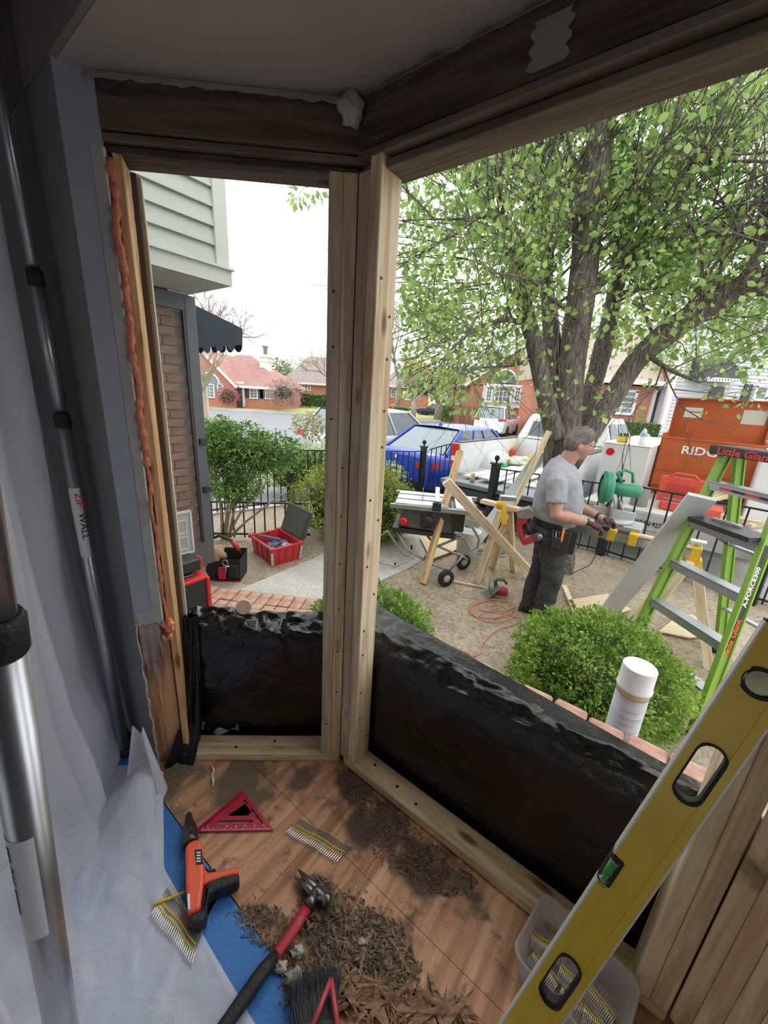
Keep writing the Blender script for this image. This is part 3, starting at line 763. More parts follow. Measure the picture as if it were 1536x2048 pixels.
tag(o, 'wrinkled milky plastic sheet spread on the floor beside the blue board', 'plastic sheet')
def curl(a, b):
    z = .01 + .24 * b; th = 2.2 * a - .3
    r_ = .075 * (1 - .75 * b)
    return Vector((-.80 + r_ * math.cos(th * 1.6) - .03 * b, 1.02 + .7 * r_ * math.sin(th * 1.6) + .05 * b, z + .02 * math.sin(a * 8)))
tag(MB().grid(curl, 24, 16).build('plastic_sheet_flap', m_sheet, None), 'twisted flap of milky plastic standing up at the foot of the torn drywall edge', 'plastic sheet')
# ---- poles
def pole(name, a, b, r, label, joints, lab):
    a = Vector(a); b = Vector(b); t = thing(name, label, 'pole', tuple(a)); d = (b - a).normalized(); L = (b - a).length
    zs = [0] + [j[0] for j in joints] + [L]; rs = [r] + [j[1] for j in joints]
    for k in range(len(zs) - 1):
        MB().tube([a + d * zs[k], a + d * zs[k + 1]], rs[k], 20).build('tube_section', m_alu, t)
        if k < len(joints):
            MB().lathe([(rs[k] + .001, 0), (rs[k] + .003, .004), (rs[k] + .003, .038), (rs[k + 1] + .003, .044)], a + d * (zs[k + 1] - .040), 20, d).build('collar', m_blk, t)
    MB().lathe([(r * 1.5, 0), (r * 1.6, .01), (r * 1.05, .03)], a, 16, d).build('foot', m_blk, t)
    MB().box(b + d * .012, (.10, .05, .024)).build('head_plate', m_blkp, t)
    return t, d
tN, dN = pole('support_pole', (-.515, .3475, .005), (-.175, .247, 2.47), .0195, 'thick brushed aluminium support pole nearest the camera at the left edge', [(1.245, .0165)], None)
# white maker's label wrapped on the near pole
def wraplabel(t, a, d, r, z0, z1, c0, c1, m=None):
    side = Vector((0, -1, 0)); side = (side - d * side.dot(d)).normalized(); s2 = d.cross(side)
    return MB().grid(lambda p, q: a + d * (z0 + (z1 - z0) * q) + (side * math.cos(c0 + (c1 - c0) * p) + s2 * math.sin(c0 + (c1 - c0) * p)) * r, 20, 2).build('label', m or m_wht, t, label='white printed label'), side, s2
aN = Vector((-.515, .3475, .005))
_, sdN, s2N = wraplabel(tN , aN, dN, .0199, .775, .965, -1.15, .95)
def wraptext(t, s, size, a, d, r, z, ang, m, sd, s2, name='lettering', xs=1.0):
    n_ = sd * math.cos(ang) + s2 * math.sin(ang)
    tg = n_.cross(-d)
    return text(name, s, size, m, a + d * z + n_ * r, -d, tg, t, depth=.0001, xs=xs)
wraptext(tN, 'zipwall.com  ·  800.718.2255  ·  zipwall international', .0092, aN, dN, .0202, .955, -.45, m_ink, sdN, s2N, xs=.66)
aF = Vector((-.985, 1.185, .005))
tF, dF = pole('support_pole', tuple(aF), (-1.03, 1.215, 2.47), .0185, 'thin aluminium support pole with black collars against the dark wall', [(1.33, .0165), (1.72, .0135)], None)
_, sdF, s2F = wraplabel(tF, aF, dF, .0189, .86, 1.10, -1.1, 1.25)
wraptext(tF, 'ZIP', .030, aF, dF, .0193, 1.085, .45, m_rink, sdF, s2F, xs=1.15)
wraptext(tF, 'WALL', .030, aF, dF, .0193, 1.018, .45, m_ink, sdF, s2F, xs=1.15)

# ---- speed square
A_, B_, C_ = G(393, 1664, .006), G(548, 1661, .006), G(487, 1585, .006)
ex = (B_ - A_).normalized(); ey = (C_ - A_) - ex * (C_ - A_).dot(ex); eyn = ey.normalized()
LX = (B_ - A_).length; cx_, cy_ = (C_ - A_).dot(ex), ey.length
sq = thing('rafter_square', 'red aluminium triangular rafter square lying on the plywood', 'square', tuple(A_))
def T(p, k): # shrink towards centroid
    g = ((0 + LX + cx_) / 3, cy_ / 3); return (g[0] + (p[0] - g[0]) * k, g[1] + (p[1] - g[1]) * k)
slots = [stadium(LX * .46, cy_ * .21, LX * .235, .0055)]
def slot_on(p, q, inset, t0, t1, r):
    p = Vector((p[0], p[1], 0)); q = Vector((q[0], q[1], 0)); d = (q - p).normalized(); nn = Vector((-d.y, d.x, 0))
    if nn.dot(Vector((LX / 2, cy_ / 3, 0)) - p) < 0: nn = -nn
    c0 = lerp(p, q, t0) + nn * inset; c1 = lerp(p, q, t1) + nn * inset; mid = (c0 + c1) / 2; h = (c1 - c0).length / 2
    rot = math.atan2(d.y, d.x)
    return [(mid.x + x * math.cos(rot) - y * math.sin(rot), mid.y + x * math.sin(rot) + y * math.cos(rot)) for x, y in stadium(0, 0, h, r)]
slots.append(slot_on((LX, 0), (cx_, cy_), .015, .24, .86, .0045))
g_ = (LX * .535, cy_ * .5)
slots.append([(g_[0] + x, g_[1] + y) for x, y in ((-.050, -.018), (.020, -.018), (.028, .000), (.010, .024), (-.002, .024))][::1])
m_sq = mat('red_anodised', (.50, .02, .06), .35, .3, c2=(.36, .02, .05), ns=25)
shape2d('plate', [(0, 0), (LX, 0), (cx_, cy_)], slots, .004, m_sq, frame(A_ + UP * .001, ex, eyn), sq, .0006)
# fence lip along the left leg
MB().bar(A_ + UP * .003, C_ + UP * .003, .006, .018).build('fence', m_sq, sq)
tk = MB()
for k in range(60):
    x = LX * (.06 + .88 * k / 59); tk.box(A_ + ex * x + eyn * (.003 + .004 * (k % 5 == 0)) + UP * .0034, (.0006, .006 + .005 * (k % 5 == 0), .0004), math.atan2(ex.y, ex.x))
tk.build('scale_marks', m_wht, sq, kind='stuff')
for k, s_ in enumerate(('2', '5', '10', '20', '30', '40', '60')):
    text('numeral', s_, .006, m_wht, A_ + ex * (LX * (.12 + .12 * k)) + eyn * .012 + UP * .0032, ex, eyn, sq)

# ---- nail strips
def nail_mesh(L, r):
    mb = MB(); mb.tube([(0, 0, 0), (0, 0, L * .86), (0, 0, L)], [r, r, r * .2], 6); mb.cyl((0, 0, -.0015), (0, 0, .0), r * 2.0, 8); return mb
m_nail = mat('bright_nail', (.80, .80, .76), .3, .8)
m_yel = mat('yellow_nail_collation', (.80, .55, .03), .5)
nail_me = {}
def nail_strip(name, label, p0, p1, q0, n, r, tilt=0, second=True, grp=None, z=.006, parts=True):
    """p0,p1: first and last head; q0: tip of the first nail"""
    p0, p1, q0 = Vector(p0), Vector(p1), Vector(q0); t = thing(name, label, 'nails', tuple(p0), grp)
    d = q0 - p0; L = d.length; dn = d.normalized(); acc = MB()
    for k in range(n):
        c = lerp(p0, p1, k / (n - 1)) + dn * (.002 * math.sin(k * .35))
        dd = (dn + (p1 - p0).normalized() * tilt * (k / n)).normalized()
        if parts:
            if L not in nail_me:
                tmp = nail_mesh(L, r).build('nail', m_nail, None); nail_me[L] = tmp.data; bpy.data.objects.remove(tmp)
            o = bpy.data.objects.new('nail', nail_me[L]); C.objects.link(o)
            o.matrix_world = Matrix.Translation(c - p0) @ dd.to_track_quat('Z', 'Y').to_matrix().to_4x4(); o.parent = t
        else:
            acc.tube([c, c + dd * L], r, 5)
    if not parts: acc.build('nails', m_nail, t, kind='stuff')
    for f in ((.36, .52) if second else (.45,)):
        ps = [lerp(p0, p1, k / 20) + dn * (L * f + .002 * math.sin(k / 20 * (n - 1) * .35)) + UP * .0016 for k in range(21)]
        MB().tube(ps, .0019, 6).build('collating_strip', m_yel, t)
    return t
nail_strip('nail_strip', 'collated strip of nails lying on bare plywood beside the red square', G(602, 1638, .006), G(700, 1692, .006), G(569, 1669, .006), 27, .0019)
nail_strip('nail_strip', 'collated strip of nails lying half on the blue board under the driver', G(334, 1778, .012), G(404, 1863, .012), G(297, 1838, .012), 25, .0019, tilt=.3)
ps = [G(x, y, .018) for x, y in ((304, 1811), (320, 1803), (340, 1796), (358, 1789), (375, 1781))]
tag(centred(MB().tube(ps, [.003, .004, .0035, .004, .003], 6), 'nail_strap', m_yel), 'short yellow plastic strap from the driver across the nail strip', 'strap')

# ---- powder driver
def cz(x, y, z): return G(x / 2.954 + 240, y / 2.954 + 1500, z)
dv = thing('nail_driver', 'orange and black fastening gun lying on the edge of the blue board', 'nail gun', tuple(cz(450, 750, .0)))
m_or = mat('orange_shell', (.85, .13, .05), .38, c2=(.78, .11, .05), ns=12)
def slab(name, poly, z0, z1, m, par, bev=.006, seg=3, zt=.04, label=None):
    ps = [cz(x, y, zt) for x, y in poly]
    if MB and (sum((ps[k].x * ps[(k + 1) % len(ps)].y - ps[(k + 1) % len(ps)].x * ps[k].y) for k in range(len(ps))) > 0): ps = ps[::-1]
    mb = MB().prism([Vector((p.x, p.y, z0)) for p in ps], (0, 0, 0), (0, 0, z1 - z0))
    return mb.build(name, m, par, bevel=bev, seg=seg, label=label)
slab('body', [(388, 600), (410, 572), (456, 548), (484, 562), (498, 690), (500, 780), (494, 835), (478, 965), (405, 1000), (392, 830)], .012, .062, m_or, dv, .008)
slab('handle', [(488, 690), (520, 735), (600, 722), (698, 700), (706, 745), (600, 770), (520, 800), (488, 815)], .018, .052, m_or, dv, .007)
slab('grip', [(520, 795), (600, 768), (706, 742), (704, 795), (640, 825), (560, 850), (520, 880), (512, 1000), (480, 1045), (420, 1045), (400, 1000), (478, 962), (494, 850)], .010, .056, m_blk, dv, .008, label='black rubber grip')
slab('side_label', [(440, 592), (482, 586), (492, 672), (450, 680)], .060, .0632, m_ink, dv, .0005, 1, .062)
for q in range(4):
    slab('label_line', [(452, 604 + q * 17), (476, 601 + q * 17), (477, 609 + q * 17), (453, 612 + q * 17)], .0632, .0638, m_wht, dv, 0, 1, .063)
slab('white_patch', [(398, 850), (412, 848), (415, 940), (402, 945)], .060, .0628, m_wht, dv, .0005, 1, .062)
slab('trigger', [(500, 690), (518, 712), (562, 704), (566, 716), (520, 730)], .025, .045, m_blk, dv, .002, 1)
a, b_ = cz(418, 560, .035), cz(405, 368, .022)
ax_ = (b_ - a).normalized(); L = (b_ - a).length
MB().lathe([(.022, 0), (.024, L * .1), (.023, L * .25), (.021, L * .3), (.0225, L * .36), (.020, L * .55), (.016, L * .6), (.010, L * .92), (.003, L)], a, 18, ax_).build('muzzle', mat('worn_black_steel', (.05, .05, .055), .35, .6, c2=(.12, .11, .10), ns=40), dv)

# ---- hammer
hm = thing('hammer', 'claw hammer with a red shaft and black grip lying across the blue board', 'hammer', tuple(cz(1140, 900, 0)))
pts_ = [cz(1128, 890, .030), cz(1040, 1040, .028), cz(930, 1200, .026), cz(915, 1225, .026)]
MB().tube(pts_, [.0135, .0155, .013, .0125], 16, flat=.75).build('shaft', m_red, hm, label='glossy red fibreglass shaft')
pts_ = [cz(930, 1200, .026), cz(850, 1300, .026), cz(760, 1430, .024), cz(640, 1600, .024), cz(560, 1720, .024), cz(480, 1830, .024)]
MB().tube(pts_, [.0125, .0175, .0185, .0165, .018, .019], 16, flat=.8).build('grip', m_blk, hm, label='black rubber grip')
hh = MB()
hd = (cz(1235, 905, .04) - cz(1120, 830, .04)).normalized()
c0 = cz(1165, 845, .036)
hh.tube([c0 - hd * .008, c0 + hd * .012, c0 + hd * .022, c0 + hd * .028, c0 + hd * .044], [.016, .0145, .0115, .0165, .017], 18)
hh.blob(c0, (.020, .018, .019), .05, 1)
for s_ in (-1, 1):
    off = Vector((-hd.y, hd.x, 0)) * (.0065 * s_)
    pp = [c0 - hd * .005 + off, cz(1110, 790, .034) + off, cz(1075, 760, .028) + off * 1.3, cz(1042, 728, .012) + off * 1.6]
    hh.tube(pp, [.012, .010, .008, .002], 10, flat=.8)
hh.tube([cz(1150, 860, .033), cz(1105, 925, .031)], [.013, .0155], 14)
hh.build('head', mat('worn_steel', (.32, .31, .30), .35, .9, c2=(.14, .13, .12), ns=40), hm)

# ---- hand brush with red frame, bristles up
br = thing('dust_brush', 'black bristled hand brush with a red plastic frame at the bottom edge', 'brush', tuple(G(640, 2020, .0)))
bm_ = MB(); rr = random.Random(3)
for k in range(900):
    t = rr.random(); w = rr.uniform(-1, 1)
    a = lerp(G(600, 2060, .045), G(672, 2040, .05), (w + 1) / 2) + Vector((0, rr.uniform(-.03, .0), rr.uniform(-.012, .012)))
    b_ = lerp(G(585, 1955, .004), G(672, 1935, .004), (w + 1) / 2) + Vector((rr.uniform(-.02, .02), rr.uniform(-.03, .02), rr.uniform(0, .03)))
    m_ = lerp(a, b_, .5) + UP * .012
    s_ = Vector((.0007, 0, 0)); i = bm_.pts([a - s_, a + s_, m_ + s_, m_ - s_, b_]); bm_.face((i, i + 1, i + 2, i + 3)); bm_.face((i + 3, i + 2, i + 4))
bm_.build('bristles', mat('black_bristle', (.02, .022, .03), .5), br, kind='stuff')
mb = MB()
a, b_, c_ = G(662, 1972, .05), G(622, 2075, .05), G(676, 2080, .05)
MB().tube([a + UP * .03, b_ + UP * .03], .0055, 10).tube([a + UP * .03, c_ + UP * .03], .0055, 10).tube([b_, c_], .0065, 10).build('frame', mat('faded_red_plastic', (.60, .09, .10), .45), br)
MB().bar(G(600, 2075, .045), G(676, 2066, .05), .03, .035).build('block', m_blkp, br)

# ---- clear tub of nails
tb_a, tb_b, tb_c = G(1018, 1898, .095), G(1092, 1785, .095), G(1290, 1975, .095)
tx = (tb_c - tb_b); ty = (tb_b - tb_a); ctr = (tb_a + tb_c) / 2; ctr.z = .002
Lx, Ly = tx.length / 2, ty.length / 2; tx.normalize(); ty = (ty - tx * ty.dot(tx)).normalized()
def rrect(hx, hy, r, n=6):
    ps = []
    for cx2, cy2, a0 in ((hx - r, hy - r, 0), (-hx + r, hy - r, 90), (-hx + r, -hy + r, 180), (hx - r, -hy + r, 270)):
        for k in range(n + 1): a = R(a0 + 90 * k / n); ps.append((cx2 + r * math.cos(a), cy2 + r * math.sin(a)))
    return ps
tub = thing('nail_tub', 'clear rounded plastic tub holding loose nail strips on the floor', 'tub', tuple(ctr))
mb = MB(); rings = []
for hx, hy, z in ((Lx * .86, Ly * .82, 0.004), (Lx * .88, Ly * .85, .001), (Lx * .97, Ly * .96, .088), (Lx, Ly, .090), (Lx * 1.015, Ly * 1.02, .095), (Lx, Ly, .099), (Lx * .955, Ly * .94, .095), (Lx * .86, Ly * .83, .008)):
    rings.append(mb.pts([ctr + tx * x + ty * y + UP * z for x, y in rrect(hx, hy, .03)]))
nr_ = len(rrect(1, 1, .1))
for k in range(len(rings) - 1):
    for j in range(nr_): mb.face((rings[k] + j, rings[k] + (j + 1) % nr_, rings[k + 1] + (j + 1) % nr_, rings[k + 1] + j), True)
mb.face([rings[0] + j for j in range(nr_)][::-1]); mb.face([rings[-1] + j for j in range(nr_)])
mb.build('tub_wall', milky('tub_plastic', (.62, .60, .62), .50, .25), tub)
for k, (ox, oy, rz, z) in enumerate(((-.6, .25, .3, .030), (-.45, -.2, -.15, .022), (.05, .1, .12, .034), (.2, -.25, .05, .026), (.5, .2, -.2, .038), (.62, -.2, .18, .03))):
    c = ctr + tx * (ox * Lx) + ty * (oy * Ly) + UP * z
    d1 = (tx * math.cos(rz) + ty * math.sin(rz)); d2 = (-tx * math.sin(rz) + ty * math.cos(rz))
    nail_strip('nail_strip', ['collated nails at the left end inside the clear tub', 'collated nails in the near left of the clear tub', 'collated nails in the middle of the clear tub', 'collated nails in the near middle of the clear tub', 'collated nails at the far right inside the clear tub', 'collated nails at the near right inside the clear tub'][k], c - d1 * .035 + d2 * .028 + UP * .006 * k * .3, c + d1 * .035 + d2 * .028, c - d1 * .035 - d2 * .028, 18, .0014, parts=False, grp='nail strips in the clear tub')

# ---- spirit level
la, lb = AT(1398, 1543, .560), AT(1122, 1952, .632)
ld = (la - lb).normalized(); lc = (la + lb) / 2
view = (lc - Vector(CAM)).normalized(); lw = ld.cross(view).normalized()      # width direction in the face plane
if lw.x > 0: lw = -lw                                                       # towards the upper left edge
lface = ld.cross(lw).normalized()
if lface.dot(view) > 0: lface = -lface
lface = (lface - lw * .20).normalized(); lw = (lw - lface * lw.dot(lface)).normalized()
lv = thing('spirit_level', 'yellow box beam spirit level slanting across the lower right corner', 'level', tuple(lc - ld * .45))
W_ = .060; HL = .45; HH = (la - lb).length / 2
m_lvl = mat('yellow_level_paint', (.92, .62, .03), .38, c2=(.84, .56, .025), ns=10)
xfl = frame(lc, ld, lw)
if (xfl.to_3x3() @ Vector((0, 0, 1))).dot(lface) < 0: xfl = xfl @ Matrix.Rotation(PI, 4, 'X'); flip = -1
else: flip = 1
def LP(x, y, z): return xfl @ Vector((x, y * flip, z))   # y towards the upper edge, z towards the viewer
hsl = [stadium(HH, 0, .050, .0185, 10), stadium(-HH, 0, .050, .0185, 10)]
vcen = [(x + HH * 1.74, y) for x, y in [(math.cos(2 * PI * k / 24) * .021, math.sin(2 * PI * k / 24) * .018) for k in range(24)]]
notch = [(-.028, W_ / 2 * flip), (-.024, (W_ / 2 - .018) * flip), (.024, (W_ / 2 - .018) * flip), (.028, W_ / 2 * flip)]
outer = [(-HL, -W_ / 2 * flip), (HL, -W_ / 2 * flip), (HL, W_ / 2 * flip)] + notch[::-1] + [(-HL, W_ / 2 * flip)]
fx = lambda z: xfl @ Matrix.Translation((0, 0, z))
for z in (.009, -.009):
    shape2d('web_face', outer, hsl + [vcen], .002, m_lvl, fx(z), lv)
for sy in (1, -1):
    for x0, x1 in (((-HL, -.028), (.028, HL)) if sy > 0 else ((-HL, HL),)):
        mb = MB(); mb.bar(LP(x0, sy * (W_ / 2 - .001), 0), LP(x1, sy * (W_ / 2 - .001), 0), .003, .024, side=LP(0, 1, 0) - LP(0, 0, 0)).build('milled_edge', mat('milled_edge', (.70, .69, .62), .45, .3), lv)
    for z in (.0105, -.0105):
        MB().bar(LP(-HL, sy * (W_ / 2 - .0075), z), LP((-.03 if sy > 0 else HL), sy * (W_ / 2 - .0075), z), .011, .0032, side=LP(0, 1, 0) - LP(0, 0, 0)).build('flange', m_lvl, lv)
    if sy > 0:
        for z in (.0105, -.0105):
            MB().bar(LP(.03, sy * (W_ / 2 - .0075), z), LP(HL, sy * (W_ / 2 - .0075), z), .011, .0032, side=LP(0, 1, 0) - LP(0, 0, 0)).build('flange', m_lvl, lv)
for h in hsl:
    ring = [LP(p[0], p[1] * flip, 0) for p in h]; ring.append(ring[0]); ring.append(ring[1])
    mb = MB()
    n_ = len(h)
    cx0 = sum(p[0] for p in h) / n_
    for z0_, z1_ in ((-.0115, .0125),):
        rg_ = []
        for sc, z in ((1.0, z0_), (1.0, z1_), (.86, z1_), (.86, z0_)):
            rg_.append(mb.pts([LP(cx0 + (p[0] - cx0) * (1 - (1 - sc) * .45), p[1] * flip * sc, z) for p in h]))
        for k in range(4):
            for j in range(n_): mb.face((rg_[k] + j, rg_[k] + (j + 1) % n_, rg_[(k + 1) % 4] + (j + 1) % n_, rg_[(k + 1) % 4] + j), True)
    mb.build('hand_hole_liner', m_blk, lv)
# end vial and centre vial
m_vial = mat('vial_green', (.10, .50, .12), .1, trans=.3); m_vialy = mat('vial_fluid', (.55, .50, .12), .15, c2=(.35, .33, .12), ns=60)
mb = MB().lathe([(.0205, -.009), (.0225, -.006), (.0225, .0115), (.019, .0125), (.0165, .010), (.0165, -.009)], LP(HH * 1.74, 0, 0), 24, xfl.to_3x3() @ Vector((0, 0, 1))); mb.build('vial_ring', m_blk, lv)
MB().lathe([(.016, -.004), (.016, .0085)], LP(HH * 1.74, 0, 0), 20, xfl.to_3x3() @ Vector((0, 0, 1))).build('end_vial', m_vialy, lv)
MB().bar(LP(-.027, W_ / 2 - .0085, 0), LP(.027, W_ / 2 - .0085, 0), .0195, .0245, side=LP(0, 1, 0) - LP(0, 0, 0)).build('vial_block', m_blk, lv, bevel=.003)
MB().tube([LP(-.017, W_ / 2 - .006, .0125), LP(.017, W_ / 2 - .006, .0125)], .0058, 12).build('centre_vial', m_vial, lv, label='green centre vial')
for x in (-.019, .017): MB().tube([LP(x, W_ / 2 - .006, .0125), LP(x + .002, W_ / 2 - .006, .0125)], .0066, 12).build('vial_cap', m_alu, lv)
for sx in (-1, 1):
    MB().bar(LP(sx * HL, 0, 0), LP(sx * (HL + .004), 0, 0), W_, .024, side=LP(0, 1, 0) - LP(0, 0, 0)).build('end_cap', m_blk, lv)
# the level's low end rests on a small trestle just below the picture
lowe = lc - ld * .44 - lw * .03
tz = lowe.z - .012
sh = thing('work_trestle', 'low pine trestle just below the picture holding up the end of the yellow level', 'trestle', (lowe.x, lowe.y - .03, 0))
board('top_rail', Vector((lowe.x - .22, lowe.y - .03, tz - .02)), Vector((lowe.x + .16, lowe.y - .03, tz - .02)), .08, .038, Vector((0, 1, 0)), m_pine, sh)
for sx in (-1, 1):
    for sy in (-1, 1):
        board('leg', Vector((lowe.x - .03 + sx * .15, lowe.y - .03 + sy * .02, tz - .04)), Vector((lowe.x - .03 + sx * .17, lowe.y - .05 + sy * (.14 if sy < 0 else .06), .004)), .06, .03, Vector((1, 0, 0)), m_pine, sh)

# ---- debris
def scatter(name, areas, n, smin, smax, m, label, seed, z0=.0, flat=.35, long=2.5):
    rr = random.Random(seed); mb = MB()
    for k in range(n):
        cx2, cy2, rx, ry = areas[rr.randrange(len(areas))]
        a = rr.uniform(0, 2 * PI); q = math.sqrt(rr.random()) * (1.15 if rr.random() < .12 else .9)
        p = G(cx2 + rx * q * math.cos(a), cy2 + ry * q * math.sin(a), .002)
        if p.dot(N) > pn - .012 or (p - J0).dot(Mm) > -.01: continue
        s_ = rr.uniform(smin, smax) * (1 if rr.random() < .9 else 1.8); th = rr.uniform(0, PI); h = s_ * flat * rr.uniform(.5, 1.3)
        d1 = Vector((math.cos(th), math.sin(th), rr.uniform(-.3, .3))) * s_ * rr.uniform(.6, long); d2 = Vector((-math.sin(th), math.cos(th), rr.uniform(-.25, .25))) * s_ * rr.uniform(.3, .8)
        z = z0 + rr.random() * smax * .9 * (1 - q * .8) + h
        c = Vector((p.x, p.y, z + .001 + abs(d1.z) * .3))
        i = mb.pts([c - d1 * .5, c - d2 * .5 + UP * h * .4, c + d1 * .5, c + d2 * .5, c + UP * h * .6, c - UP * h * .5])
        for f in ((0, 1, 4), (1, 2, 4), (2, 3, 4), (3, 0, 4), (1, 0, 5), (2, 1, 5), (3, 2, 5), (0, 3, 5)): mb.face([i + j for j in f])
    o = mb.build(name, m, None, kind='stuff')
    return tag(o, label, 'debris')
m_deb = mat('dark_rot_debris', (.085, .055, .035), .95, c2=(.20, .14, .09), ns=60, island=.5)
m_deb2 = mat('mixed_crumb', (.12, .085, .055), .95, c2=(.28, .21, .14), ns=40, island=.55)
scatter('rotted_wood_crumbs', [(740, 1580, 60, 50), (775, 1640, 75, 60), (815, 1690, 80, 55), (860, 1730, 75, 45), (715, 1555, 45, 40), (905, 1765, 55, 30)], 4600, .002, .006, m_deb, 'dark crumbled rot along the long sole plate', 11)
scatter('rotted_wood_crumbs', [(680, 1850, 90, 70), (740, 1880, 80, 60), (700, 1930, 110, 50), (640, 1800, 40, 50), (790, 1940, 50, 40)], 5200, .003, .009, m_deb2, 'heap of crumbled wood and dirt beside the hammer head', 12)
scatter('rotted_wood_crumbs', [(540, 1860, 60, 40), (510, 1830, 50, 25), (570, 1910, 30, 40), (600, 1980, 40, 50)], 1500, .003, .007, m_deb2, 'dirt crumbs spilled along the blue board edge', 13)
scatter('fine_dust_crumbs', [(450, 1560, 150, 55), (620, 1550, 90, 40), (360, 1620, 50, 70), (600, 1750, 200, 120), (900, 1850, 150, 120)], 900, .0012, .003, m_deb, 'fine dark crumbs sprinkled over the plywood', 14)
scatter('white_gypsum_crumbs', [(450, 1555, 150, 50), (560, 1700, 250, 180), (760, 1830, 120, 120), (350, 1590, 50, 60)], 150, .0015, .0045, mat('white_crumb', (.75, .72, .65), .9), 'white gypsum crumbs dotted over the plywood', 15)
scatter('splintered_wood', [(770, 2010, 120, 30), (700, 1985, 80, 30), (860, 2030, 80, 20)], 500, .008, .022, wood('splinter_wood', (.13, .07, .04), (.36, .22, .13), 0, 3, island=.3), 'splintered rotten wood along the bottom of the floor', 16, flat=.15, long=5)
m_chunk = mat('pale_chunk', (.42, .38, .29), .9, c2=(.62, .58, .47), ns=30, bump=.5, bs=60)
for k, (x, y, s_, lb_) in enumerate(((594, 1908, .018, 'pale curled shell of old caulk lying highest beside the hammer shaft'), (562, 1940, .017, 'pale caulk lump touching the hammer grip'), (590, 1960, .022, 'largest pale caulk lump above the black brush'), (722, 1888, .012, 'tan wood chunk in the middle of the crumb heap'), (598, 1648, .0, ''))):
    if not s_: continue
    g = G(x, y, 0)
    o = centred(MB().blob((g.x, g.y, s_ * .6), (s_, s_ * .7, s_ * .55), .9, k + 2, 16, 10, 2.4), 'caulk_lump' if k < 3 else 'wood_chunk', m_chunk)
    tag(o, lb_, 'debris')
o = centred(MB().tube([G(422, 1530, .004), G(428, 1540, .012), G(424, 1550, .006), G(427, 1562, .012), G(426, 1572, .004)], [.002, .004, .003, .004, .002], 6), 'plastic_curl', m_wht)
tag(o, 'twisted white plastic curl on the plywood under the left sole plate', 'scrap')
# ================================================================== GROUND AND STREET
def ground_mat(name, c1, c2, c3, s1, s2, rough=.95, bump=.6):
    m, n, l, b = newmat(name); b.inputs['Roughness'].default_value = rough; b.inputs['Specular IOR Level'].default_value = .15
    co = n.new('ShaderNodeTexCoord')
    def tex(s, d):
        t = n.new('ShaderNodeTexNoise'); t.inputs['Scale'].default_value = s; t.inputs['Detail'].default_value = d; t.inputs['Roughness'].default_value = .65; l.new(co.outputs['Object'], t.inputs['Vector']); return t
    a, d = tex(s1, 5), tex(s2, 6)
    r = n.new('ShaderNodeValToRGB'); r.color_ramp.elements[0].position = .38; r.color_ramp.elements[1].position = .62
    r.color_ramp.elements[0].color = col4(c1); r.color_ramp.elements[1].color = col4(c2); l.new(a.outputs['Fac'], r.inputs[0])
    mx = n.new('ShaderNodeMixRGB'); mx.inputs[2].default_value = col4(c3)
    r2 = n.new('ShaderNodeValToRGB'); r2.color_ramp.elements[0].position = .45; r2.color_ramp.elements[1].position = .68; l.new(d.outputs['Fac'], r2.inputs[0])
    l.new(r2.outputs[0], mx.inputs[0]); l.new(r.outputs[0], mx.inputs[1]); l.new(mx.outputs[0], b.inputs['Base Color'])
    bp = n.new('ShaderNodeBump'); bp.inputs['Strength'].default_value = bump; bp.inputs['Distance'].default_value = .03; l.new(d.outputs['Fac'], bp.inputs['Height']); l.new(bp.outputs[0], b.inputs['Normal'])
    return m
m_yard = ground_mat('yard_dirt', (.40, .335, .26), (.53, .46, .36), (.27, .22, .16), 1.6, 30)
m_conc = ground_mat('concrete', (.46, .45, .41), (.56, .55, .50), (.38, .37, .34), 2.5, 40, bump=.2)
m_road = ground_mat('asphalt', (.22, .23, .245), (.27, .28, .295), (.18, .19, .20), .6, 60, bump=.2)
m_lawn = ground_mat('spring_lawn', (.28, .36, .12), (.40, .44, .18), (.46, .40, .22), .6, 20)
FEN = [Vector(p) for p in ((-4.2, 4.3, GZ), (-1.6, 6.3, GZ), (.66, 7.1, GZ), (1.6, 5.62, GZ), (2.95, 4.85, GZ), (3.95, 3.70, GZ), (6.4, 1.2, GZ))]
yp = [Vector((-7, -5, GZ)), Vector((7.5, -5, GZ)), Vector((7.5, .2, GZ))] + [p + Vector((.12, .16, 0)) for p in FEN[::-1]] + [Vector((-7, 4.4, GZ))]
yard = MB(); i = yard.pts(yp); 
struct('yard_ground', MB().prism(yp[::-1], (0, 0, 0), (0, 0, -.3)), m_yard)
struct('street', MB().prism([(-120, -4, RZ), (120, -4, RZ), (120, 34, RZ), (-120, 34, RZ)][::-1], (0, 0, 0), (0, 0, -.2)), m_road)
struct('far_ground', MB().prism([(-160, 34, RZ + .12), (160, 34, RZ + .12), (160, 190, RZ + .12), (-160, 190, RZ + .12)][::-1], (0, 0, 0), (0, 0, -.4)), m_lawn)
struct('kerb', MB().box((0, 33.85, RZ + .06), (240, .3, .14)), m_conc)
struct('parking_apron', MB().prism([(2.2, 5.6, RZ + .005), (3.3, 4.7, RZ + .005), (6.9, .9, RZ + .005), (9.5, .9, RZ + .005), (9.0, 4.2, RZ + .005), (4.4, 9.0, RZ + .005)][::-1], (0, 0, 0), (0, 0, .02)), m_conc)
# retaining kerb below the fence
kb = MB()
for k in range(len(FEN) - 1): kb.bar(FEN[k] + Vector((.1, .15, -.07)), FEN[k + 1] + Vector((.1, .15, -.07)), .14, .18)
struct('fence_kerb', kb, m_conc)
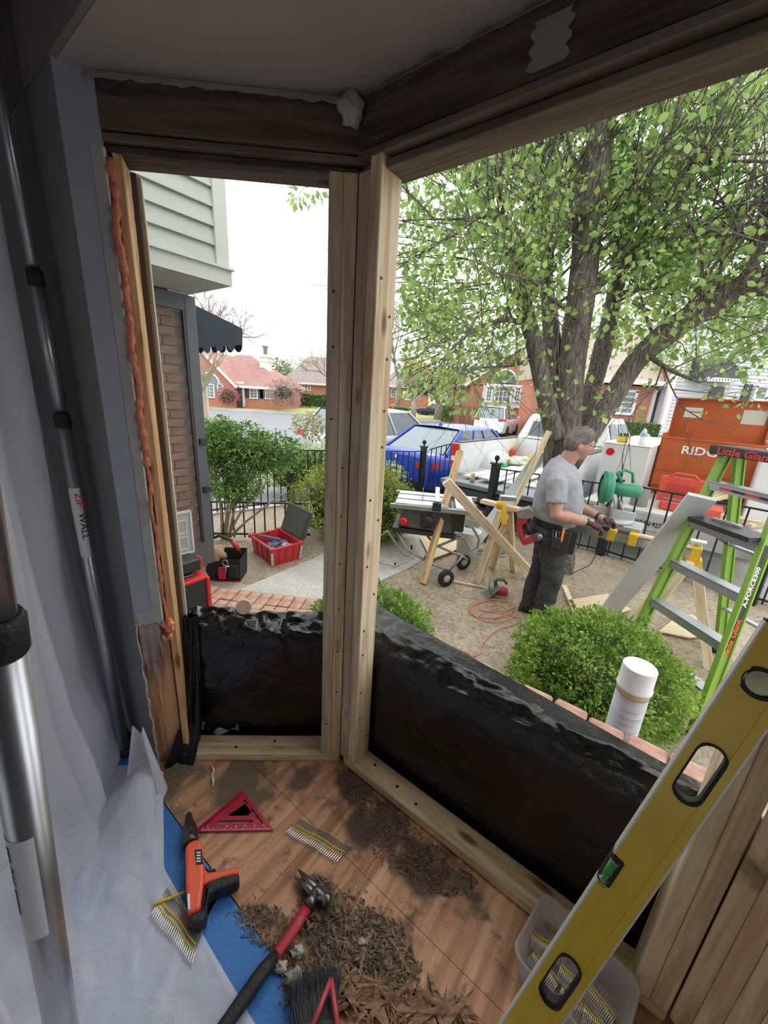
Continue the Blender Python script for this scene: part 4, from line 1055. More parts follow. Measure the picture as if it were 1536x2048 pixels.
# concrete walk and pad
pz = GZ + .015
struct('walkway', MB().prism([G(*p, pz) for p in ((470, 1178), (640, 1110), (700, 1085), (760, 1092), (1000, 1010), (870, 1010), (1010, 1090), (905, 1118), (735, 1235), (560, 1220), (505, 1212))][::-1] if False else [G(*p, pz) for p in ((465, 1185), (600, 1128), (750, 1060), (830, 1040), (930, 1060), (820, 1135), (735, 1172), (715, 1240), (500, 1225))][::-1], (0, 0, 0), (0, 0, -.05)), m_conc)
# plywood offcuts on the ground
def flat_panel(pts_px, z, th, m, label, nm='plywood_offcut'):
    ps = [G(x, y, z) for x, y in pts_px]
    if sum(ps[k].x * ps[(k + 1) % len(ps)].y - ps[(k + 1) % len(ps)].x * ps[k].y for k in range(len(ps))) > 0: ps = ps[::-1]
    o = centred(MB().prism(ps, (0, 0, 0), (0, 0, -th)), nm, m); return tag(o, label, 'plywood')
m_osb = mat('pale_plywood', (.62, .50, .30), .8, c2=(.72, .61, .42), ns=6, stretch=(1, 6, 1), bump=.15)
flat_panel([(840, 1075), (940, 1058), (965, 1080), (862, 1118)], GZ + .04, .012, m_osb, 'plywood offcut on the concrete under the table saw')
flat_panel([(1135, 1200), (1215, 1187), (1262, 1218), (1200, 1240), (1160, 1225)], GZ + .03, .012, m_osb, 'pale plywood offcut lying on the dirt beside the worker')
flat_panel([(1318, 1262), (1355, 1232), (1385, 1228), (1430, 1268), (1380, 1275)], GZ + .03, .012, m_osb, 'plywood scrap lying on the dirt beneath the ladder')
# brick pavers between the walk and the wall: each one its own block
pv = MB().prism([G(*p, GZ + .01) for p in ((395, 1235), (405, 1160), (462, 1160), (560, 1190), (650, 1215), (650, 1245))][::-1], (0, 0, 0), (0, 0, -.04)); pvo = struct('paver_bed', pv, m_mortar)
pm = None; d1 = (G(650, 1228, GZ) - G(430, 1200, GZ)).normalized(); d2 = Vector((-d1.y, d1.x, 0)); o0 = G(405, 1245, GZ)
for r_ in range(0, 11):
    for c_ in range(-2, 11):
        p = o0 + d1 * (c_ * .108 + .03) + d2 * (r_ * .205 + (.0)) + UP * .03
        x = 768 + 0
        v = M3.T @ (np.array(p) - CAM); X_, Y_ = 768 + FPX * v[0] / v[2], 1024 + FPX * v[1] / v[2]
        if not (385 < X_ < 655 and Y_ > 1165 + (X_ - 420) * .14 and Y_ < 1262): continue
        if pm is None:
            o = MB().box((0, 0, 0), (.098, .196, .05)).build('paver', m_brk, None, bevel=.004); pm = o.data
        else: o = bpy.data.objects.new('paver', pm); C.objects.link(o)
        o.matrix_world = Matrix.Translation(p + UP * rnd.uniform(-.012, -.004)) @ Matrix((d1, d2, UP)).transposed().to_4x4(); o.parent = pvo
# leaf and straw litter
def litter(name, px_areas, n, smin, smax, m, label, seed):
    rr = random.Random(seed); mb = MB()
    for k in range(n):
        x0, y0, x1, y1 = px_areas[rr.randrange(len(px_areas))]
        p = G(rr.uniform(x0, x1), rr.uniform(y0, y1), GZ + .006); th = rr.uniform(0, PI); s_ = rr.uniform(smin, smax)
        if (p - P0).dot(N) < .42 or (p - J0).dot(Mm) < .42: continue
        d = Vector((math.cos(th), math.sin(th), rr.uniform(-.2, .4))) * s_; e = Vector((-math.sin(th), math.cos(th), rr.uniform(-.3, .3))) * s_ * rr.uniform(.06, .3)
        i = mb.pts([p - d * .5, p - e * .5, p + d * .5 + UP * .004, p + e * .5]); mb.face((i, i + 1, i + 2, i + 3))
    return tag(mb.build(name, m, None, kind='stuff'), label, 'litter')
m_lit = mat('straw_litter', (.36, .27, .17), .95, c2=(.55, .45, .32), ns=10, island=.5)
litter('leaf_litter', [(430, 1085, 640, 1170), (700, 1140, 1050, 1380), (1100, 1120, 1536, 1240), (850, 1080, 1250, 1200), (1290, 1230, 1450, 1500)], 15000, .008, .030, m_lit, 'dry straw and leaf litter strewn over the dirt yard', 21)
m_grs = leafmat('short_grass', (.20, .30, .08), (.34, .42, .14), tr=.2)
litter('sparse_grass', [(700, 1130, 880, 1250), (760, 1180, 980, 1260), (1000, 1120, 1060, 1160)], 2600, .008, .03, m_grs, 'sparse green grass tufts among the dirt near the saw wheels', 22)

# ================================================================== NEIGHBOURING WING ON THE LEFT
wu = -3.238
W0 = UN(wu, 1.677)
def WP(nn, z, du=0.0): return UN(wu + du, nn, z)
wing = MB().prism([WP(-1.5, GZ - .2, -.12), WP(1.677, GZ - .2, -.12), WP(1.677, GZ - .2, -2.2), WP(-1.5, GZ - .2, -2.2)][::-1], (0, 0, 0), (0, 0, 2.60)); wing = wing
wg = struct('wing_wall', MB().prism([WP(.3, GZ - .2, -.045), WP(1.672, GZ - .2, -.045), WP(1.672, GZ - .2, -3.2), WP(.3, GZ - .2, -3.2)], (0, 0, 0), (0, 0, 2.75)), m_mortar)
bme = None; m_brk2 = mat('brown_brick', (.22, .10, .06), .85, c2=(.36, .19, .12), ns=14, bump=.4, bs=50)
for row in range(38):
    z = GZ + .0677 * row + .03
    k = 0; x = 1.672 - (.3 if row % 2 else .2)
    while x > .55:
        o = bpy.data.objects.new('brick', bme) if bme else MB().box((0, 0, 0), (.194, .05, .058)).build('brick', m_brk2, None)
        if bme: C.objects.link(o)
        bme = o.data
        o.matrix_world = Matrix.Translation(WP(x + .097 - (.0 if row % 2 else 0), z, -.024 + rnd.uniform(-.003, .003))) @ Matrix((N, -U, UP)).transposed().to_4x4(); o.parent = wg
        x -= .2032
# upper storey with lap siding overhanging
m_sid = mat('pale_green_siding', (.42, .45, .39), .6, c2=(.39, .42, .365), ns=3, stretch=(1, 1, 6), bump=.05)
m_sidt = mat('pale_green_trim', (.50, .53, .47), .55)
su = -2.651
up_ = struct('wing_upper_wall', MB().prism([UN(su - .03, -.6, 2.095), UN(su - .03, 1.665, 2.095), UN(-5.4, 1.665, 2.095), UN(-5.4, -.6, 2.095)], (0, 0, 0), (0, 0, 2.2)), m_sidt)
for k in range(20):
    z = 2.20 + k * .105
    a, b_ = UN(su - .012, -.6, z), UN(su - .012, 1.60, z)
    MB().prism([a + U * -.012 + UP * .11, a + U * .012, a + U * .006 + UP * 0, a - U * .018][::1], a, b_).build('siding_board', m_sid, up_)
MB().bar(UN(su, -.6, 2.135), UN(su, 1.69, 2.135), .03, .092, side=U).build('fascia_board', m_sidt, up_)
MB().bar(UN(su + .012, -.6, 2.185), UN(su + .012, 1.70, 2.185), .05, .014, side=U).build('drip_cap', m_sidt, up_)
MB().bar(UN(su - .006, 1.635, 2.19), UN(su - .006, 1.635, 4.2), .09, .03, side=N).build('corner_board', m_sidt, up_)
MB().prism([UN(su - .02, -.6, 2.088), UN(su - .02, 1.685, 2.088), UN(wu - .2, 1.685, 2.088), UN(wu - .2, -.6, 2.088)], (0, 0, 0), (0, 0, .012)).build('soffit', mat('soffit_paint', (.60, .64, .66), .6), up_)
a = PL(348, 568, WP(0, 0, .02), U)
MB().bar(WP(a.dot(N) - .0, 2.088, .03), WP(a.dot(N) - .0, 1.965, .03), .14, .06, side=N).build('frieze_block', mat('cream_block', (.66, .69, .62), .6), up_)
# storm door folded open in front of the brick
sd = thing('storm_door', 'tall grey framed glass storm door standing open before the brown brick wall', 'door', tuple(WP(1.45, -.1, .06)))
n0, n1 = 1.20, 1.705
sz0, sz1 = -.12, 2.075
m_bronze = mat('grey_bronze_frame', (.10, .105, .115), .45)
for nm, a0, a1, z0, z1 in (('stile', n1 - .085, n1, sz0, sz1), ('stile', n0, n0 + .08, sz0, sz1), ('rail', n0 + .08, n1 - .085, sz1 - .11, sz1), ('rail', n0 + .08, n1 - .085, sz0, sz0 + .22)):
    MB().bar(WP((a0 + a1) / 2, z0, .06), WP((a0 + a1) / 2, z1, .06), a1 - a0, .035, side=N).build(nm, m_bronze, sd, bevel=.003)
MB().bar(WP(n1 - .10, sz0 + .22, .075), WP(n1 - .10, sz1 - .11, .075), .018, .02, side=N).build('glazing_bead', m_blkp, sd)
MB().bar(WP((n0 + n1) / 2, sz0 + .2, .06), WP((n0 + n1) / 2, sz1 - .1, .06), n1 - n0 - .16, .004, side=N).build('pane', glass('door_glass', (.35, .35, .34), .10, .05), sd)
for z in (.55, .96):
    MB().bar(WP(n1 - .03, z, .085), WP(n1 - .03, z + .05, .085), .06, .03, side=N).bar(WP(n1 + .0, z + .02, .09), WP(n1 + .05, z + .02, .09), .012, .012).build('latch', m_blkp, sd)
# stoop
st = MB().prism([WP(.4, GZ, -.01), WP(1.45, GZ, -.01), WP(1.45, GZ, .42), WP(.4, GZ, .42)][::-1], (0, 0, 0), (0, 0, .20))
struct('brick_stoop', st, m_brk)
# awning
aw = thing('awning', 'black canvas awning with a scalloped edge on the far side of the wing', 'awning', tuple(WP(1.7, 1.9)))
def AP(x, y, nn): return PL(x, y, WP(0, 0), U)
q = [AP(370, 600, 1.72), AP(485, 657, 1.72), AP(485, 690, 1.72), AP(372, 697, 1.72)]
mb = MB(); i = mb.pts(q + [p - U * 1.3 for p in q]); 
for f in ((0, 1, 2, 3), (7, 6, 5, 4), (0, 4, 5, 1), (1, 5, 6, 2)): mb.face([i + j for j in f])
mb.build('canopy', mat('black_canvas', (.035, .05, .07), .7, bump=.2, bs=100), aw)
for k in range(10):
    a = q[2] - U * (.065 + .13 * k); MB().lathe([(.06, -.003), (.06, .003)], a + UP * .0, 12, N).build('scallop', MATS['black_canvas'], aw)
a = q[3]; b_ = q[2]
for k in range(4):
    p = lerp(a, b_, .12 + .22 * k) - UP * .005; MB().lathe([(.035, -.003), (.035, .003)], p + N * .0, 10, U).build('scallop', MATS['black_canvas'], aw)


# ================================================================== IRON FENCE
m_iron = mat('black_iron', (.016, .022, .028), .45, .3)
def fence_section(a, b, z0, z1, label, n=None, arch=0.0, finial=False, posts=(True, True), step=.11, grp=None):
    t = thing('iron_fence' if not arch else 'iron_gate', label, 'fence' if not arch else 'gate', tuple(a), grp)
    L = (b - a).length; n = n or max(2, int(L / step)); d = (b - a).normalized()
    MB().bar(a + UP * (z0 + .08), b + UP * (z0 + .08), .028, .022).build('rail', m_iron, t)
    pts2 = [lerp(a, b, k / 10) + UP * (z1 + arch * math.sin(PI * .5 * k / 10)) for k in range(11)]
    mb = MB()
    for k in range(10): mb.bar(pts2[k], pts2[k + 1], .028, .018)
    mb.build('rail', m_iron, t)
    for k in range(n):
        f = (k + .5) / n; p = lerp(a, b, f); zt = z1 + arch * math.sin(PI * .5 * f) + (.09 if finial else 0)
        mb = MB().bar(p + UP * (z0 + .03), p + UP * zt, .016, .016, side=d)
        if finial: mb.tube([p + UP * zt, p + UP * (zt + .05)], [.02, .001], 6)
        mb.build('picket', m_iron, t)
    return t
def fence_post(p, h, label, r=.045):
    t = thing('fence_post', label, 'post', tuple(p))
    MB().box(p + UP * (h / 2), (r * 2, r * 2, h), R(35)).build('shaft', m_iron, t, bevel=.004)
    MB().box(p + UP * (h + .012), (r * 2.5, r * 2.5, .025), R(35)).build('cap', m_iron, t)
    MB().lathe([(.012, 0), (.014, .03), (.034, .05), (.040, .075), (.030, .10), (.01, .115)], p + UP * (h + .02), 12).build('ball_finial', m_iron, t)
    return t
H_ = .60 - GZ - .12
F1 = [FEN[k] for k in range(len(FEN))]
fence_section(F1[0], F1[1], 0, .97, 'black iron fence run behind the leafy shrub on the left')
fence_section(F1[1], F1[2], 0, .94, 'black iron fence run in front of the blue car')
gt = F1[2] + Vector((.62, -.52, 0))
fence_section(F1[2] + Vector((.1, 0, 0)), F1[2] + Vector((.80, .0, 0)) , 0.02, .98, 'black iron garden gate rising in an arch beside the blue car', arch=.17, n=8)
fence_section(F1[3], F1[4], 0, .96, 'black iron fence run behind the worker')
fence_section(F1[4], F1[5], 0, 1.0, 'black iron fence run in front of the work truck bumper', step=.16)
fence_section(F1[5], F1[6], 0, 1.0, 'black iron fence run at the right edge beyond the green ladder', step=.16)
for p, lb_ in ((F1[1], 'black iron post between the shrub and the pine corner post'), (F1[2], 'black iron post with a ball finial in front of the blue car'), (F1[3], 'black iron post with a ball finial in front of the lowered pickup tailgate'), (F1[4], 'black iron post right of the worker'), (F1[5], 'black iron post behind the green ladder')):
    fence_post(p, 1.02, lb_, .05 if p is F1[3] else .045)
# lower bent wire panel in front on the left
fence_section(Vector((-2.35, 4.55, GZ)), Vector((-.95, 4.75, GZ)), 0, .50, 'low black iron edging rail behind the red crate', step=.12)

# ================================================================== VEHICLES
m_tire = mat('tyre_rubber', (.02, .02, .022), .8)
m_rim = mat('wheel_rim', (.45, .46, .48), .35, .8)
m_win = mat('car_glass', (.05, .065, .075), .06, c2=(.09, .11, .12), ns=2, spec=.8)
m_winl = mat('rear_glass_sky', (.16, .22, .24), .05, spec=.9)
m_tail = mat('tail_light', (.62, .02, .02), .25)
m_head = mat('lamp_lens', (.7, .72, .75), .15)
m_dkp = mat('dark_trim', (.03, .03, .033), .6)
m_plt = mat('plate_white', (.72, .74, .75), .5)
def paint(name, c, rough=.32): return mat(name, c, rough, spec=.5, coat=.15)
def vehicle(name, label, loc, head, L, Wd, Hh, shape, pm, cat='car', group=None, detail=1):
    """local frame: x right, y forward from the rear bumper, z up; head = angle from +y towards +x"""
    X = Vector((math.cos(head), -math.sin(head), 0)); Y = Vector((math.sin(head), math.cos(head), 0))
    loc = Vector(loc); xf = Matrix.Translation(loc) @ Matrix((X, Y, UP)).transposed().to_4x4()
    t = thing(name, label, cat, tuple(loc), group); w = Wd / 2
    belt, deck, hood = shape['belt'], shape['deck'], shape['hood']
    r0, r1, f1, f0 = [v * L for v in shape['gh']]       # rear glass base, rear roof, front roof, windscreen base
    def top(y):
        if y < r0: q = y / r0; return deck * (.93 + .07 * min(1, q * 4)) if q < .25 else deck + (belt - deck) * (q - .25) / .75
        if y > f0: q = (y - f0) / (L - f0); return belt + (hood - belt) * q if q < .8 else hood * (1 - .12 * (q - .8) / .2)
        return belt
    st = [0, .012, .05, .12, .2, .3, .4, .5, .6, .7, .8, .88, .94, .985, 1.0]
    mb = MB(xf); rings = []
    for s_ in st:
        y = s_ * L; k = 1 - .10 * max(0, (.10 - s_) / .10) ** 1.6 - .16 * max(0, (s_ - .86) / .14) ** 1.7
        zt = top(y); zb = .22 + .10 * max(0, (.05 - s_) / .05) + .06 * max(0, (s_ - .95) / .05); ww = w * k
        if s_ in (0, 1.0): zt *= .96
        pr = [(ww * .90, zb), (ww * .985, zb + .10), (ww * 1.0, zb + (zt - zb) * .55), (ww * .985, zb + (zt - zb) * .86), (ww * .90, zt - .01), (ww * .5, zt + .025)]
        full = pr + [(-x, z) for x, z in pr[::-1]]
        rings.append(mb.pts([(x, y, z) for x, z in full]))
    nn = 12
    for k in range(len(rings) - 1):
        for j in range(nn): mb.face((rings[k] + j, rings[k] + (j + 1) % nn, rings[k + 1] + (j + 1) % nn, rings[k + 1] + j), True)
    mb.face([rings[0] + j for j in range(nn)][::-1]); mb.face([rings[-1] + j for j in range(nn)])
    body = mb.build('body', pm, t)
    # greenhouse
    wb_, wt = w * .90, w * shape.get('tumble', .72)
    def gh(y, up):   # half width
        return wt if up else wb_
    mb = MB(xf); zt = Hh
    P = [(-wb_, r0, belt), (wb_, r0, belt), (wb_, f0, belt), (-wb_, f0, belt), (-wt, r1, zt - .03), (wt, r1, zt - .03), (wt, f1, zt - .03), (-wt, f1, zt - .03)]
    i = mb.pts(P)
    for f in ((0, 1, 5, 4), (1, 2, 6, 5), (2, 3, 7, 6), (3, 0, 4, 7)): mb.face([i + j for j in f])
    mb.build('glasshouse', m_win, t)
    mb = MB(xf)
    ps = []
    ny = 6; rr_ = []
    for k in range(ny + 1):
        y = r1 - .04 + (f1 + .06 - r1) * k / ny; cr = .035 * math.sin(PI * k / ny)
        rr_.append(mb.pts([(-wt - .015, y, zt - .045), (-wt * .9, y, zt - .005 + cr * .6), (0, y, zt + .02 + cr), (wt * .9, y, zt - .005 + cr * .6), (wt + .015, y, zt - .045)]))
    for k in range(ny):
        for j in range(4): mb.face((rr_[k] + j, rr_[k] + j + 1, rr_[k + 1] + j + 1, rr_[k + 1] + j), True)
    mb.build('roof', pm, t)
    for sx in (-1, 1):
        A = lambda y, up: Vector((sx * (gh(y, up) + .004), y, (zt - .035) if up else belt))
        MB(xf).bar(A(r0, 0), A(r1, 1), .09, .04, side=(0, 1, 0)).build('pillar', pm, t); MB(xf).bar(A(f0, 0), A(f1, 1), .06, .04, side=(0, 1, 0)).build('pillar', pm, t)
        for q in shape.get('pill', (.45,)):
            yb = r0 + (f0 - r0) * q; yt = r1 + (f1 - r1) * (q + .02); MB(xf).bar(A(yb, 0), A(yt, 1), .06, .03, side=(0, 1, 0)).build('pillar', pm, t)
        if shape.get('quarter'):
            a_, b2, c_ = A(r0, 0), A(r0 + shape['quarter'] * L, 0), A(r1, 1); c2 = A(r1 + shape['quarter'] * L * .5, 1)
            mb = MB(xf); j = mb.pts([a_, b2, c2, c_]); mb.face((j, j + 1, j + 2, j + 3)); mb.build('quarter_panel', pm, t)
    if detail:
        MB(xf).grid(lambda a, b: ((a - .5) * 2 * (wb_ * (1 - b) + wt * b) * .90, r0 + (r1 - r0) * b * .96 + .0 - .012, belt + (zt - .06 - belt) * b + .02), 6, 4).build('rear_window', m_winl, t)
    for sx in (-1, 1):
        for y in (shape['wb'][0] * L, shape['wb'][1] * L):
            rw = shape.get('wr', .33); 
            wh = MB(xf); wh.lathe([(rw * .55, -.11), (rw * .93, -.11), (rw, -.08), (rw, .08), (rw * .93, .11), (rw * .62, .11)], (sx * (w - .10), y, rw), 20, (1, 0, 0)); o = wh.build('tyre', m_tire, t)
            MB(xf).lathe([(rw * .1, -.095), (rw * .64, -.10), (rw * .64, .10), (rw * .1, .095)], (sx * (w - .10), y, rw), 14, (1, 0, 0)).build('wheel_rim', m_rim, o)
        if shape.get('lights', 1):
            lz = shape.get('lz', deck - .18)
            MB(xf).grid(lambda a, b: (sx * w * (.93 - .36 * a), -.012 + .10 * (1 - a) ** 3, lz + .13 * b - .02 * a), 8, 3).build('tail_light', m_tail, t)
            MB(xf).grid(lambda a, b: (sx * (w * .975), .04 + .28 * a, lz + .13 * b * (1 - .4 * a)), 4, 2).build('tail_light_side', m_tail, t)
        MB(xf).blob((sx * (w + .09), f0 - .25, belt + .06), (.10, .06, .075)).build('mirror', pm, t)
    lz = shape.get('pz', .62)
    MB(xf).box((0, -.015, lz), (.31, .012, .155)).build('licence_plate', m_plt, t)
    MB(xf).box((0, -.005, .33), (Wd * .62, .05, .16)).build('bumper_insert', m_dkp, t)
    return t, xf
SED = dict(belt=.93, deck=.99, hood=.86, gh=(.13, .30, .60, .76), wb=(.20, .81), pill=(.36, .62), wr=.33, lz=.72, pz=.60)
SUVS = dict(belt=1.05, deck=1.02, hood=.98, gh=(.015, .10, .62, .76), wb=(.19, .80), pill=(.25, .55), wr=.36, quarter=.09, lz=.95, pz=.80)
HD = R(41)
# blue sedan
g = Vector((.20, 8.05, RZ))
bl_, xfb = vehicle('blue_sedan', 'bright blue sedan parked behind the iron fence', g, HD, 4.65, 1.83, 1.43, SED, paint('blue_paint', (.015, .06, .48)), 'car')
MB(xfb).prism([(-.01, 1.45, 1.45), (-.01, 1.62, 1.45), (-.01, 1.60, 1.475), (-.01, 1.47, 1.53)], (0, 0, 0), (.02, 0, 0)).build('roof_fin', MATS['blue_paint'], bl_)
MB(xfb).lathe([(.041, -.004), (.041, .003)], (0, -.02, .86), 16, (0, -1, 0)).build('badge', m_wht, bl_)
MB(xfb).box((0, -.022, .60), (.22, .002, .05)).build('plate_characters', m_ink, bl_)
for sx in (-1, 1): MB(xfb).cyl((sx * .5, -.03, .30), (sx * .5, .05, .30), .04).build('exhaust', m_steel, bl_)
vehicle('white_crossover', 'white crossover parked beyond the white pickup, seen from behind', (5.9, 23.6, RZ), R(28), 4.9, 1.95, 1.72, SUVS, paint('white_paint', (.80, .82, .84)), 'car')
vehicle('white_estate', 'white estate car parked at the left beyond the leafy shrub', (-8.4, 16.8, RZ), R(-68), 4.9, 1.9, 1.62, dict(SUVS, gh=(.02, .10, .58, .74)), MATS['white_paint'], 'car')
vehicle('silver_hatchback', 'silver grey car half hidden behind the pine corner post', (-1.75, 9.6, RZ), R(41), 4.5, 1.85, 1.66, dict(SUVS, gh=(.04, .14, .6, .78)), paint('silver_paint', (.42, .44, .46)), 'car')
vehicle('red_car', 'small red car far off across the junction', (.6, 50, RZ), R(-80), 4.4, 1.8, 1.5, SED, paint('red_paint', (.55, .03, .03)), 'car', detail=0)
vehicle('black_sedan', 'black sedan parked far off under the dark tree', (7.6, 44.5, RZ), R(-75), 4.6, 1.8, 1.45, SED, paint('black_paint', (.02, .022, .03)), 'car', detail=0)

# white pickup with the tailgate down
def pickup():
    c = (G(909, 884, .73)); X = Vector((math.cos(HD), -math.sin(HD), 0)); Y = Vector((math.sin(HD), math.cos(HD), 0))
    loc = c + X * 1.0; loc.z = RZ; xf = Matrix.Translation(loc) @ Matrix((X, Y, UP)).transposed().to_4x4()
    t = thing('white_pickup', 'white pickup truck with its tailgate down and lumber in the bed', 'truck', tuple(loc)); pm = MATS['white_paint']
    BL, zr, zf = 2.35, 1.35, .84
    for sx in (-1, 1):
        mb = MB(xf)
        mb.prism([(sx * .99, 0, .55), (sx * 1.0, 0, zr - .25), (sx * .98, 0, zr), (sx * .86, 0, zr), (sx * .86, 0, zf), (sx * .9, 0, .55)][::sx], (0, 0, 0), (0, BL, 0)); mb.build('bed_side', pm, t)
        MB(xf).bar((sx * .92, 0, zr + .008), (sx * .92, BL, zr + .008), .13, .016, side=(1, 0, 0)).build('rail_cap', m_dkp, t)
        def arch(a, b): th = PI * a; return (sx * (.86 - .22 * math.sin(PI * min(1, b * 1.0) * .5)), BL * .52 + .42 * math.cos(th), zf + .30 * math.sin(th) * (1 if b < .99 else .96))
        mb = MB(xf).grid(arch, 14, 4); 
        i = mb.pts([(sx * .64, BL * .52 + .42 * math.cos(PI * k / 14), zf + .29 * math.sin(PI * k / 14)) for k in range(15)]); mb.face([i + k for k in range(15)])
        mb.build('wheel_housing', pm, t)
        MB(xf).box((sx * .955, -.02, 1.12), (.10, .06, .42)).build('tail_light', m_tail, t)
        MB(xf).box((sx * .955, -.055, 1.08), (.07, .01, .08)).build('reverse_lens', m_wht, t)
        for y in (BL * .52, BL + 2.55):
            o = MB(xf).lathe([(.22, -.13), (.37, -.13), (.40, -.1), (.40, .1), (.37, .13), (.25, .13)], (sx * .86, y, .40), 20, (1, 0, 0)).build('tyre', m_tire, t)
            MB(xf).lathe([(.05, -.12), (.26, -.12), (.26, .12), (.05, .12)], (sx * .86, y, .40), 14, (1, 0, 0)).build('wheel_rim', m_rim, o)
    MB(xf).box((0, BL / 2, zf - .02), (1.74, BL, .05)).build('bed_floor', mat('bed_liner_grey', (.52, .53, .52), .7), t)
    MB(xf).box((0, BL - .03, (zf + zr) / 2), (1.74, .05, zr - zf)).build('bed_headboard', pm, t)
    MB(xf).box((0, -.30, zf - .06), (1.66, .58, .07)).build('tailgate', mat('tailgate_inner', (.16, .19, .20), .5), t, bevel=.01)
    MB(xf).box((0, -.14, .56), (1.9, .26, .20)).build('rear_bumper', mat('bumper_steel', (.10, .13, .15), .4, .6), t, bevel=.02)
    # cab
    y0 = BL + .04; mb = MB(xf); rings = []
    prof = [(0, 1.36), (.10, 1.78), (.3, 1.86), (1.5, 1.86), (1.75, 1.78), (2.25, 1.36)]
    side = [(y0, .50), (y0, 1.34), (y0 + 2.2, 1.34), (y0 + 3.4, 1.20), (y0 + 3.5, .9), (y0 + 3.5, .5)]
    mb.prism([(-.99, y, z) for y, z in side], (-.99, 0, 0), (.99, 0, 0)); mb.build('cab_body', pm, t, bevel=.05, seg=2)
    mb = MB(xf); A = [(y0 + y, z) for y, z in prof]
    i = mb.pts([(-.90 if z < 1.5 else -.74, y, z) for y, z in A] + [(.90 if z < 1.5 else .74, y, z) for y, z in A]); n_ = len(A)
    mb.face([i + k for k in range(n_)][::-1]); mb.face([i + n_ + k for k in range(n_)])
    for k in range(n_): mb.face((i + k, i + (k + 1) % n_, i + n_ + (k + 1) % n_, i + n_ + k))
    mb.build('cab_roof', pm, t)
    mb = MB(xf); i = mb.pts([(-.68, y0 + .012, 1.42), (.68, y0 + .012, 1.42), (.62, y0 + .075, 1.72), (-.62, y0 + .075, 1.72)]); mb.v = [tuple(Vector(p) - Y * .012) for p in mb.v]; mb.face((0, 1, 2, 3)); mb.build('rear_window', m_win, t)
    for sx in (-1, 1):
        for a0, a1 in ((.22, .82), (.92, 1.72)):
            mb = MB(xf); i = mb.pts([(sx * .895, y0 + a0, 1.40), (sx * .895, y0 + a1 + (.25 if a1 > 1 else 0), 1.40), (sx * .77, y0 + a1 - .02, 1.77), (sx * .77, y0 + a0 + .04, 1.77)]); mb.face((i, i + 1, i + 2, i + 3)); mb.build('side_window', m_winl, t)
            MB(xf).box((sx * 1.0, y0 + a0 + .14, 1.20), (.03, .16, .035)).build('door_handle', m_dkp, t)
            MB(xf).box((sx * .992, y0 + a1 + .05, .95), (.004, .012, .75)).build('door_gap', m_dkp, t)
        MB(xf).box((sx * 1.14, y0 + 1.95, 1.46), (.20, .10, .24)).build('mirror', m_head, t, bevel=.03)
        MB(xf).bar((sx * .9, y0 + 1.9, 1.38), (sx * 1.1, y0 + 1.93, 1.42), .04, .04).build('mirror_arm', m_dkp, t)
    # load
    def on(x, y, z): return xf @ Vector((x, y, z))
    for k, (x, y, a) in enumerate(((-.45, 1.0, .05), (-.25, .9, -.03), (-.02, .95, .06), (.2, .9, -.02))):
        o = board('plank', on(x - a, .0 - .30, zf + .025 + .02 * (k % 2)), on(x + a, 2.1, zf + .025 + .02 * (k % 2)), .18, .02, X, mat('primed_white_board', (.74, .74, .70), .6))
        tag(o, ('white board lying leftmost in the pickup bed', 'second white board from the left in the pickup bed', 'third white board from the left in the pickup bed', 'rightmost white board in the pickup bed')[k], 'board')
    pg = lambda x, y: (G(x, y, RZ + zf + .05) - loc)
    lc_ = lambda x, y: (pg(x, y).dot(X), min(pg(x, y).dot(Y), BL - .2))
    gx, gy = lc_(1012, 918)
    gas = thing('fuel_can', 'red plastic fuel can in the pickup bed by the cab', 'fuel can', tuple(on(gx, gy, zf)))
    p = on(gx, gy, zf + .16)
    MB().box(p, (.34, .22, .26), R(-30)).build('can_body', mat('fuel_red', (.75, .05, .04), .4), gas, bevel=.05, seg=3)
    MB().tube([p + Vector((-.08, 0, .12)), p + Vector((-.06, 0, .20)), p + Vector((.06, 0, .20)), p + Vector((.08, 0, .12))], .014, 8).build('handle', MATS['fuel_red'], gas)
    MB().tube([p + Vector((.12, 0, .12)), p + Vector((.2, .02, .22))], .015, 8).build('spout', m_yel, gas)
    def clutter(nm, x, y, sx, sy, sz, m, lb_, cat, seed):
        x, y = lc_(x, y); q = on(x, y, zf + sz * .7 + .02); o = centred(MB().blob(q, (sx, sy, sz), .6, seed, 16, 9), nm, m); tag(o, lb_, cat)
    clutter('tarp_bundle', 1038, 928, .30, .18, .10, mat('mixed_cloth', (.70, .68, .35), .8, c2=(.85, .85, .82), ns=9), 'crumpled yellow and white bags in the pickup bed', 'bag', 2)
    clutter('green_pouch', 1003, 932, .12, .08, .05, mat('green_cloth', (.05, .45, .18), .7), 'small green pouch in the pickup bed', 'pouch', 4)
    clutter('orange_bag', 1060, 926, .12, .1, .10, mat('orange_cloth', (.85, .45, .05), .7), 'orange bag at the right of the pickup bed', 'bag', 5)
    clutter('white_bundle', 1030, 912, .22, .15, .08, m_wht, 'white bundle behind the red fuel can', 'bag', 6)
    o = centred(MB().lathe([(.035, 0), (.04, .05), (.04, .12), (.02, .14)], on(-.35, -.4, zf - .02), 12), 'caulk_can', mat('tan_can', (.62, .48, .32), .6)); tag(o, 'small tan can standing on the lowered pickup tailgate', 'can')
    return xf
xfp = pickup()

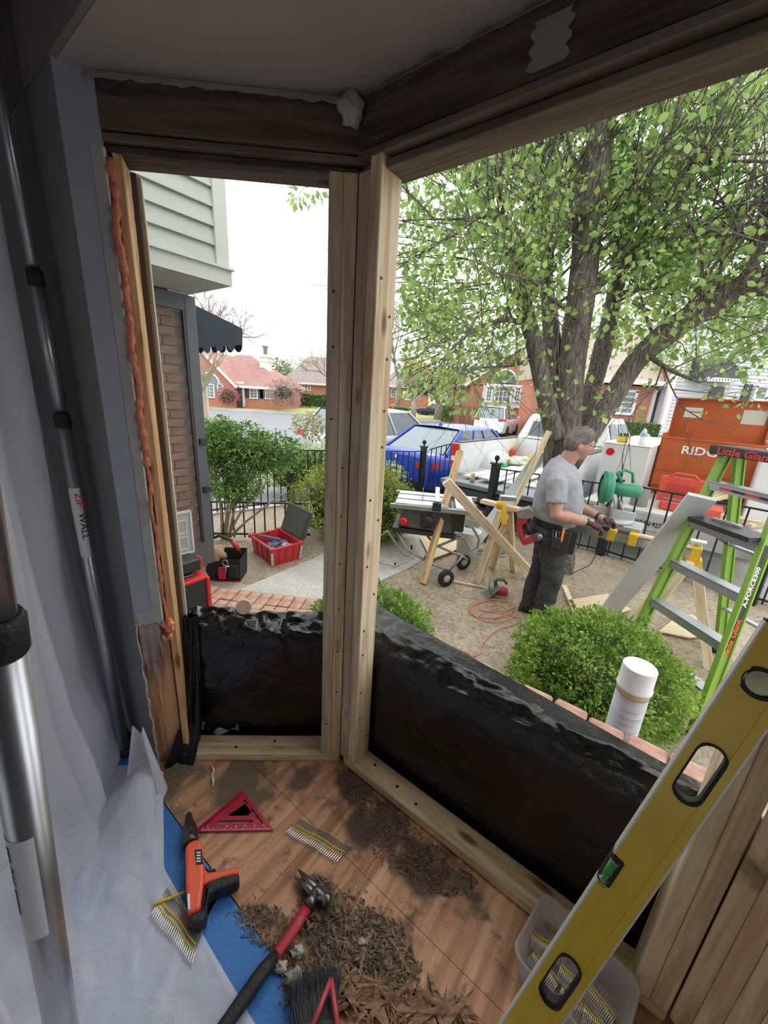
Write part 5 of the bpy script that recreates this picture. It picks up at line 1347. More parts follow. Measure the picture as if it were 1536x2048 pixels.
# white work truck with side cabinets and an orange job box
def worktruck():
    X = Vector((math.cos(HD), -math.sin(HD), 0)); Y = Vector((math.sin(HD), math.cos(HD), 0))
    cl = AT(1207, 888, 5.7); cl.z = RZ
    loc = cl + X * 1.16; xf = Matrix.Translation(loc) @ Matrix((X, Y, UP)).transposed().to_4x4()
    t = thing('work_truck', 'white service truck with side cabinets backed up to the fence', 'truck', tuple(loc)); pm = mat('work_truck_white', (.70, .70, .70), .35)
    def on(x, y, z): return xf @ Vector((x, y, z))
    top = zz_top
    for sx in (-1, 1):
        MB(xf).box((sx * .86, 1.25, (.62 + top) / 2), (.60, 2.5, top - .62)).build('side_cabinet', pm, t, bevel=.012)
        MB(xf).box((sx * .86, 1.25, top + .006), (.62, 2.52, .012)).build('cabinet_top', mat('cabinet_lid', (.78, .78, .76), .4), t)
        MB(xf).lathe([(.055, -.004), (.055, .004)], (sx * 1.05, -.004, top - .12), 14, (0, 1, 0)).build('round_reflector', m_tail, t)
        o = MB(xf).lathe([(.22, -.13), (.37, -.13), (.40, -.1), (.40, .1), (.37, .13)], (sx * .90, 1.4, .40), 20, (1, 0, 0)).build('tyre', m_tire, t)
        o = MB(xf).lathe([(.22, -.13), (.37, -.13), (.40, -.1), (.40, .1), (.37, .13)], (sx * .90, 4.6, .40), 20, (1, 0, 0)).build('tyre', m_tire, t)
    MB(xf).box((0, 1.25, .84), (1.15, 2.5, .05)).build('bed_floor', mat('dusty_bed', (.50, .48, .45), .85, c2=(.4, .38, .35), ns=8), t)
    MB(xf).box((0, -.42, .84), (2.15, .84, .06)).build('bumper_deck', mat('dusty_white', (.66, .65, .62), .7, c2=(.55, .54, .50), ns=7), t, bevel=.006)
    MB(xf).box((0, -.82, .70), (2.2, .05, .28)).build('bumper_face', mat('bumper_grey', (.50, .50, .50), .5, c2=(.40, .40, .40), ns=5), t, bevel=.006)
    hp2 = PL(1297, 1043, on(0, -.853, 0), Y) - loc; hx, hz = hp2.dot(X), hp2.z;
    hx = max(-.9, min(.9, hx)); hz = max(.60, min(.73, hz))
    o = MB(xf).box((hx, -.853, hz), (.33, .012, .17)).build('licence_plate', mat('grey_plate', (.50, .52, .54), .5), t)
    text('plate_lettering', 'WHN·927', .085, m_ink, on(hx - .145, -.861, hz - .03), X, UP, t, xs=.78, bold=.002)
    # cab behind the box
    mb = MB(xf); mb.prism([(-.95, 2.6, .5), (-.95, 2.6, 1.35), (-.95, 4.9, 1.35), (-.95, 5.9, 1.15), (-.95, 5.9, .5)], (-.95, 0, 0), (.95, 0, 0)); mb.build('cab_body', pm, t, bevel=.04)
    mb = MB(xf); A = [(2.65, 1.35), (2.72, 1.88), (4.2, 1.90), (4.85, 1.36)]
    i = mb.pts([(-.86 if z < 1.5 else -.72, y, z) for y, z in A] + [(.86 if z < 1.5 else .72, y, z) for y, z in A])
    mb.face([i + k for k in range(4)][::-1]); mb.face([i + 4 + k for k in range(4)])
    for k in range(4): mb.face((i + k, i + (k + 1) % 4, i + 4 + (k + 1) % 4, i + 4 + k))
    mb.build('cab_roof', pm, t)
    for sx in (-1, 1):
        mb = MB(xf); i = mb.pts([(sx * .80, 2.655, 1.42), (sx * .30, 2.655, 1.42), (sx * .30, 2.70, 1.78), (sx * .68, 2.70, 1.78)]); mb.v = [tuple(Vector(p) - Y * .012) for p in mb.v]; mb.face((i, i + 1, i + 2, i + 3)); mb.build('rear_window', m_win, t)
        mb = MB(xf); i = mb.pts([(sx * .862, 2.9, 1.40), (sx * .862, 4.6, 1.40), (sx * .745, 4.1, 1.82), (sx * .745, 2.95, 1.82)]); mb.face((i, i + 1, i + 2, i + 3)); mb.build('side_window', m_win, t)
    # job box
    jb = thing('job_box', 'open orange steel job box standing between the white cabinets', 'tool chest', tuple(on(0, .9, .87)))
    mo = mat('job_box_orange', (.55, .125, .035), .45, c2=(.48, .11, .03), ns=6); mo2 = mat('job_box_fold', (.40, .08, .02), .5)
    bx0, bx1, by0, by1, bz0, bz1 = -.545, .60, .62, 1.28, .98, 1.72
    MB(xf).box(((bx0 + bx1) / 2, by0 + .01, (bz0 + bz1) / 2), (bx1 - bx0, .02, bz1 - bz0)).build('front', mo, jb)
    MB(xf).box(((bx0 + bx1) / 2, by1, (bz0 + bz1) / 2), (bx1 - bx0, .02, bz1 - bz0)).build('back', mo, jb)
    for x in (bx0 + .01, bx1 - .01): MB(xf).box((x, (by0 + by1) / 2, (bz0 + bz1) / 2 + .04), (.02, by1 - by0, bz1 - bz0 - .08 + .10)).build('side', mo, jb)
    MB(xf).box(((bx0 + bx1) / 2, (by0 + by1) / 2, bz0 + .01), (bx1 - bx0, by1 - by0, .02)).build('bottom', mo, jb)
    MB(xf).box(((bx0 + bx1) / 2, by0 - .004, bz0 + .25), (bx1 - bx0, .008, .012)).build('fold_line', mo2, jb)
    MB(xf).box(((bx0 + bx1) / 2, by0 - .008, bz1 - .01), (bx1 - bx0 + .02, .03, .02)).build('rim', mo, jb)
    for x in (bx0 + .10, bx1 - .10): MB(xf).box((x, (by0 + by1) / 2, (bz0 + .865) / 2), (.16, by1 - by0, bz0 - .865)).build('skid', mo2, jb)
    lz0, lz1 = bz1 + .0, bz1 + .56
    ly = by1 - .02
    lid = MB(xf).box(((bx0 + bx1) / 2, ly + .05, (lz0 + lz1) / 2), (bx1 - bx0, .02, lz1 - lz0)).build('lid', mo, jb)
    for x in (bx0 + .01, bx1 - .01): MB(xf).box((x, ly, (lz0 + lz1) / 2), (.02, .10, lz1 - lz0)).build('lid_flange', mo2, jb)
    MB(xf).box(((bx0 + bx1) / 2, ly, lz1), (bx1 - bx0, .12, .02)).build('lid_flange', mo2, jb)
    MB(xf).box((bx0 + .24, ly + .035, lz1 - .20), (.22, .004, .15)).build('notice', m_plt, jb); MB(xf).box((bx0 + .28, ly + .032, lz1 - .19), (.20, .004, .018)).build('notice_line', mo, jb)
    MB(xf).box((bx1 - .20, ly + .035, lz1 - .22), (.26, .004, .20)).build('notice', mat('yellowed_paper', (.62, .62, .52), .7), jb)
    text('lettering', 'RIDGID', .155, m_wht, on(bx0 + .27, by0 - .010, bz1 - .215), X, UP, jb, bold=.004, xs=1.15)
    # things on and in the truck
    yt = thing('yellow_tub', 'yellow tub of small bottles on top of the left truck cabinet', 'tub', tuple(on(-.98, .28, top + .012)))
    p = on(-.98, .28, top + .012)
    MB().lathe([(.07, 0), (.095, .09), (.10, .095), (.09, .085), (.066, .01)], p, 18).build('tub_wall', mat('tub_yellow', (.72, .55, .10), .5), yt)
    for k, (dx, dy) in enumerate(((-.04, 0), (.03, .02), (0, -.04), (.045, -.03))):
        b_ = centred(MB().lathe([(.022, 0), (.024, .07), (.012, .09), (.016, .1), (.016, .115)], p + Vector((dx, dy, .02)), 10), 'small_bottle', m_blkp); tag(b_, ('leftmost', 'farthest', 'nearest', 'rightmost')[k] + ' dark capped bottle standing in the yellow tub', 'bottle', 'bottles in the yellow tub')
    sb = thing('spray_bottle', 'white spray bottle with a blue band on the left truck cabinet', 'bottle', tuple(on(-.72, .22, top + .012))); p = on(-.72, .22, top + .012)
    MB().lathe([(.045, 0), (.048, .10), (.045, .12)], p, 16).build('lower_body', m_wht, sb); MB().lathe([(.046, 0), (.046, .04)], p + UP * .12, 16).build('blue_band', mat('blue_label', (.25, .50, .62), .4), sb)
    MB().lathe([(.045, 0), (.02, .05), (.014, .07)], p + UP * .16, 16).build('neck', m_wht, sb)
    for k in range(6):
        o = board('wood_scrap', on(-.1 + .07 * k, -.1 + .06 * (k % 3), .92 + .02 * k), on(.25 + .05 * k, .45, 1.06 + .02 * (k % 2)), .07, .03, X, m_pine)
        tag(o, ('leftmost', 'second', 'third', 'fourth', 'fifth', 'rightmost')[k] + ' pine scrap from the left in the truck bed before the orange box', 'offcut', 'pine scraps in the truck bed')
    rt_ = thing('red_toolbox', 'open red plastic tool case on the truck bumper deck', 'tool case', tuple(on(.02, -.30, .87)))
    mr = mat('salmon_red_plastic', (.72, .10, .07), .4); 
    MB(xf).box((.05, -.36, .93), (.62, .34, .11)).build('case_bottom', mr, rt_, bevel=.012)
    MB(xf).box((-.10, -.10, 1.08), (.50, .05, .34)).build('case_lid', mr, rt_, bevel=.012)
    MB(xf).box((-.10, -.132, 1.11), (.30, .02, .10)).build('lid_recess', mat('case_recess', (.55, .07, .05), .4), rt_)
    MB(xf).tube([(-.25, -.12, 1.25), (-.2, -.13, 1.30), (0, -.13, 1.30), (.05, -.12, 1.25)], .014, 8).build('handle', mr, rt_)
    MB(xf).box((.0, -.36, .992), (.5, .24, .02)).build('case_tray', mat('case_dark', (.20, .08, .07), .6), rt_)
    o = centred(MB(xf).tube([(.55, -.45, .872), (.55, -.45, .912)], .05, 14), 'tape_roll', mat('tape_tan', (.5, .42, .3), .6)); tag(o, 'roll of tan tape on the truck deck', 'tape')
    for k, (x0, y0, x1, y1) in enumerate(((.50, -.70, .70, -.30), (.60, -.72, .80, -.30), (.35, -.62, .72, -.60))):
        o = board('wood_scrap', on(x0, y0, .89 + .03 * k), on(x1, y1, .89 + .03 * k), .06, .035, X, m_pineg); tag(o, ('lower', 'right', 'topmost')[k] + ' pine offcut on the truck deck right of the red case', 'offcut', 'pine offcuts on the truck deck')
    o = centred(MB().lathe([(.10, 0), (.10, .24), (.105, .245), (.095, .25), (.09, .05)], on(-.48, -.55, .87), 18), 'grey_bucket', mat('bucket_grey', (.36, .36, .36), .6)); tag(o, 'grey bucket on the truck deck by the left cabinet', 'bucket')
    return xf
zz_top = 1.58
xfw = worktruck()

# ================================================================== HOUSES ACROSS THE STREET
def XZ(x, y, Y):
    r = ray(x, y); t = Y / r[1]; return r[0] * t, CAM[2] + r[2] * t
def fbrick(name, c1, c2, cm, scale):
    m, n, l, b = newmat(name); b.inputs['Roughness'].default_value = .9
    co = n.new('ShaderNodeTexCoord'); sp_ = n.new('ShaderNodeSeparateXYZ'); cb_ = n.new('ShaderNodeCombineXYZ'); l.new(co.outputs['Object'], sp_.inputs[0])
    ad = n.new('ShaderNodeMath'); l.new(sp_.outputs['X'], ad.inputs[0]); l.new(sp_.outputs['Y'], ad.inputs[1]); l.new(ad.outputs[0], cb_.inputs['X']); l.new(sp_.outputs['Z'], cb_.inputs['Y'])
    t = n.new('ShaderNodeTexBrick'); t.inputs['Color1'].default_value = col4(c1); t.inputs['Color2'].default_value = col4(c2); t.inputs['Mortar'].default_value = col4(cm)
    t.inputs['Scale'].default_value = scale; t.inputs['Mortar Size'].default_value = .012; t.inputs['Row Height'].default_value = .3; t.inputs['Brick Width'].default_value = .9
    l.new(cb_.outputs[0], t.inputs['Vector']); l.new(t.outputs['Color'], b.inputs['Base Color']); return m
m_fb = fbrick('far_brick_orange', (.50, .20, .12), (.42, .16, .10), (.50, .34, .27), 4)
m_fb2 = fbrick('far_brick_red', (.42, .18, .12), (.36, .14, .10), (.46, .34, .28), 4)
m_roof1 = mat('terracotta_roof', (.36, .20, .17), .9, c2=(.30, .16, .14), ns=3); m_roof2 = mat('brown_roof', (.22, .19, .18), .9, c2=(.28, .24, .22), ns=3)
m_trimw = mat('house_white_trim', (.74, .73, .70), .6); m_pane = mat('house_pane', (.16, .20, .22), .1, spec=.7)
m_shut = mat('dark_shutter', (.05, .055, .06), .6)
def wbox(t, nm, px0, py0, px1, py1, Y, th, m, **k):
    x0, z1 = XZ(px0, py0, Y); x1, _ = XZ(px1, py0, Y); _, z0 = XZ(px0, py1, Y)
    return MB().box(((x0 + x1) / 2, Y + th / 2, (z0 + z1) / 2), (abs(x1 - x0), th, abs(z1 - z0))).build(nm, m, t, **k)
def window(t, px0, py0, px1, py1, Y, nx=2, ny=3, frame=.09, shutters=False):
    x0, z1 = XZ(px0, py0, Y); x1, _ = XZ(px1, py0, Y); _, z0 = XZ(px0, py1, Y)
    w = MB()
    w.box(((x0 + x1) / 2, Y - .05, z1), (x1 - x0 + frame, .12, frame)); w.box(((x0 + x1) / 2, Y - .07, z0), (x1 - x0 + frame * 1.6, .16, frame))
    for x in (x0, x1): w.box((x, Y - .05, (z0 + z1) / 2), (frame, .12, z1 - z0))
    for k in range(1, nx): w.box((x0 + (x1 - x0) * k / nx, Y - .045, (z0 + z1) / 2), (frame * (.9 if nx == 2 and x1 - x0 > 1.3 else .35), .06, z1 - z0))
    for k in range(1, ny): w.box(((x0 + x1) / 2, Y - .045, z0 + (z1 - z0) * k / ny), (x1 - x0, .05, frame * .35))
    wo = w.build('window', m_trimw, t)
    MB().box(((x0 + x1) / 2, Y - .01, (z0 + z1) / 2), (x1 - x0, .04, z1 - z0)).build('pane', m_pane, wo)
    if shutters:
        for x in (x0 - .28, x1 + .28): MB().box((x, Y - .04, (z0 + z1) / 2), (.42, .06, z1 - z0)).build('shutter', m_shut, t)
def hip(t, nm, px0, px1, pye, pyr, Y, dep, m, inset=.25, over=.5):
    x0, z0 = XZ(px0, pye, Y); x1, _ = XZ(px1, pye, Y); _, z1 = XZ((px0 + px1) / 2, pyr, Y + dep / 2)
    x0 -= over; x1 += over; i0 = (x1 - x0) * inset
    mb = MB(); i = mb.pts([(x0, Y - over, z0), (x1, Y - over, z0), (x1, Y + dep + over, z0), (x0, Y + dep + over, z0), (x0 + i0, Y + dep / 2, z1), (x1 - i0, Y + dep / 2, z1)])
    for f in ((0, 1, 5, 4), (1, 2, 5), (2, 3, 4, 5), (3, 0, 4), (3, 2, 1, 0)): mb.face([i + j for j in f])
    o = mb.build(nm, m, t); MB().box(((x0 + x1) / 2, Y - over, z0 - .1), (x1 - x0, .1, .22)).build('gutter', m_trimw, t); return o
def gable(t, px0, px1, pye, pxa, pya, Y, dep, m, mr, th=.3):
    x0, z0 = XZ(px0, pye, Y); x1, _ = XZ(px1, pye, Y); xa, za = XZ(pxa, pya, Y)
    MB().prism([(x0, Y, z0), (x1, Y, z0), (xa, Y, za)][::-1], (0, 0, 0), (0, dep, 0)).build('gable', m, t)
    for a, b_ in (((x0, z0), (xa, za)), ((xa, za), (x1, z0))):
        d = Vector((b_[0] - a[0], 0, b_[1] - a[1])); L = d.length; d.normalize(); nn = Vector((-d.z, 0, d.x)); nn = nn if nn.z > 0 else -nn
        A = Vector((a[0], Y - .35, a[1])) - (d * .4 if a[0] == x0 else 0 * d); B = Vector((b_[0], Y - .35, b_[1])) + (d * .4 if b_[0] == x1 else 0 * d)
        MB().prism([A, B, B + nn * .18, A + nn * .18], (0, 0, 0), (0, dep + .35, 0)).build('roof_slope', mr, t)
        MB().prism([A - Vector((0, .04, 0)), B - Vector((0, .04, 0)), B + nn * .2 - Vector((0, .04, 0)), A + nn * .2 - Vector((0, .04, 0))], (0, 0, 0), (0, .05, 0)).build('bargeboard', m_trimw, t)
# house left
Y = 37.0
hl = thing('brick_house', 'single storey brick house with a terracotta roof at the far left', 'house', (XZ(480, 815, Y)[0], Y, RZ + .12))
wbox(hl, 'wall', 335, 762, 560, 818, Y, 9, m_fb)
gable(hl, 330, 468, 762, 400, 700, Y - .8, 8, m_fb, m_roof1)
wbox(hl, 'front_wall', 330, 762, 468, 818, Y - .8, 3, m_fb)
hip(hl, 'roof', 350, 562, 763, 708, Y, 9, m_roof1, .44)
wbox(hl, 'door_surround', 463, 762, 487, 812, Y - .25, .3, m_trimw); wbox(hl, 'front_door', 467, 770, 483, 812, Y - .35, .1, m_shut)
window(hl, 500, 772, 515, 796, Y, 2, 4, shutters=True); window(hl, 531, 773, 546, 797, Y, 2, 4, shutters=True)
window(hl, 410, 768, 428, 794, Y - .8, 2, 4); window(hl, 436, 768, 446, 794, Y - .8, 1, 4)
x, z = XZ(419, 768, Y - .8); MB().tube([Vector((x + .95 * math.cos(PI * k / 12), Y - .86, z + .95 * math.sin(PI * k / 12))) for k in range(13)], .09, 6).build('window_arch', m_trimw, hl)
MB().lathe([(.9, -.02), (.9, .02)], (x, Y - .8, z), 20, (0, 1, 0)).build('arch_pane', m_pane, hl)
x0, zt = XZ(522, 712, Y + 3); x1, _ = XZ(540, 712, Y + 3); _, zb = XZ(522, 770, Y + 3)
MB().box(((x0 + x1) / 2, Y + 3, (zt + zb) / 2), (x1 - x0, 1.0, zt - zb)).build('chimney', m_trimw, hl)
MB().box(((x0 + x1) / 2, Y + 3, zt), (x1 - x0 + .3, 1.3, .25)).box(((x0 + x1) / 2, Y + 3, zt - .45), (x1 - x0 + .15, 1.15, .15)).build('chimney_cap', m_trimw, hl); MB().lathe([(.2, 0), (.2, .7), (.3, .72), (.3, .85)], ((x0 + x1) / 2, Y + 3, zt + .1), 10).build('flue', m_steel, hl)
# house middle
Y = 50.0
hm_ = thing('brick_house', 'brick house with a long brown roof behind the green hedge', 'house', (XZ(625, 800, Y)[0], Y, RZ + .12))
wbox(hm_, 'wall', 575, 762, 700, 800, Y, 9, m_fb); hip(hm_, 'roof', 572, 740, 763, 715, Y, 10, m_roof2, .2); window(hm_, 604, 769, 609, 781, Y, 1, 2); window(hm_, 616, 769, 621, 781, Y, 1, 2)
Y = 58
h3 = thing('brick_house', 'distant brick house behind the far red car', 'house', (XZ(800, 800, Y)[0], Y, RZ + .12))
wbox(h3, 'wall', 768, 770, 860, 812, Y, 8, m_fb2); hip(h3, 'roof', 765, 862, 770, 745, Y, 8, m_roof2); window(h3, 783, 776, 792, 794, Y, 2, 3); wbox(h3, 'garage_door', 806, 782, 822, 800, Y - .1, .15, m_trimw)
# right brick house with the arched window
Y = 33.0
hr = thing('brick_house', 'tall orange brick house with a white arched window behind the pear tree', 'house', (XZ(1050, 850, Y)[0], Y, RZ + .12))
wbox(hr, 'wall', 941, 770, 1190, 868, Y, 10, m_fb); gable(hr, 938, 1195, 768, 1050, 690, Y, 9, m_fb, m_roof2)
window(hr, 992, 772, 1024, 803, Y - .5, 4, 3, .12); window(hr, 974, 774, 985, 803, Y - .5, 2, 4, .12); window(hr, 1031, 774, 1042, 803, Y - .5, 2, 4, .12)
wbox(hr, 'bay_frame', 969, 766, 1047, 812, Y - .42, .4, m_trimw)
x, z = XZ(1010, 766, Y - .5); MB().prism([(x + .95 * math.cos(PI * k / 12), Y - .3, z + .95 * math.sin(PI * k / 12)) for k in range(13)][::-1], (0, 0, 0), (0, .2, 0)).build('arch_pane', m_pane, hr)
MB().tube([Vector((x + 1.0 * math.cos(PI * k / 12), Y - .35, z + 1.0 * math.sin(PI * k / 12))) for k in range(13)], .09, 6).build('window_arch', m_trimw, hr)
for a in (45, 90, 135): MB().bar((x, Y - .33, z), (x + .95 * math.cos(R(a)), Y - .33, z + .95 * math.sin(R(a))), .05, .05).build('arch_bar', m_trimw, hr)
# brick pier and timber fence
Y = 31.5
pr = thing('brick_pier', 'square brick gate pier beside the brown timber fence', 'pier', (XZ(913, 845, Y)[0], Y, RZ + .12)); wbox(pr, 'shaft', 906, 808, 920, 850, Y, .6, m_fb2); wbox(pr, 'cap', 904, 803, 922, 809, Y - .1, .8, m_fb2)
pr = thing('brick_pier', 'low brick pier far left beside the grass', 'pier', (XZ(583, 805, 36)[0], 36, RZ + .12)); wbox(pr, 'shaft', 579, 778, 588, 812, 36, .6, m_fb2)
tf = thing('timber_fence', 'brown timber board fence below the arched window', 'fence', (XZ(950, 845, Y)[0], Y, RZ + .12))
for k in range(14):
    x0, z1 = XZ(922 + 3.6 * k, 812 + (k % 2) * .3, Y + .3); MB().box((x0, Y + .3, (z1 + RZ) / 2), (.13, .04, z1 - RZ)).build('fence_board', mat('fence_brown', (.26, .13, .09), .9), tf)
# lower brick townhouse and sided townhouse at the right
Y = 20.5
ht = thing('brick_townhouse', 'brick townhouse with a tan mansard roof behind the pear tree', 'house', (XZ(1290, 880, Y)[0], Y, RZ))
wbox(ht, 'wall', 1150, 765, 1388, 920, Y, 8, m_fb)
m_tanr = mat('tan_mansard', (.46, .39, .33), .9, c2=(.42, .35, .30), ns=3)
x0, z0 = XZ(1120, 752, Y - .5); x1, _ = XZ(1330, 762, Y - .5); _, z1 = XZ(1200, 655, Y + 1.5)
mb = MB(); i = mb.pts([(x0, Y - .5, z0), (x1, Y - .5, z0), (x1, Y + 1.5, z1), (x0, Y + 1.5, z1), (x0, Y + 6, z1), (x1, Y + 6, z1), (x1, Y + 6, z0), (x0, Y + 6, z0)])
for f in ((0, 1, 2, 3), (3, 2, 5, 4), (1, 6, 5, 2), (0, 3, 4, 7), (1, 0, 7, 6)): mb.face([i + j for j in f])
mb.build('mansard_roof', m_tanr, ht); MB().box(((x0 + x1) / 2, Y - .55, z0 - .08), (x1 - x0, .2, .2)).build('eaves', m_trimw, ht)
wbox(ht, 'upper_brick', 1330, 728, 1388, 780, Y - .2, 3, m_fb2); wbox(ht, 'upper_eaves', 1325, 718, 1408, 728, Y - .4, .4, m_trimw)
window(ht, 1224, 780, 1273, 826, Y, 2, 4, .12); wbox(ht, 'door_recess', 1316, 783, 1352, 870, Y - .06, .1, m_shut); wbox(ht, 'door_trim', 1310, 780, 1316, 870, Y - .1, .12, m_trimw)
window(ht, 1356, 787, 1384, 815, Y, 1, 2, .12)
Y = 19.5
hs = thing('sided_townhouse', 'two storey grey sided townhouse at the right edge', 'house', (XZ(1470, 880, Y)[0], Y, RZ))
wbox(hs, 'wall', 1405, 560, 1700, 930, Y + .06, 7, mat('grey_siding', (.58, .58, .58), .7))
x0, zt = XZ(1405, 560, Y); x1, _ = XZ(1700, 560, Y); sdm = MB(); z = RZ + .5
while z < zt:
    sdm.prism([(x0, Y + .05, z + .17), (x0, Y, z), (x0, Y + .05, z)], (x0, 0, 0), (x1, 0, 0)); z += .165
sdm.build('siding_boards', MATS['grey_siding'], hs, kind='stuff')
wbox(hs, 'corner_board', 1397, 560, 1407, 930, Y - .04, .2, m_trimw)
window(hs, 1512, 772, 1536, 800, Y, 1, 2, .12); wbox(hs, 'shutter', 1492, 768, 1508, 803, Y - .06, .08, m_shut); window(hs, 1428, 700, 1455, 728, Y, 1, 2, .1); window(hs, 1425, 600, 1455, 640, Y, 1, 2, .1); window(hs, 1500, 600, 1530, 640, Y, 1, 2, .1)
wbox(hs, 'front_door', 1424, 772, 1452, 880, Y - .06, .1, mat('dark_door', (.10, .09, .09), .5))
# dark awning on the sided house
aw2 = thing('awning', 'dark awning with a white scalloped edge on the grey sided townhouse', 'awning', (XZ(1455, 740, Y - 1)[0], Y - 1, XZ(1455, 740, Y - 1)[1]))
x0, z0 = XZ(1414, 758, Y - 1.2); x1, _ = XZ(1500, 758, Y - 1.2); _, z1 = XZ(1414, 718, Y)
mb = MB(); i = mb.pts([(x0, Y - 1.2, z0), (x1, Y - 1.2, z0), (x1, Y, z1), (x0, Y, z1), (x0, Y, z0), (x1, Y, z0)])
for f in ((0, 1, 2, 3), (0, 3, 4), (1, 5, 2)): mb.face([i + j for j in f])
mb.build('canopy', mat('charcoal_canvas', (.05, .055, .055), .8), aw2)
mb = MB()
for k in range(14): mb.lathe([(.09, -.01), (.09, .01)], (x0 + (x1 - x0) * (k + .5) / 14, Y - 1.22, z0), 10, (0, 1, 0))
mb.build('scalloped_edge', m_wht, aw2)
# flag by the tree
fl = thing('flag', 'small striped flag hanging beside the pear tree trunk', 'flag', tuple(Vector((XZ(1062, 800, 32)[0], 32, XZ(1062, 800, 32)[1]))))
x, z = XZ(1058, 772, 32); x2, z2 = XZ(1068, 812, 32)
MB().bar((x - .3, 33.1, z - .3), (x + .35, 31.9, z + .2), .04, .04).build('pole', m_trimw, fl)
for k in range(7):
    a0 = x - .0 + (.85 * k / 7)
    MB().grid(lambda a, b: (a0 + .12 * a + .05 * math.sin(b * 5), 32 + .05 * math.sin(b * 7 + k), z + (z2 - z) * b - a0 * 0), 1, 6).build('stripe', mat('flag_red', (.6, .1, .12), .8) if k % 2 == 0 else m_wht, fl)
MB().grid(lambda a, b: (x + .42 * a + .05 * math.sin(b * 3), 31.96 + .05 * math.sin(b * 3), z - .02 + (z2 - z) * .42 * b), 2, 4).build('canton', mat('flag_blue', (.06, .08, .25), .8), fl)
# utility lines: lamp post
# ================================================================== PLANTS
rgn = np.random.default_rng(42)
def zball(c, r, n, shell=.55, seed=0, amp=.18, zmin=None):
    """leaf positions in a lumpy ball, denser at the surface"""
    rg = np.random.default_rng(seed); out = []
    c = np.array(c); r = np.array(r)
    while len(out) < n:
        d = rg.normal(size=3); d /= np.linalg.norm(d)
        k = 1 + amp * mnoise.noise(Vector(d * 2.6 + seed)) + amp * .6 * mnoise.noise(Vector(d * 7 + seed))
        q = k * (shell + (1 - shell) * rg.random() ** .45); p = c + d * r * q
        if zmin is not None and p[2] < zmin: continue
        out.append((p, d))
    return np.array([o[0] for o in out]), np.array([o[1] for o in out])
m_box = leafmat('boxwood_leaf', (.17, .32, .05), (.42, .58, .13), ns=7, isl=.35, tr=.35, rough=.38)
m_stem = mat('shrub_stem', (.20, .15, .10), .9); m_core = mat('shrub_shade', (.03, .06, .015), .95)  # near-black solid cores paint the shade between the leaves
def boxwood(c, r, n, label, seed, size=.022):
    t = thing('boxwood_shrub', label, 'shrub', (c[0], c[1], GZ))
    MB().blob(c, (r[0] * .80, r[1] * .80, r[2] * .80), .25, seed, 18, 12).build('shade_core', m_core, t, kind='stuff')
    p, d = zball(c, r, n, .80, seed, .22, GZ)
    # sprigs: little clusters standing out
    rg = np.random.default_rng(seed + 5); k = n // 14
    sp_, sd_ = zball(c, np.array(r) * 1.0, k, .96, seed + 3, .22, GZ + .05)
    cl = (sp_[:, None, :] + sd_[:, None, :] * (rg.random((k, 9, 1)) * .045) + rg.normal(size=(k, 9, 3)) * .008).reshape(-1, 3); cd = np.repeat(sd_, 9, 0)
    leaves('foliage', m_box, t, np.concatenate([p, cl]), size, seed, nrm=np.concatenate([d, cd]) * 1.1, droop=-.3, wide=.6)
    for k in range(5):
        MB().tube([(c[0] + .03 * k - .06, c[1], GZ), (c[0] + (k - 2) * r[0] * .35, c[1] + .1 * math.sin(k * 2), c[2])], [.014, .006], 6).build('stem', m_stem, t)
g = G(1180, 1420, GZ)
boxwood((1.42, 2.10, GZ + .29), (.48, .43, .32), 15000, 'large bright green boxwood ball in front of the green ladder', 31)
boxwood((-.07, 2.45, GZ + .25), (.42, .30, .29), 9000, 'smaller boxwood ball showing either side of the corner post', 32, .020)
# azalea behind the corner post
def bush(name, label, cs, m, n, size, seed, wide=.5, shell=.7, stems=True, core=.72):
    c0_ = cs[0][0]; t = thing(name, label, 'shrub', (c0_[0], c0_[1], GZ)); P_ = []; D_ = []
    for k, (c, r) in enumerate(cs):
        p, d = zball(c, r, int(n * r[0] * r[2] / sum(q[1][0] * q[1][2] for q in cs)), shell, seed + k, .25, GZ)
        P_.append(p); D_.append(d)
        if core: MB().blob(c, [v * core for v in r], .3, seed + k, 16, 10).build('shade_core', m_core, t, kind='stuff')
    leaves('foliage', m, t, np.concatenate(P_), size, seed, nrm=np.concatenate(D_) * .6, wide=wide)
    return t
m_aza = leafmat('azalea_leaf', (.14, .22, .04), (.42, .45, .10), ns=3, isl=.4, tr=.3)
bush('azalea_bush', 'dense olive green azalea mound behind the corner post', [((-.42, 5.05, GZ + .50), (.85, .65, .52)), ((-.05, 5.0, GZ + .40), (.55, .5, .42))], m_aza, 17000, .038, 50)
m_cam = leafmat('glossy_dark_leaf', (.09, .20, .045), (.26, .42, .11), ns=3, isl=.45, tr=.25, rough=.25)
cam_c = AT(470, 905, 4.75)
sh_ = bush('leafy_shrub', 'tall glossy leaved shrub on bare slanting stems at the left', [(AT(470, 900, 4.75), (.50, .35, .36)), (AT(430, 880, 4.75), (.32, .3, .28)), (AT(540, 905, 4.9), (.38, .3, .26)), (AT(470, 970, 4.7), (.34, .3, .22))], m_cam, 8500, .05, 60, .45, .35, core=.45)
b0 = G(445, 1078, GZ)
for k, (x, y) in enumerate(((438, 985), (455, 960), (480, 975), (515, 985), (535, 1010), (500, 950))):
    e = AT(x, y, 4.7); m_ = lerp(b0, e, .5) + Vector((.03 * math.sin(k * 2), .02, .02))
    MB().tube([b0 + Vector((.015 * k, 0, 0)), m_, e, e + (e - m_) * .7], [.020, .015, .012, .006], 7).build('stem', mat('pale_stem', (.38, .32, .24), .85), sh_)
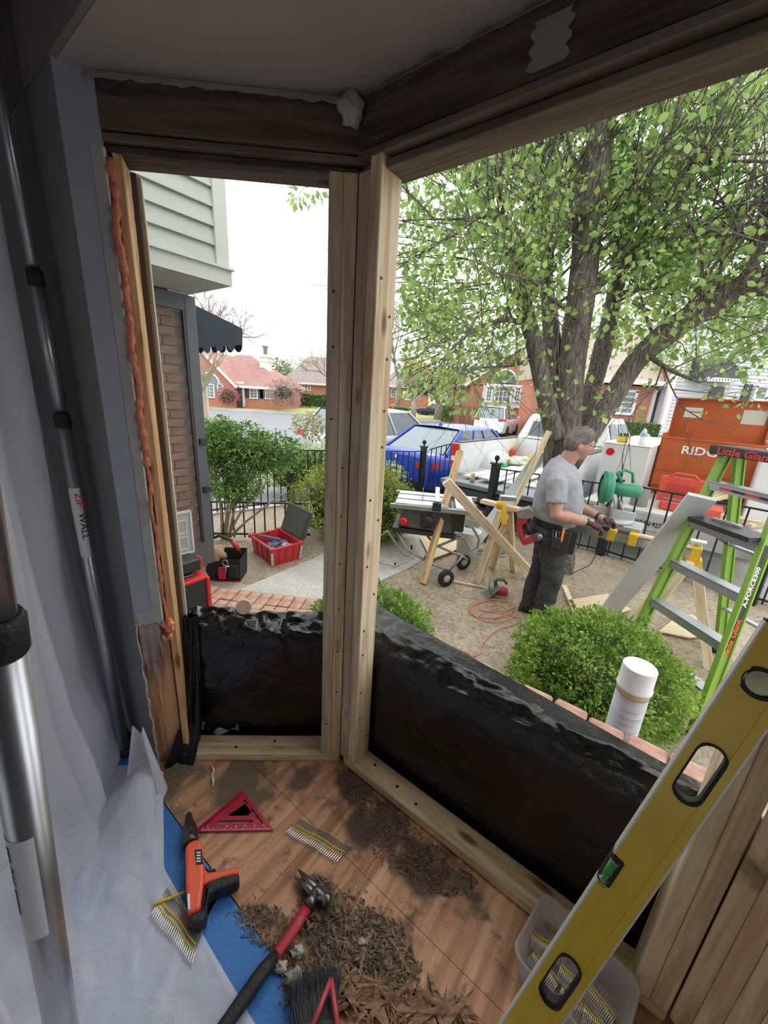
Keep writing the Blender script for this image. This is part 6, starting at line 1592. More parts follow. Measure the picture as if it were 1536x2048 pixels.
bush('spring_shrub', 'light green low shrub beyond the iron fence', [((-1.6, 7.6, RZ + .55), (1.1, .5, .5)), ((-.4, 7.6, RZ + .45), (.8, .4, .4))], leafmat('lime_leaf', (.30, .44, .08), (.52, .60, .18)), 6000, .05, 70)
bush('twiggy_shrub', 'thin reddish leaved shrub poking above the fence by the corner post', [(AT(620, 850, 6.8), (.35, .3, .25))], leafmat('bronze_leaf', (.30, .26, .14), (.40, .42, .18)), 500, .06, 75, core=0, shell=.1)
# bare crape myrtle by the wing
m_pale = mat('pale_smooth_bark', (.55, .48, .40), .7, c2=(.45, .38, .31), ns=10)
def grow(mb, a, d, L, r, lev, rr, tips, spread=.5, up=.25, kids=3, minr=.004, seg=3):
    ps = [a]; q = a; dd = d.normalized()
    for k in range(seg):
        dd = (dd + Vector((rr.gauss(0, .13), rr.gauss(0, .13), rr.gauss(0, .10) + up * .12))).normalized(); q = q + dd * (L / seg); ps.append(q)
    mb.tube(ps, [r * (1 - .38 * k / seg) for k in range(seg + 1)], 8 if r > .05 else (5 if r > .012 else 3), cap=False)
    if lev <= 1: tips.extend(ps[1:]); 
    if lev == 0 or r < minr: return
    for k in range(kids):
        s_ = rr.uniform(.35, 1.0) if k else 1.0
        i = min(int(s_ * seg), seg - 1); p = lerp(ps[i], ps[i + 1], s_ * seg - i) if s_ < 1 else ps[-1]
        ax = Vector((rr.gauss(0, 1), rr.gauss(0, 1), rr.gauss(0, .6))); ax = (ax - dd * ax.dot(dd)).normalized()
        nd = (dd + ax * spread * rr.uniform(.6, 1.4) + UP * up * .5).normalized()
        grow(mb, p, nd, L * rr.uniform(.6, .82), r * .6, lev - 1, rr, tips, spread, up, kids, minr, seg)
t = thing('crape_myrtle', 'bare pale barked young tree beside the storm door', 'tree', tuple(G(412, 985, RZ)))
mb = MB(); rr = random.Random(4); base = Vector((AT(402, 900, 6.2).x, AT(402, 900, 6.2).y, GZ)); tips = []
for k in range(4):
    e = AT(400 + 4 * k, 790 - 6 * k, 6.2); mb.tube([base + Vector((.03 * k, 0, 0)), lerp(base, e, .5) + Vector((.02 * k, .03, 0)), e], [.035, .028, .02], 7)
    for j in range(4): grow(mb, e, Vector((rr.uniform(-.5, .8), rr.uniform(-.4, .4), 1)), .5, .013, 3, rr, tips, .4, .2, 2, .002)
mb.build('branches', m_pale, t)
# far bare trees
def bare_tree(name, base, H, r, label, seed, m, lev=5, leafm=None, nl=0, ls=.1, kids=3, trunk=.3, spread=.6):
    base = Vector(base); t = thing(name, label, 'tree', tuple(base)); mb = MB(); rr = random.Random(seed); tips = []
    mb.tube([base, base + UP * H * trunk], [r * 1.15, r * .9], 8)
    for k in range(kids): grow(mb, base + UP * H * trunk, Vector((rr.uniform(-.7, .7), rr.uniform(-.7, .7), .9)), H * .26, r * .6, lev, rr, tips, spread, .2, kids, r * .012)
    mb.build('branches', m, t)
    if leafm and nl:
        tp = np.array([tuple(v) for v in tips]); rg = np.random.default_rng(seed); P_ = tp[rg.integers(0, len(tp), nl)] + rg.normal(size=(nl, 3)) * H * .03
        leaves('foliage', leafm, t, P_, ls, seed)
    return t
m_gbark = mat('grey_bark', (.30, .26, .23), .9)
x, z = XZ(430, 800, 55); bare_tree('bare_tree', (x, 55, RZ), 13.5, .45, 'large leafless tree behind the far left brick house', 5, m_gbark, 5, spread=.75)
x, z = XZ(655, 800, 42); bare_tree('budding_tree', (x + 1, 42, RZ), 9, .2, 'thin budding tree just left of the corner post', 6, m_gbark, 4, leafmat('bud_leaf', (.45, .38, .22), (.52, .50, .30)), 900, .16)
x, z = XZ(795, 800, 40); bare_tree('budding_tree', (x, 40, RZ), 12, .25, 'tall budding tree just right of the corner post', 7, m_gbark, 4, MATS['bud_leaf'], 2600, .16)
x, z = XZ(828, 810, 32); bare_tree('budding_tree', (x, 32, RZ), 5.6, .2, 'yellow green budding tree in front of the dark evergreen', 9, m_gbark, 4, leafmat('yellow_bud_leaf', (.46, .44, .16), (.58, .54, .26)), 5200, .17)
x, z = XZ(878, 820, 37); bare_tree('dark_evergreen', (x, 37.5, RZ), 5.4, .32, 'low spreading dark evergreen tree across the junction', 8, m_gbark, 4, leafmat('dark_leaf', (.05, .08, .035), (.11, .15, .07), tr=.15), 7000, .22, kids=4, trunk=.28, spread=1.0)
x, z = XZ(350, 800, 60); bare_tree('bare_tree', (x, 60, RZ), 11, .3, 'leafless tree at the far left behind the storm door', 15, m_gbark, 4)
def hedge(label, px0, px1, py0, py1, Y, m, seed, nm='hedge', n=3000, size=.16):
    x0, z1 = XZ(px0, py0, Y); x1, _ = XZ(px1, py0, Y); _, z0 = XZ(px0, py1, Y); z0 = min(z0, RZ + .3)
    t = thing(nm, label, 'hedge' if nm == 'hedge' else 'shrub', ((x0 + x1) / 2, Y, RZ)); c = ((x0 + x1) / 2, Y, (z0 + z1) / 2)
    MB().box(c, ((x1 - x0) * .95, .9, (z1 - z0) * .9)).build('shade_core', m_core, t, kind='stuff')
    rg = np.random.default_rng(seed); P_ = np.stack([rg.uniform(x0, x1, n), Y + rg.uniform(-.6, .6, n), rg.uniform(z0, z1, n)], 1)
    leaves('foliage', m, t, P_, size, seed); return t
m_hg = leafmat('hedge_leaf', (.10, .18, .06), (.18, .28, .09), tr=.2)
hedge('long clipped green hedge in front of the brown roofed house', 592, 720, 786, 805, 46, m_hg, 81, n=5000, size=.2)
hedge('round bush beside the far red car', 780, 818, 812, 832, 31, leafmat('bush_leaf', (.20, .28, .09), (.34, .42, .16)), 82, 'round_bush', 1500, .12)
hedge('round bush left of the brick pier', 884, 908, 810, 838, 31, MATS['bush_leaf'], 83, 'round_bush', 1200, .12)
hedge('low green shrubs under the townhouse window', 1200, 1315, 838, 900, 18.5, m_hg, 84, 'low_shrubs', 4000, .10)
bush('pink_azalea', 'pink flowering azalea by the far left brick house', [((XZ(456, 792, 34.8)[0], 34.8, XZ(456, 792, 34.8)[1]), (.9, .6, .8))], leafmat('pink_petal', (.55, .12, .22), (.42, .20, .18)), 900, .14, 90)
bush('redbud_shrub', 'mauve flowering shrub beside the far left brick house', [((XZ(567, 785, 34.8)[0], 34.8, XZ(567, 785, 34.8)[1]), (1.7, .8, 1.3))], leafmat('mauve_petal', (.36, .22, .22), (.46, .32, .30)), 2600, .13, 91, shell=.3, core=.4)
# distant tree line
def treeline(label, px0, px1, py, Y, n, size, seed, m):
    x0, z1 = XZ(px0, py, Y); x1, _ = XZ(px1, py, Y); t = thing('distant_tree', label, 'tree', ((x0 + x1) / 2, Y, RZ))
    c = ((x0 + x1) / 2, Y, z1 * .5); p, d = zball(c, ((x1 - x0) / 2, 2.5, max(1.0, z1 * .5 + .6)), n, .3, seed, .35)
    leaves('foliage', m, t, p, size, seed); MB().tube([(c[0], Y, RZ), (c[0], Y, c[2])], .3, 7).build('trunk', m_gbark, t)
m_fg = leafmat('far_green', (.16, .22, .10), (.26, .32, .16), tr=.2)
treeline('rounded distant green tree behind the white chimney', 505, 600, 722, 75, 2600, .5, 95, m_fg)
treeline('distant green tree between the chimney and the brown roof', 545, 640, 742, 92, 2000, .5, 96, m_fg)
treeline('distant green tree above the white crossover', 860, 960, 720, 70, 2600, .5, 97, m_fg)
treeline('broad distant tree behind the arched window house', 940, 1200, 640, 62, 3500, .5, 98, m_fg)

# ---------------------------------------------------------------- the big pear tree
bark = mat('furrowed_bark', (.085, .068, .055), .95, c2=(.22, .19, .16), ns=9, nd=6, stretch=(5.5, 5.5, .8), bump=1.0, bs=14, lo=.38, hi=.62)
TB = G(1112, 1135, GZ); TD = 4.15
tree = thing('pear_tree', 'big many stemmed pear tree in fresh green leaf behind the worker', 'tree', tuple(TB))
def limb(pts_px, name='limb', n=12):
    ps = [AT(x, y, d) for x, y, d, r in pts_px]; rs = [r * (.74 if y > 720 else .92) for x, y, _, r in pts_px]
    # smooth
    q = []; qr = []
    for k in range(len(ps) - 1):
        for j in range(4):
            t_ = j / 4; p0, p1, p2, p3 = ps[max(k - 1, 0)], ps[k], ps[k + 1], ps[min(k + 2, len(ps) - 1)]
            q.append(.5 * ((2 * p1) + (p2 - p0) * t_ + (2 * p0 - 5 * p1 + 4 * p2 - p3) * t_ ** 2 + (3 * p1 - p0 - 3 * p2 + p3) * t_ ** 3)); qr.append(rs[k] + (rs[k + 1] - rs[k]) * t_)
    q.append(ps[-1]); qr.append(rs[-1])
    MB().tube(q, qr, n).build(name, bark, tree); return q, qr
dB = DEP(TB)
tr0 = [Vector(TB) + Vector((-.02, 0, -.1)), Vector(TB) + UP * .1, AT(1118, 990, dB - .02), AT(1122, 900, dB - .1), AT(1128, 850, dB - .15)]
mb = MB()
def trunk_s(a, b):
    k = b * (len(tr0) - 1); i = min(int(k), len(tr0) - 2); c = lerp(tr0[i], tr0[i + 1], k - i); th = 2 * PI * a
    r_ = .165 + .07 * (1 - b) ** 4 + .02 * math.sin(th * 5 + 1) + .012 * math.sin(th * 11 + b * 6)
    return c + Vector((math.cos(th) * r_, math.sin(th) * r_, 0))
mb.grid(trunk_s, 36, 16).build('trunk', bark, tree)
LIMBS = [
    [(1112, 880, 4.05, .14), (1090, 790, 4.0, .12), (1072, 700, 3.9, .095), (1052, 620, 3.8, .075), (1042, 520, 3.7, .06), (1018, 450, 3.6, .045), (978, 430, 3.5, .03), (930, 440, 3.4, .014)],
    [(1122, 880, 4.2, .13), (1112, 780, 4.2, .115), (1104, 680, 4.2, .10), (1096, 600, 4.15, .08), (1090, 500, 4.1, .055), (1070, 400, 4.0, .035), (1020, 300, 3.8, .018)],
    [(1135, 890, 4.1, .19), (1140, 780, 4.05, .165), (1150, 680, 4.0, .145), (1165, 570, 3.9, .145), (1178, 440, 3.8, .14), (1196, 300, 3.65, .13), (1215, 190, 3.5, .10), (1240, 60, 3.3, .08)],
    [(1134, 915, 4.22, .12), (1180, 790, 4.35, .125), (1205, 700, 4.4, .11), (1225, 610, 4.4, .09), (1240, 510, 4.4, .07), (1285, 400, 4.3, .055), (1340, 270, 4.1, .035), (1390, 150, 3.9, .02)],
    [(1140, 930, 4.14, .13), (1215, 812, 4.05, .14), (1270, 725, 3.95, .135), (1330, 670, 3.8, .125), (1400, 620, 3.6, .115), (1470, 580, 3.4, .10), (1540, 550, 3.2, .085), (1640, 480, 3.0, .05)],
    [(1165, 600, 3.95, .06), (1230, 540, 3.9, .055), (1310, 505, 3.8, .05), (1370, 460, 3.7, .042), (1430, 445, 3.6, .03), (1500, 470, 3.5, .016)],
    [(1495, 565, 3.35, .055), (1515, 500, 3.3, .05), (1532, 420, 3.2, .045), (1560, 300, 3.1, .03)],
    [(1150, 440, 3.8, .03), (1120, 380, 3.7, .028), (1085, 310, 3.55, .022), (1060, 250, 3.4, .014)],
    [(1155, 640, 3.8, .028), (1110, 600, 3.5, .022), (1060, 560, 3.3, .014), (980, 545, 3.1, .008)],
    [(1172, 620, 4.0, .05), (1168, 500, 4.3, .05), (1150, 350, 4.5, .04), (1130, 240, 4.6, .02)],
    [(1310, 500, 3.8, .03), (1350, 420, 3.7, .026), (1380, 330, 3.6, .02), (1440, 230, 3.4, .012)],
    [(1290, 705, 3.9, .035), (1340, 740, 3.6, .022), (1400, 765, 3.3, .012)],
    [(1062, 650, 3.85, .03), (1010, 640, 3.7, .024), (950, 660, 3.5, .016), (900, 700, 3.4, .008)],
    [(1075, 710, 3.95, .03), (1030, 730, 3.9, .02), (960, 735, 3.9, .010)],
]
twigs = MB(); tips = []; rr = random.Random(77)
for li, L_ in enumerate(LIMBS):
    q, qr = limb(L_, 'limb', 16 if L_[0][3] > .1 else 10)
    for k in range(len(q)):
        if k < len(q) * (.35 if L_[0][3] > .08 else .12): continue
        for j in range(2 if L_[0][3] > .08 else 2):
            if rr.random() < .48: continue
            dd = (q[min(k + 1, len(q) - 1)] - q[max(k - 1, 0)]).normalized()
            ax = Vector((rr.gauss(0, 1), rr.gauss(0, 1), rr.gauss(0, .8))).normalized()
            grow(twigs, q[k], dd * .6 + ax * .9 + UP * (.5 if q[k].z < 2.3 else .2), rr.uniform(.45, .85), min(qr[k] * .45, .016), 2, rr, tips, .55, .1, 3, .0012)
tp = np.array([tuple(v) for v in tips])
# keep twigs' leaves clear of the house
def pxof(P_):
    v = (P_ - CAM) @ M3; return 768 + FPX * v[:, 0] / v[:, 2], 1024 + FPX * v[:, 1] / v[:, 2], v[:, 2]
twigs.build('twigs', bark, tree, kind='stuff')
rg = np.random.default_rng(5)
extra = []
# outer crown: drooping leafy sprays filling the crown's real volume (an upright oval leaning over the yard)
cr_c = np.array(TB) + np.array([.1, .7, 3.5]); cr_r = np.array([3.1, 2.3, 2.7])
NL = 30000
P1 = tp[rg.integers(0, len(tp), NL)] + rg.normal(size=(NL, 3)) * .10
nsp = 1150
d = rg.normal(size=(nsp, 3)); d /= np.linalg.norm(d, axis=1)[:, None]
kk = (.45 + .55 * rg.random(nsp) ** .6)[:, None]
sp_c = cr_c + d * cr_r * kk
sp_c = sp_c[(sp_c[:, 2] > 1.75 - .5 * (sp_c[:, 0] < .9) + .4 * rg.random(len(sp_c)))]
P2 = (sp_c[:, None, :] + rg.normal(size=(len(sp_c), 26, 3)) * np.array([.17, .17, .14])).reshape(-1, 3)
spray = MB()
for c in sp_c[::2]:
    c = Vector(c); q = Vector(cr_c) + (c - Vector(cr_c)) * .72
    spray.tube([q, lerp(q, c, .5) + Vector((rr.gauss(0, .05), rr.gauss(0, .05), .03)), c], [.008, .005, .002], 4, cap=False)
spray.build('fine_branches', bark, tree, kind='stuff')
PA = np.concatenate([P1, P2])
# none inside the house or its roof
nn_ = PA[:, 0] * N.x + PA[:, 1] * N.y
PA = PA[(nn_ > pn + .9) & (PA[:, 2] > .55)]
x_, y_, z_ = pxof(PA)
keep = ~((x_ < 800) & (y_ > 380)) ; keep &= ~((x_ < 900) & (y_ > 800)) & ~((z_ < 3.25) & (rg.random(len(PA)) < .93)) & ~((y_ > 720) & (rg.random(len(PA)) < .5)) & (y_ < 835); xc_ = np.interp(-y_, [-830, -680, -570, -440, -300, -190], [1145, 1150, 1165, 1178, 1196, 1215]); keep &= ~((np.abs(x_ - xc_) < 42) & (z_ < 4.0) & (rg.random(len(PA)) < .8)); PA = PA[keep]
m_pear = leafmat('pear_leaf', (.22, .37, .10), (.44, .58, .20), ns=1.2, isl=.35, tr=.5, rough=.35)
x_, y_, z_ = pxof(PA); vis = (x_ > 790) & (x_ < 1540) & (y_ > 120) & (y_ < 830)
near = np.argsort(np.where(vis, z_, 99))[:300]
mask = np.ones(len(PA), bool); mask[near] = False
leaves('foliage', m_pear, tree, PA[mask], .068, 6, droop=.7, wide=.68)
# the leaves that show largest, one by one
lm = None
for k, i in enumerate(near):
    if lm is None:
        mb = MB(); s_ = .066
        j = mb.pts([(0, 0, 0), (s_ * .30, .004, s_ * .28), (s_ * .36, .006, s_ * .5), (s_ * .2, .004, s_ * .8), (0, 0, s_), (-s_ * .2, .004, s_ * .8), (-s_ * .36, .006, s_ * .5), (-s_ * .30, .004, s_ * .28)])
        mb.face((j, j + 1, j + 2, j + 3, j + 4)); mb.face((j, j + 4, j + 5, j + 6, j + 7)); o = mb.build('leaf', m_pear, None); lm = o.data
    else: o = bpy.data.objects.new('leaf', lm); C.objects.link(o)
    dd = Vector((rr.gauss(0, 1), rr.gauss(0, 1), rr.gauss(-.8, .7))).normalized()
    o.matrix_world = Matrix.Translation(Vector(PA[i]) - TB) @ (dd.to_track_quat('Z', 'Y').to_matrix() @ Matrix.Rotation(rr.uniform(0, 6), 3, 'Z')).to_4x4(); o.parent = tree
# a sprig of the same kind hanging in at the top of the left opening
for k, (cx_, cy_, n_) in enumerate(((598, 388, 26), (632, 384, 16))):
    q = AT(cx_, cy_, 3.0); t = thing('leaf_sprig', ('left' if k == 0 else 'right') + ' sprig of leaves hanging in at the top of the left opening', 'twig', tuple(q))
    rg2 = np.random.default_rng(k + 9); leaves('foliage', m_pear, t, np.array(q) + rg2.normal(size=(n_, 3)) * np.array([.035, .05, .035]), .06, k + 9, droop=1.0, wide=.65)
    MB().tube([q, q + Vector((.3, .1, .35)), AT(900, 210, 3.4)], [.002, .004, .008], 5).build('twig', bark, t)
# ================================================================== THE WORK IN THE YARD
m_lum = wood('fresh_lumber', (.60, .46, .28), (.82, .70, .50), 2, .9)
m_lumo = wood('orange_board', (.55, .34, .16), (.74, .52, .28), 2, .9)
m_prim = mat('primed_board', (.62, .64, .65), .5, c2=(.56, .58, .60), ns=3)
m_galv = mat('grey_tube_steel', (.40, .40, .40), .45, .7)
def gp(x, y): return G(x, y, GZ)
def onto(x, y, base, dy=0.0):
    """point at pixel on the vertical plane through base that faces the camera"""
    b = np.array(base); h = np.array([b[0], b[1] + dy, 0]); nn = h / np.linalg.norm(h); return PL(x, y, (b[0], b[1] + dy, 0), nn)
# loose boards, each its own thing
def lean(label, a, b, w, t, side, m, nm='board', cat='board'):
    o = board(nm, a, b, w, t, side, m); tag(o, label, cat); ORIG[o.name] = tuple(o.location); return o
b0 = gp(845, 1168); lean('orange toned 2x4 leaning upright against the table saw', b0 + UP * .01, onto(920, 902, b0, .55), .05, .089, Vector((1, .3, 0)), m_lumo)
a_ = onto(892, 962, (.86, 3.55, 0)); b0 = gp(1062, 1150); b0 = Vector((1.42, 3.72, GZ + .02)); lean('pale 2x4 slanting down behind the worker from the table saw', gp(1072, 1162) + UP * .02, a_, .05, .089, Vector((.3, 1, 0)), m_lum)
b0 = gp(955, 1160); b0.y += .25
lean('primed grey board leaning behind the stud by the tree', gp(935, 1105) + UP * .0, onto(1085, 905, (2.0, 4.75, 0)), .14, .02, Vector((1, -.4, 0)), m_prim)
lean('pale 2x4 leaning on the tree trunk', gp(955, 1165) + Vector((.05, .12, 0)), onto(1098, 862, (1.60, 3.86, 0)), .05, .089, Vector((1, -.3, 0)), m_lum)
lean('long white primed board leaning on the green ladder', gp(1218, 1225) + UP * .02, onto(1405, 993, (1.86, 2.62, 0)), .16, .03, Vector((1, -.5, 0)), mat('white_primer', (.66, .69, .72), .45))
lean('thin white batten lying by the worker on the dirt', gp(1128, 1175) + UP * .02, gp(1150, 1230) + UP * .02, .05, .02, Vector((1, 0, 0)), m_lum)
lean('white stick lying between the saw wheel and the circular saw', gp(905, 1165) + UP * .015, gp(970, 1178) + UP * .015, .02, .015, Vector((0, 1, 0)), m_lum)

# ---- table saw on its folding wheeled stand
TSc = Vector((.50, 3.95, GZ)); D_ts = 4.0
ts = thing('table_saw', 'portable table saw with red knob on a folding wheeled stand', 'table saw', tuple(TSc))
tx_ = (onto(955, 1010, TSc, .1) - onto(790, 1000, TSc, .1)); tx_.z = 0; LW = tx_.length; tx_.normalize(); ty_ = Vector((-tx_.y, tx_.x, 0))
tc_ = onto(868, 1006, TSc, .1); TZs = tc_.z; tc_ = Vector((tc_.x, tc_.y, TZs)) + ty_ * .12
XT = lambda x, y, z: tc_ + tx_ * x + ty_ * y + UP * (z)
rmT = Matrix((tx_, ty_, UP)).transposed()
m_top = mat('cast_table_top', (.58, .59, .58), .35, .4, c2=(.48, .49, .49), ns=6)
MB().box(XT(-.13, 0, .0), (.56, .56, .025), rmT).build('table_top', m_top, ts, bevel=.004)
MB().box(XT(-.13, -.10, .0145), (.56, .012, .006), rmT).box(XT(-.13, .12, .0145), (.56, .012, .006), rmT).build('mitre_slot', m_blkp, ts)
MB().box(XT(-.34, 0, .002), (.14, .56, .022), rmT).build('table_extension', m_top, ts, bevel=.004)
MB().box(XT(.33, 0, .0), (.20, .56, .022), rmT).build('table_extension', m_top, ts, bevel=.004)
for y in (-.30, .30): MB().box(XT(.02, y, -.02), (.95, .035, .045), rmT).build('fence_rail', m_alud, ts)
MB().box(XT(.03, 0, .045), (.05, .66, .07), rmT @ Matrix.Rotation(0, 3, 'Z')).build('rip_fence', m_alu, ts, bevel=.003)
MB().box(XT(.03, -.33, .02), (.09, .05, .09), rmT).build('fence_clamp', m_blkp, ts, bevel=.005)
MB().prism([XT(-.34, -.26, -.03), XT(.18, -.26, -.03), XT(.22, -.24, -.30), XT(-.36, -.26, -.26)], (0, 0, 0), ty_ * .5).build('motor_housing', mat('saw_housing', (.055, .055, .058), .5, c2=(.12, .11, .10), ns=12), ts, bevel=.01)
MB().box(XT(.26, -.05, -.15), (.16, .36, .24), rmT).build('rear_guard', m_blkp, ts, bevel=.01)
MB().prism([XT(-.42, -.28, -.27), XT(.26, -.26, -.30), XT(.26, -.26, -.345), XT(-.42, -.28, -.32)], (0, 0, 0), ty_ * .54).build('base_frame', m_blkp, ts)
MB().lathe([(.045, 0), (.048, .02), (.03, .035), (.015, .04)], XT(-.30, -.27, -.19), 14, -ty_).build('height_knob', m_tail, ts, label='red knob')
MB().lathe([(.07, 0), (.07, .02), (.02, .03)], XT(-.05, -.27, -.17), 16, -ty_).build('crank_wheel', m_blkp, ts)
MB().lathe([(.115, -.002), (.115, .002)], XT(-.13, 0, .02), 24, tx_).build('blade', m_steel, ts)
def tubepx(pts, r=.013, nm='stand_tube', dy=0.0):
    q = [onto(x, y, TSc, dy) for x, y in pts]; return MB().tube(q, r, 8).build(nm, m_galv, ts)
tubepx([(752, 1078), (775, 1062), (790, 1085), (808, 1110), (818, 1112)], dy=.3)
tubepx([(750, 1100), (760, 1125), (790, 1133), (828, 1115)])
tubepx([(790, 1055), (812, 1095), (835, 1112), (870, 1130), (895, 1140)], .018)
tubepx([(845, 1120), (870, 1095), (925, 1072), (905, 1065)], .015)
tubepx([(855, 1072), (870, 1090), (905, 1105), (925, 1112), (935, 1120)], .015, dy=.2)
tubepx([(905, 1072), (920, 1070), (930, 1080), (940, 1100), (955, 1095), (958, 1078), (945, 1055), (930, 1052)], .014)
tubepx([(800, 1058), (930, 1078)], .018)
tubepx([(892, 1150), (925, 1112)], .012)
for k, (x, y, dy) in enumerate(((890, 1153, 0), (925, 1118, .42))):
    c = gp(x, y + 19); c = Vector((c.x, c.y, GZ + .092)) if k == 0 else Vector((gp(925, 1138).x, gp(925, 1138).y, GZ + .09))
    ax = Vector((.45, -.9, 0)).normalized()
    o = MB().lathe([(.045, -.02), (.085, -.026), (.092, -.015), (.092, .015), (.085, .026), (.045, .02)], c, 24, ax).build('wheel', m_tire, ts); MB().lathe([(.01, -.028), (.05, -.018), (.05, .018), (.01, .028)], c, 16, ax).build('wheel_hub', mat('grey_hub', (.42, .42, .41), .5), o)
MB().tube([gp(822, 1108) + UP * .01, gp(822, 1108) + UP * .12], .012, 8).tube([gp(790, 1135) + UP * .005, gp(790, 1135) + UP * .06], .012, 8).build('stand_foot', m_blk, ts)
# white bucket behind the saw
bk = centred(MB().lathe([(.13, 0), (.15, .33), (.155, .34), (.145, .34), (.12, .02)], Vector((1.08, 4.55, GZ)), 24), 'bucket', mat('white_bucket', (.70, .71, .72), .5)); tag(bk, 'white bucket behind the folding saw stand', 'bucket')

# ---- circular saw and orange cord
cs = thing('circular_saw', 'red and grey circular saw lying on the dirt', 'circular saw', tuple(gp(985, 1192)))
c = gp(985, 1192) + UP * .07
MB().box(c + Vector((-.03, -.02, -.01)), (.20, .14, .008), Matrix.Rotation(R(-50), 3, 'Y')).build('shoe', m_alud, cs)
MB().lathe([(.02, -.02), (.085, -.02), (.09, 0), (.085, .02), (.02, .02)], c + Vector((-.01, 0, .02)), 22, (1, -.5, .3)).build('blade_guard', mat('guard_grey', (.30, .30, .28), .4, .6), cs)
MB().lathe([(.035, 0), (.045, .02), (.045, .10), (.035, .12)], c + Vector((.02, -.01, .0)), 16, (1, -.3, .05)).build('motor', mat('motor_red', (.36, .04, .05), .45), cs)
MB().tube([c + Vector((.0, .02, .05)), c + Vector((.03, .02, .11)), c + Vector((.09, .0, .12)), c + Vector((.12, -.01, .08))], [.016, .018, .018, .014], 10).build('handle', mat('handle_grey', (.14, .14, .13), .6), cs)
m_cord = mat('orange_cord', (.72, .26, .13), .5, c2=(.62, .30, .18), ns=20)
pts_ = []
rr = random.Random(2)
for k in range(220):
    a = k / 220 * 2 * PI * 4.5; r_ = 26 + 14 * math.sin(a * .37 + 1)
    pts_.append(gp(985 + 12 * math.sin(a * .21) + r_ * 1.25 * math.cos(a), 1220 + 5 * math.cos(a * .4) + r_ * .55 * math.sin(a)) + UP * (.008 + .006 * (1 + math.sin(a * 2.3))))
tail = [(1012, 1230), (1040, 1238), (1030, 1250), (1000, 1258), (975, 1275), (962, 1295), (958, 1310), (945, 1315), (935, 1308), (915, 1300), (880, 1290)]
co_ = pts_ + [gp(x, y) + UP * .008 for x, y in tail]
tag(MB().tube(co_, .0048, 6).build('extension_cord', m_cord, None), 'orange extension cord coiled on the dirt and trailing to the house', 'cord')
tag(MB().tube([gp(x, y) + UP * .006 for x, y in ((908, 1172), (912, 1185), (925, 1195), (950, 1198), (975, 1204))], .0035, 6).build('tan_cord', mat('tan_cord', (.50, .38, .24), .6), None), 'thin tan cord from the wheel to the circular saw', 'cord')
tag(MB().tube([gp(x, y) + UP * .006 for x, y in ((1128, 1182), (1140, 1176), (1150, 1165), (1146, 1158))], .004, 6).build('cord_end', m_cord, None), 'short loop of orange cord right of the worker', 'cord')

# ---- mitre saw stand: long rail on sawhorse legs, along the fence
RA = AT(990, 1000, 4.1); RB = AT(1160, 1052, 3.55); RC = AT(1400, 1112, 3.05)
m_dw = mat('yellow_bracket', (.80, .50, .03), .45)
sr = thing('saw_stand', 'long aluminium mitre saw stand with yellow brackets beside the worker', 'saw stand', (RB.x, RB.y, GZ))
dR = (RC - RB); dR.z = 0; dR.normalize(); zR = .93 + GZ
Ra = Vector((RB.x, RB.y, zR)) - dR * .95; Rc = Vector((RB.x, RB.y, zR)) + dR * .95
# choose rail height so it sits on its pixel line
zR = (RB.z + RC.z) / 2
Ra = lerp(RB, RC, -.30); Rc = lerp(RB, RC, 1.0); Ra.z = Rc.z = zR
sN = Vector((-dR.y, dR.x, 0))
for o_ in (-.045, .045): MB().bar(Ra + sN * o_, Rc + sN * o_, .035, .07, side=sN).build('rail', m_alu, sr)
def rail_at(f): return lerp(Ra, Rc, f)
for f in (.06, .46, .60, .97):
    p = rail_at(f); MB().box(p + UP * .01, (.07, .13, .11), Matrix((dR, sN, UP)).transposed()).build('bracket', m_dw, sr, bevel=.008)
p = rail_at(.97); MB().box(p + UP * .10, (.10, .08, .015), Matrix((dR, sN, UP)).transposed()).build('work_rest', mat('rest_white', (.7, .7, .65), .4), sr); MB().bar(p, p + UP * .1, .03, .03).build('rest_post', m_alu, sr)
def sawhorse_legs(f, label):
    p = rail_at(f); t = thing('sawhorse', label, 'sawhorse', (p.x, p.y, GZ))
    board('beam', p - dR * .02 - sN * .22 - UP * .075, p - dR * .02 + sN * .22 - UP * .075, .05, .05, dR, m_lum, t)
    MB().box(p - UP * .08, (.11, .12, .10), Matrix((dR, sN, UP)).transposed()).build('bracket', m_dw, t, bevel=.01)
    for sx in (-1, 1):
        for sy in (-1, 1):
            a = p + dR * sx * .03 + sN * sy * .12 - UP * .09
            b_ = Vector((p.x, p.y, GZ)) + dR * sx * .28 + sN * sy * .20
            board('leg', b_, a, .065, .036, dR, m_lum, t)
sawhorse_legs(.97, 'pale wooden sawhorse under the right end of the saw stand, behind the ladder')
# left sawhorse by the leaning boards
pL = AT(1008, 1012, 3.95); t = thing('sawhorse', 'pale wooden sawhorse with yellow brackets left of the worker', 'sawhorse', (pL.x, pL.y, GZ))
dL = Vector((.75, -.66, 0)); sL = Vector((.66, .75, 0))
board('beam', pL - dL * .25, pL + dL * .42, .09, .04, sL, m_lum, t)
for k, (x, y) in enumerate(((1008, 1035), (1000, 1010))): MB().blob(AT(x, y, 3.9), (.045, .03, .05), .1, 3).build('bracket', m_dw, t)
for (x, y, x2, y2) in ((1018, 1025, 985, 1136), (1020, 1022, 1026, 1143), (1000, 1025, 952, 1166)):
    board('leg', gp(x2, y2), AT(x, y, DEP(pL)), .065, .036, dL, m_lum, t)
MB().bar(AT(1000, 995, 3.9), AT(1032, 998, 3.9), .07, .05).build('clamp_head', m_alud, t, bevel=.006)
MB().bar(AT(1008, 1008, 3.88), AT(1008, 1050, 3.88), .05, .03).build('clamp_body', m_dw, t, bevel=.006)
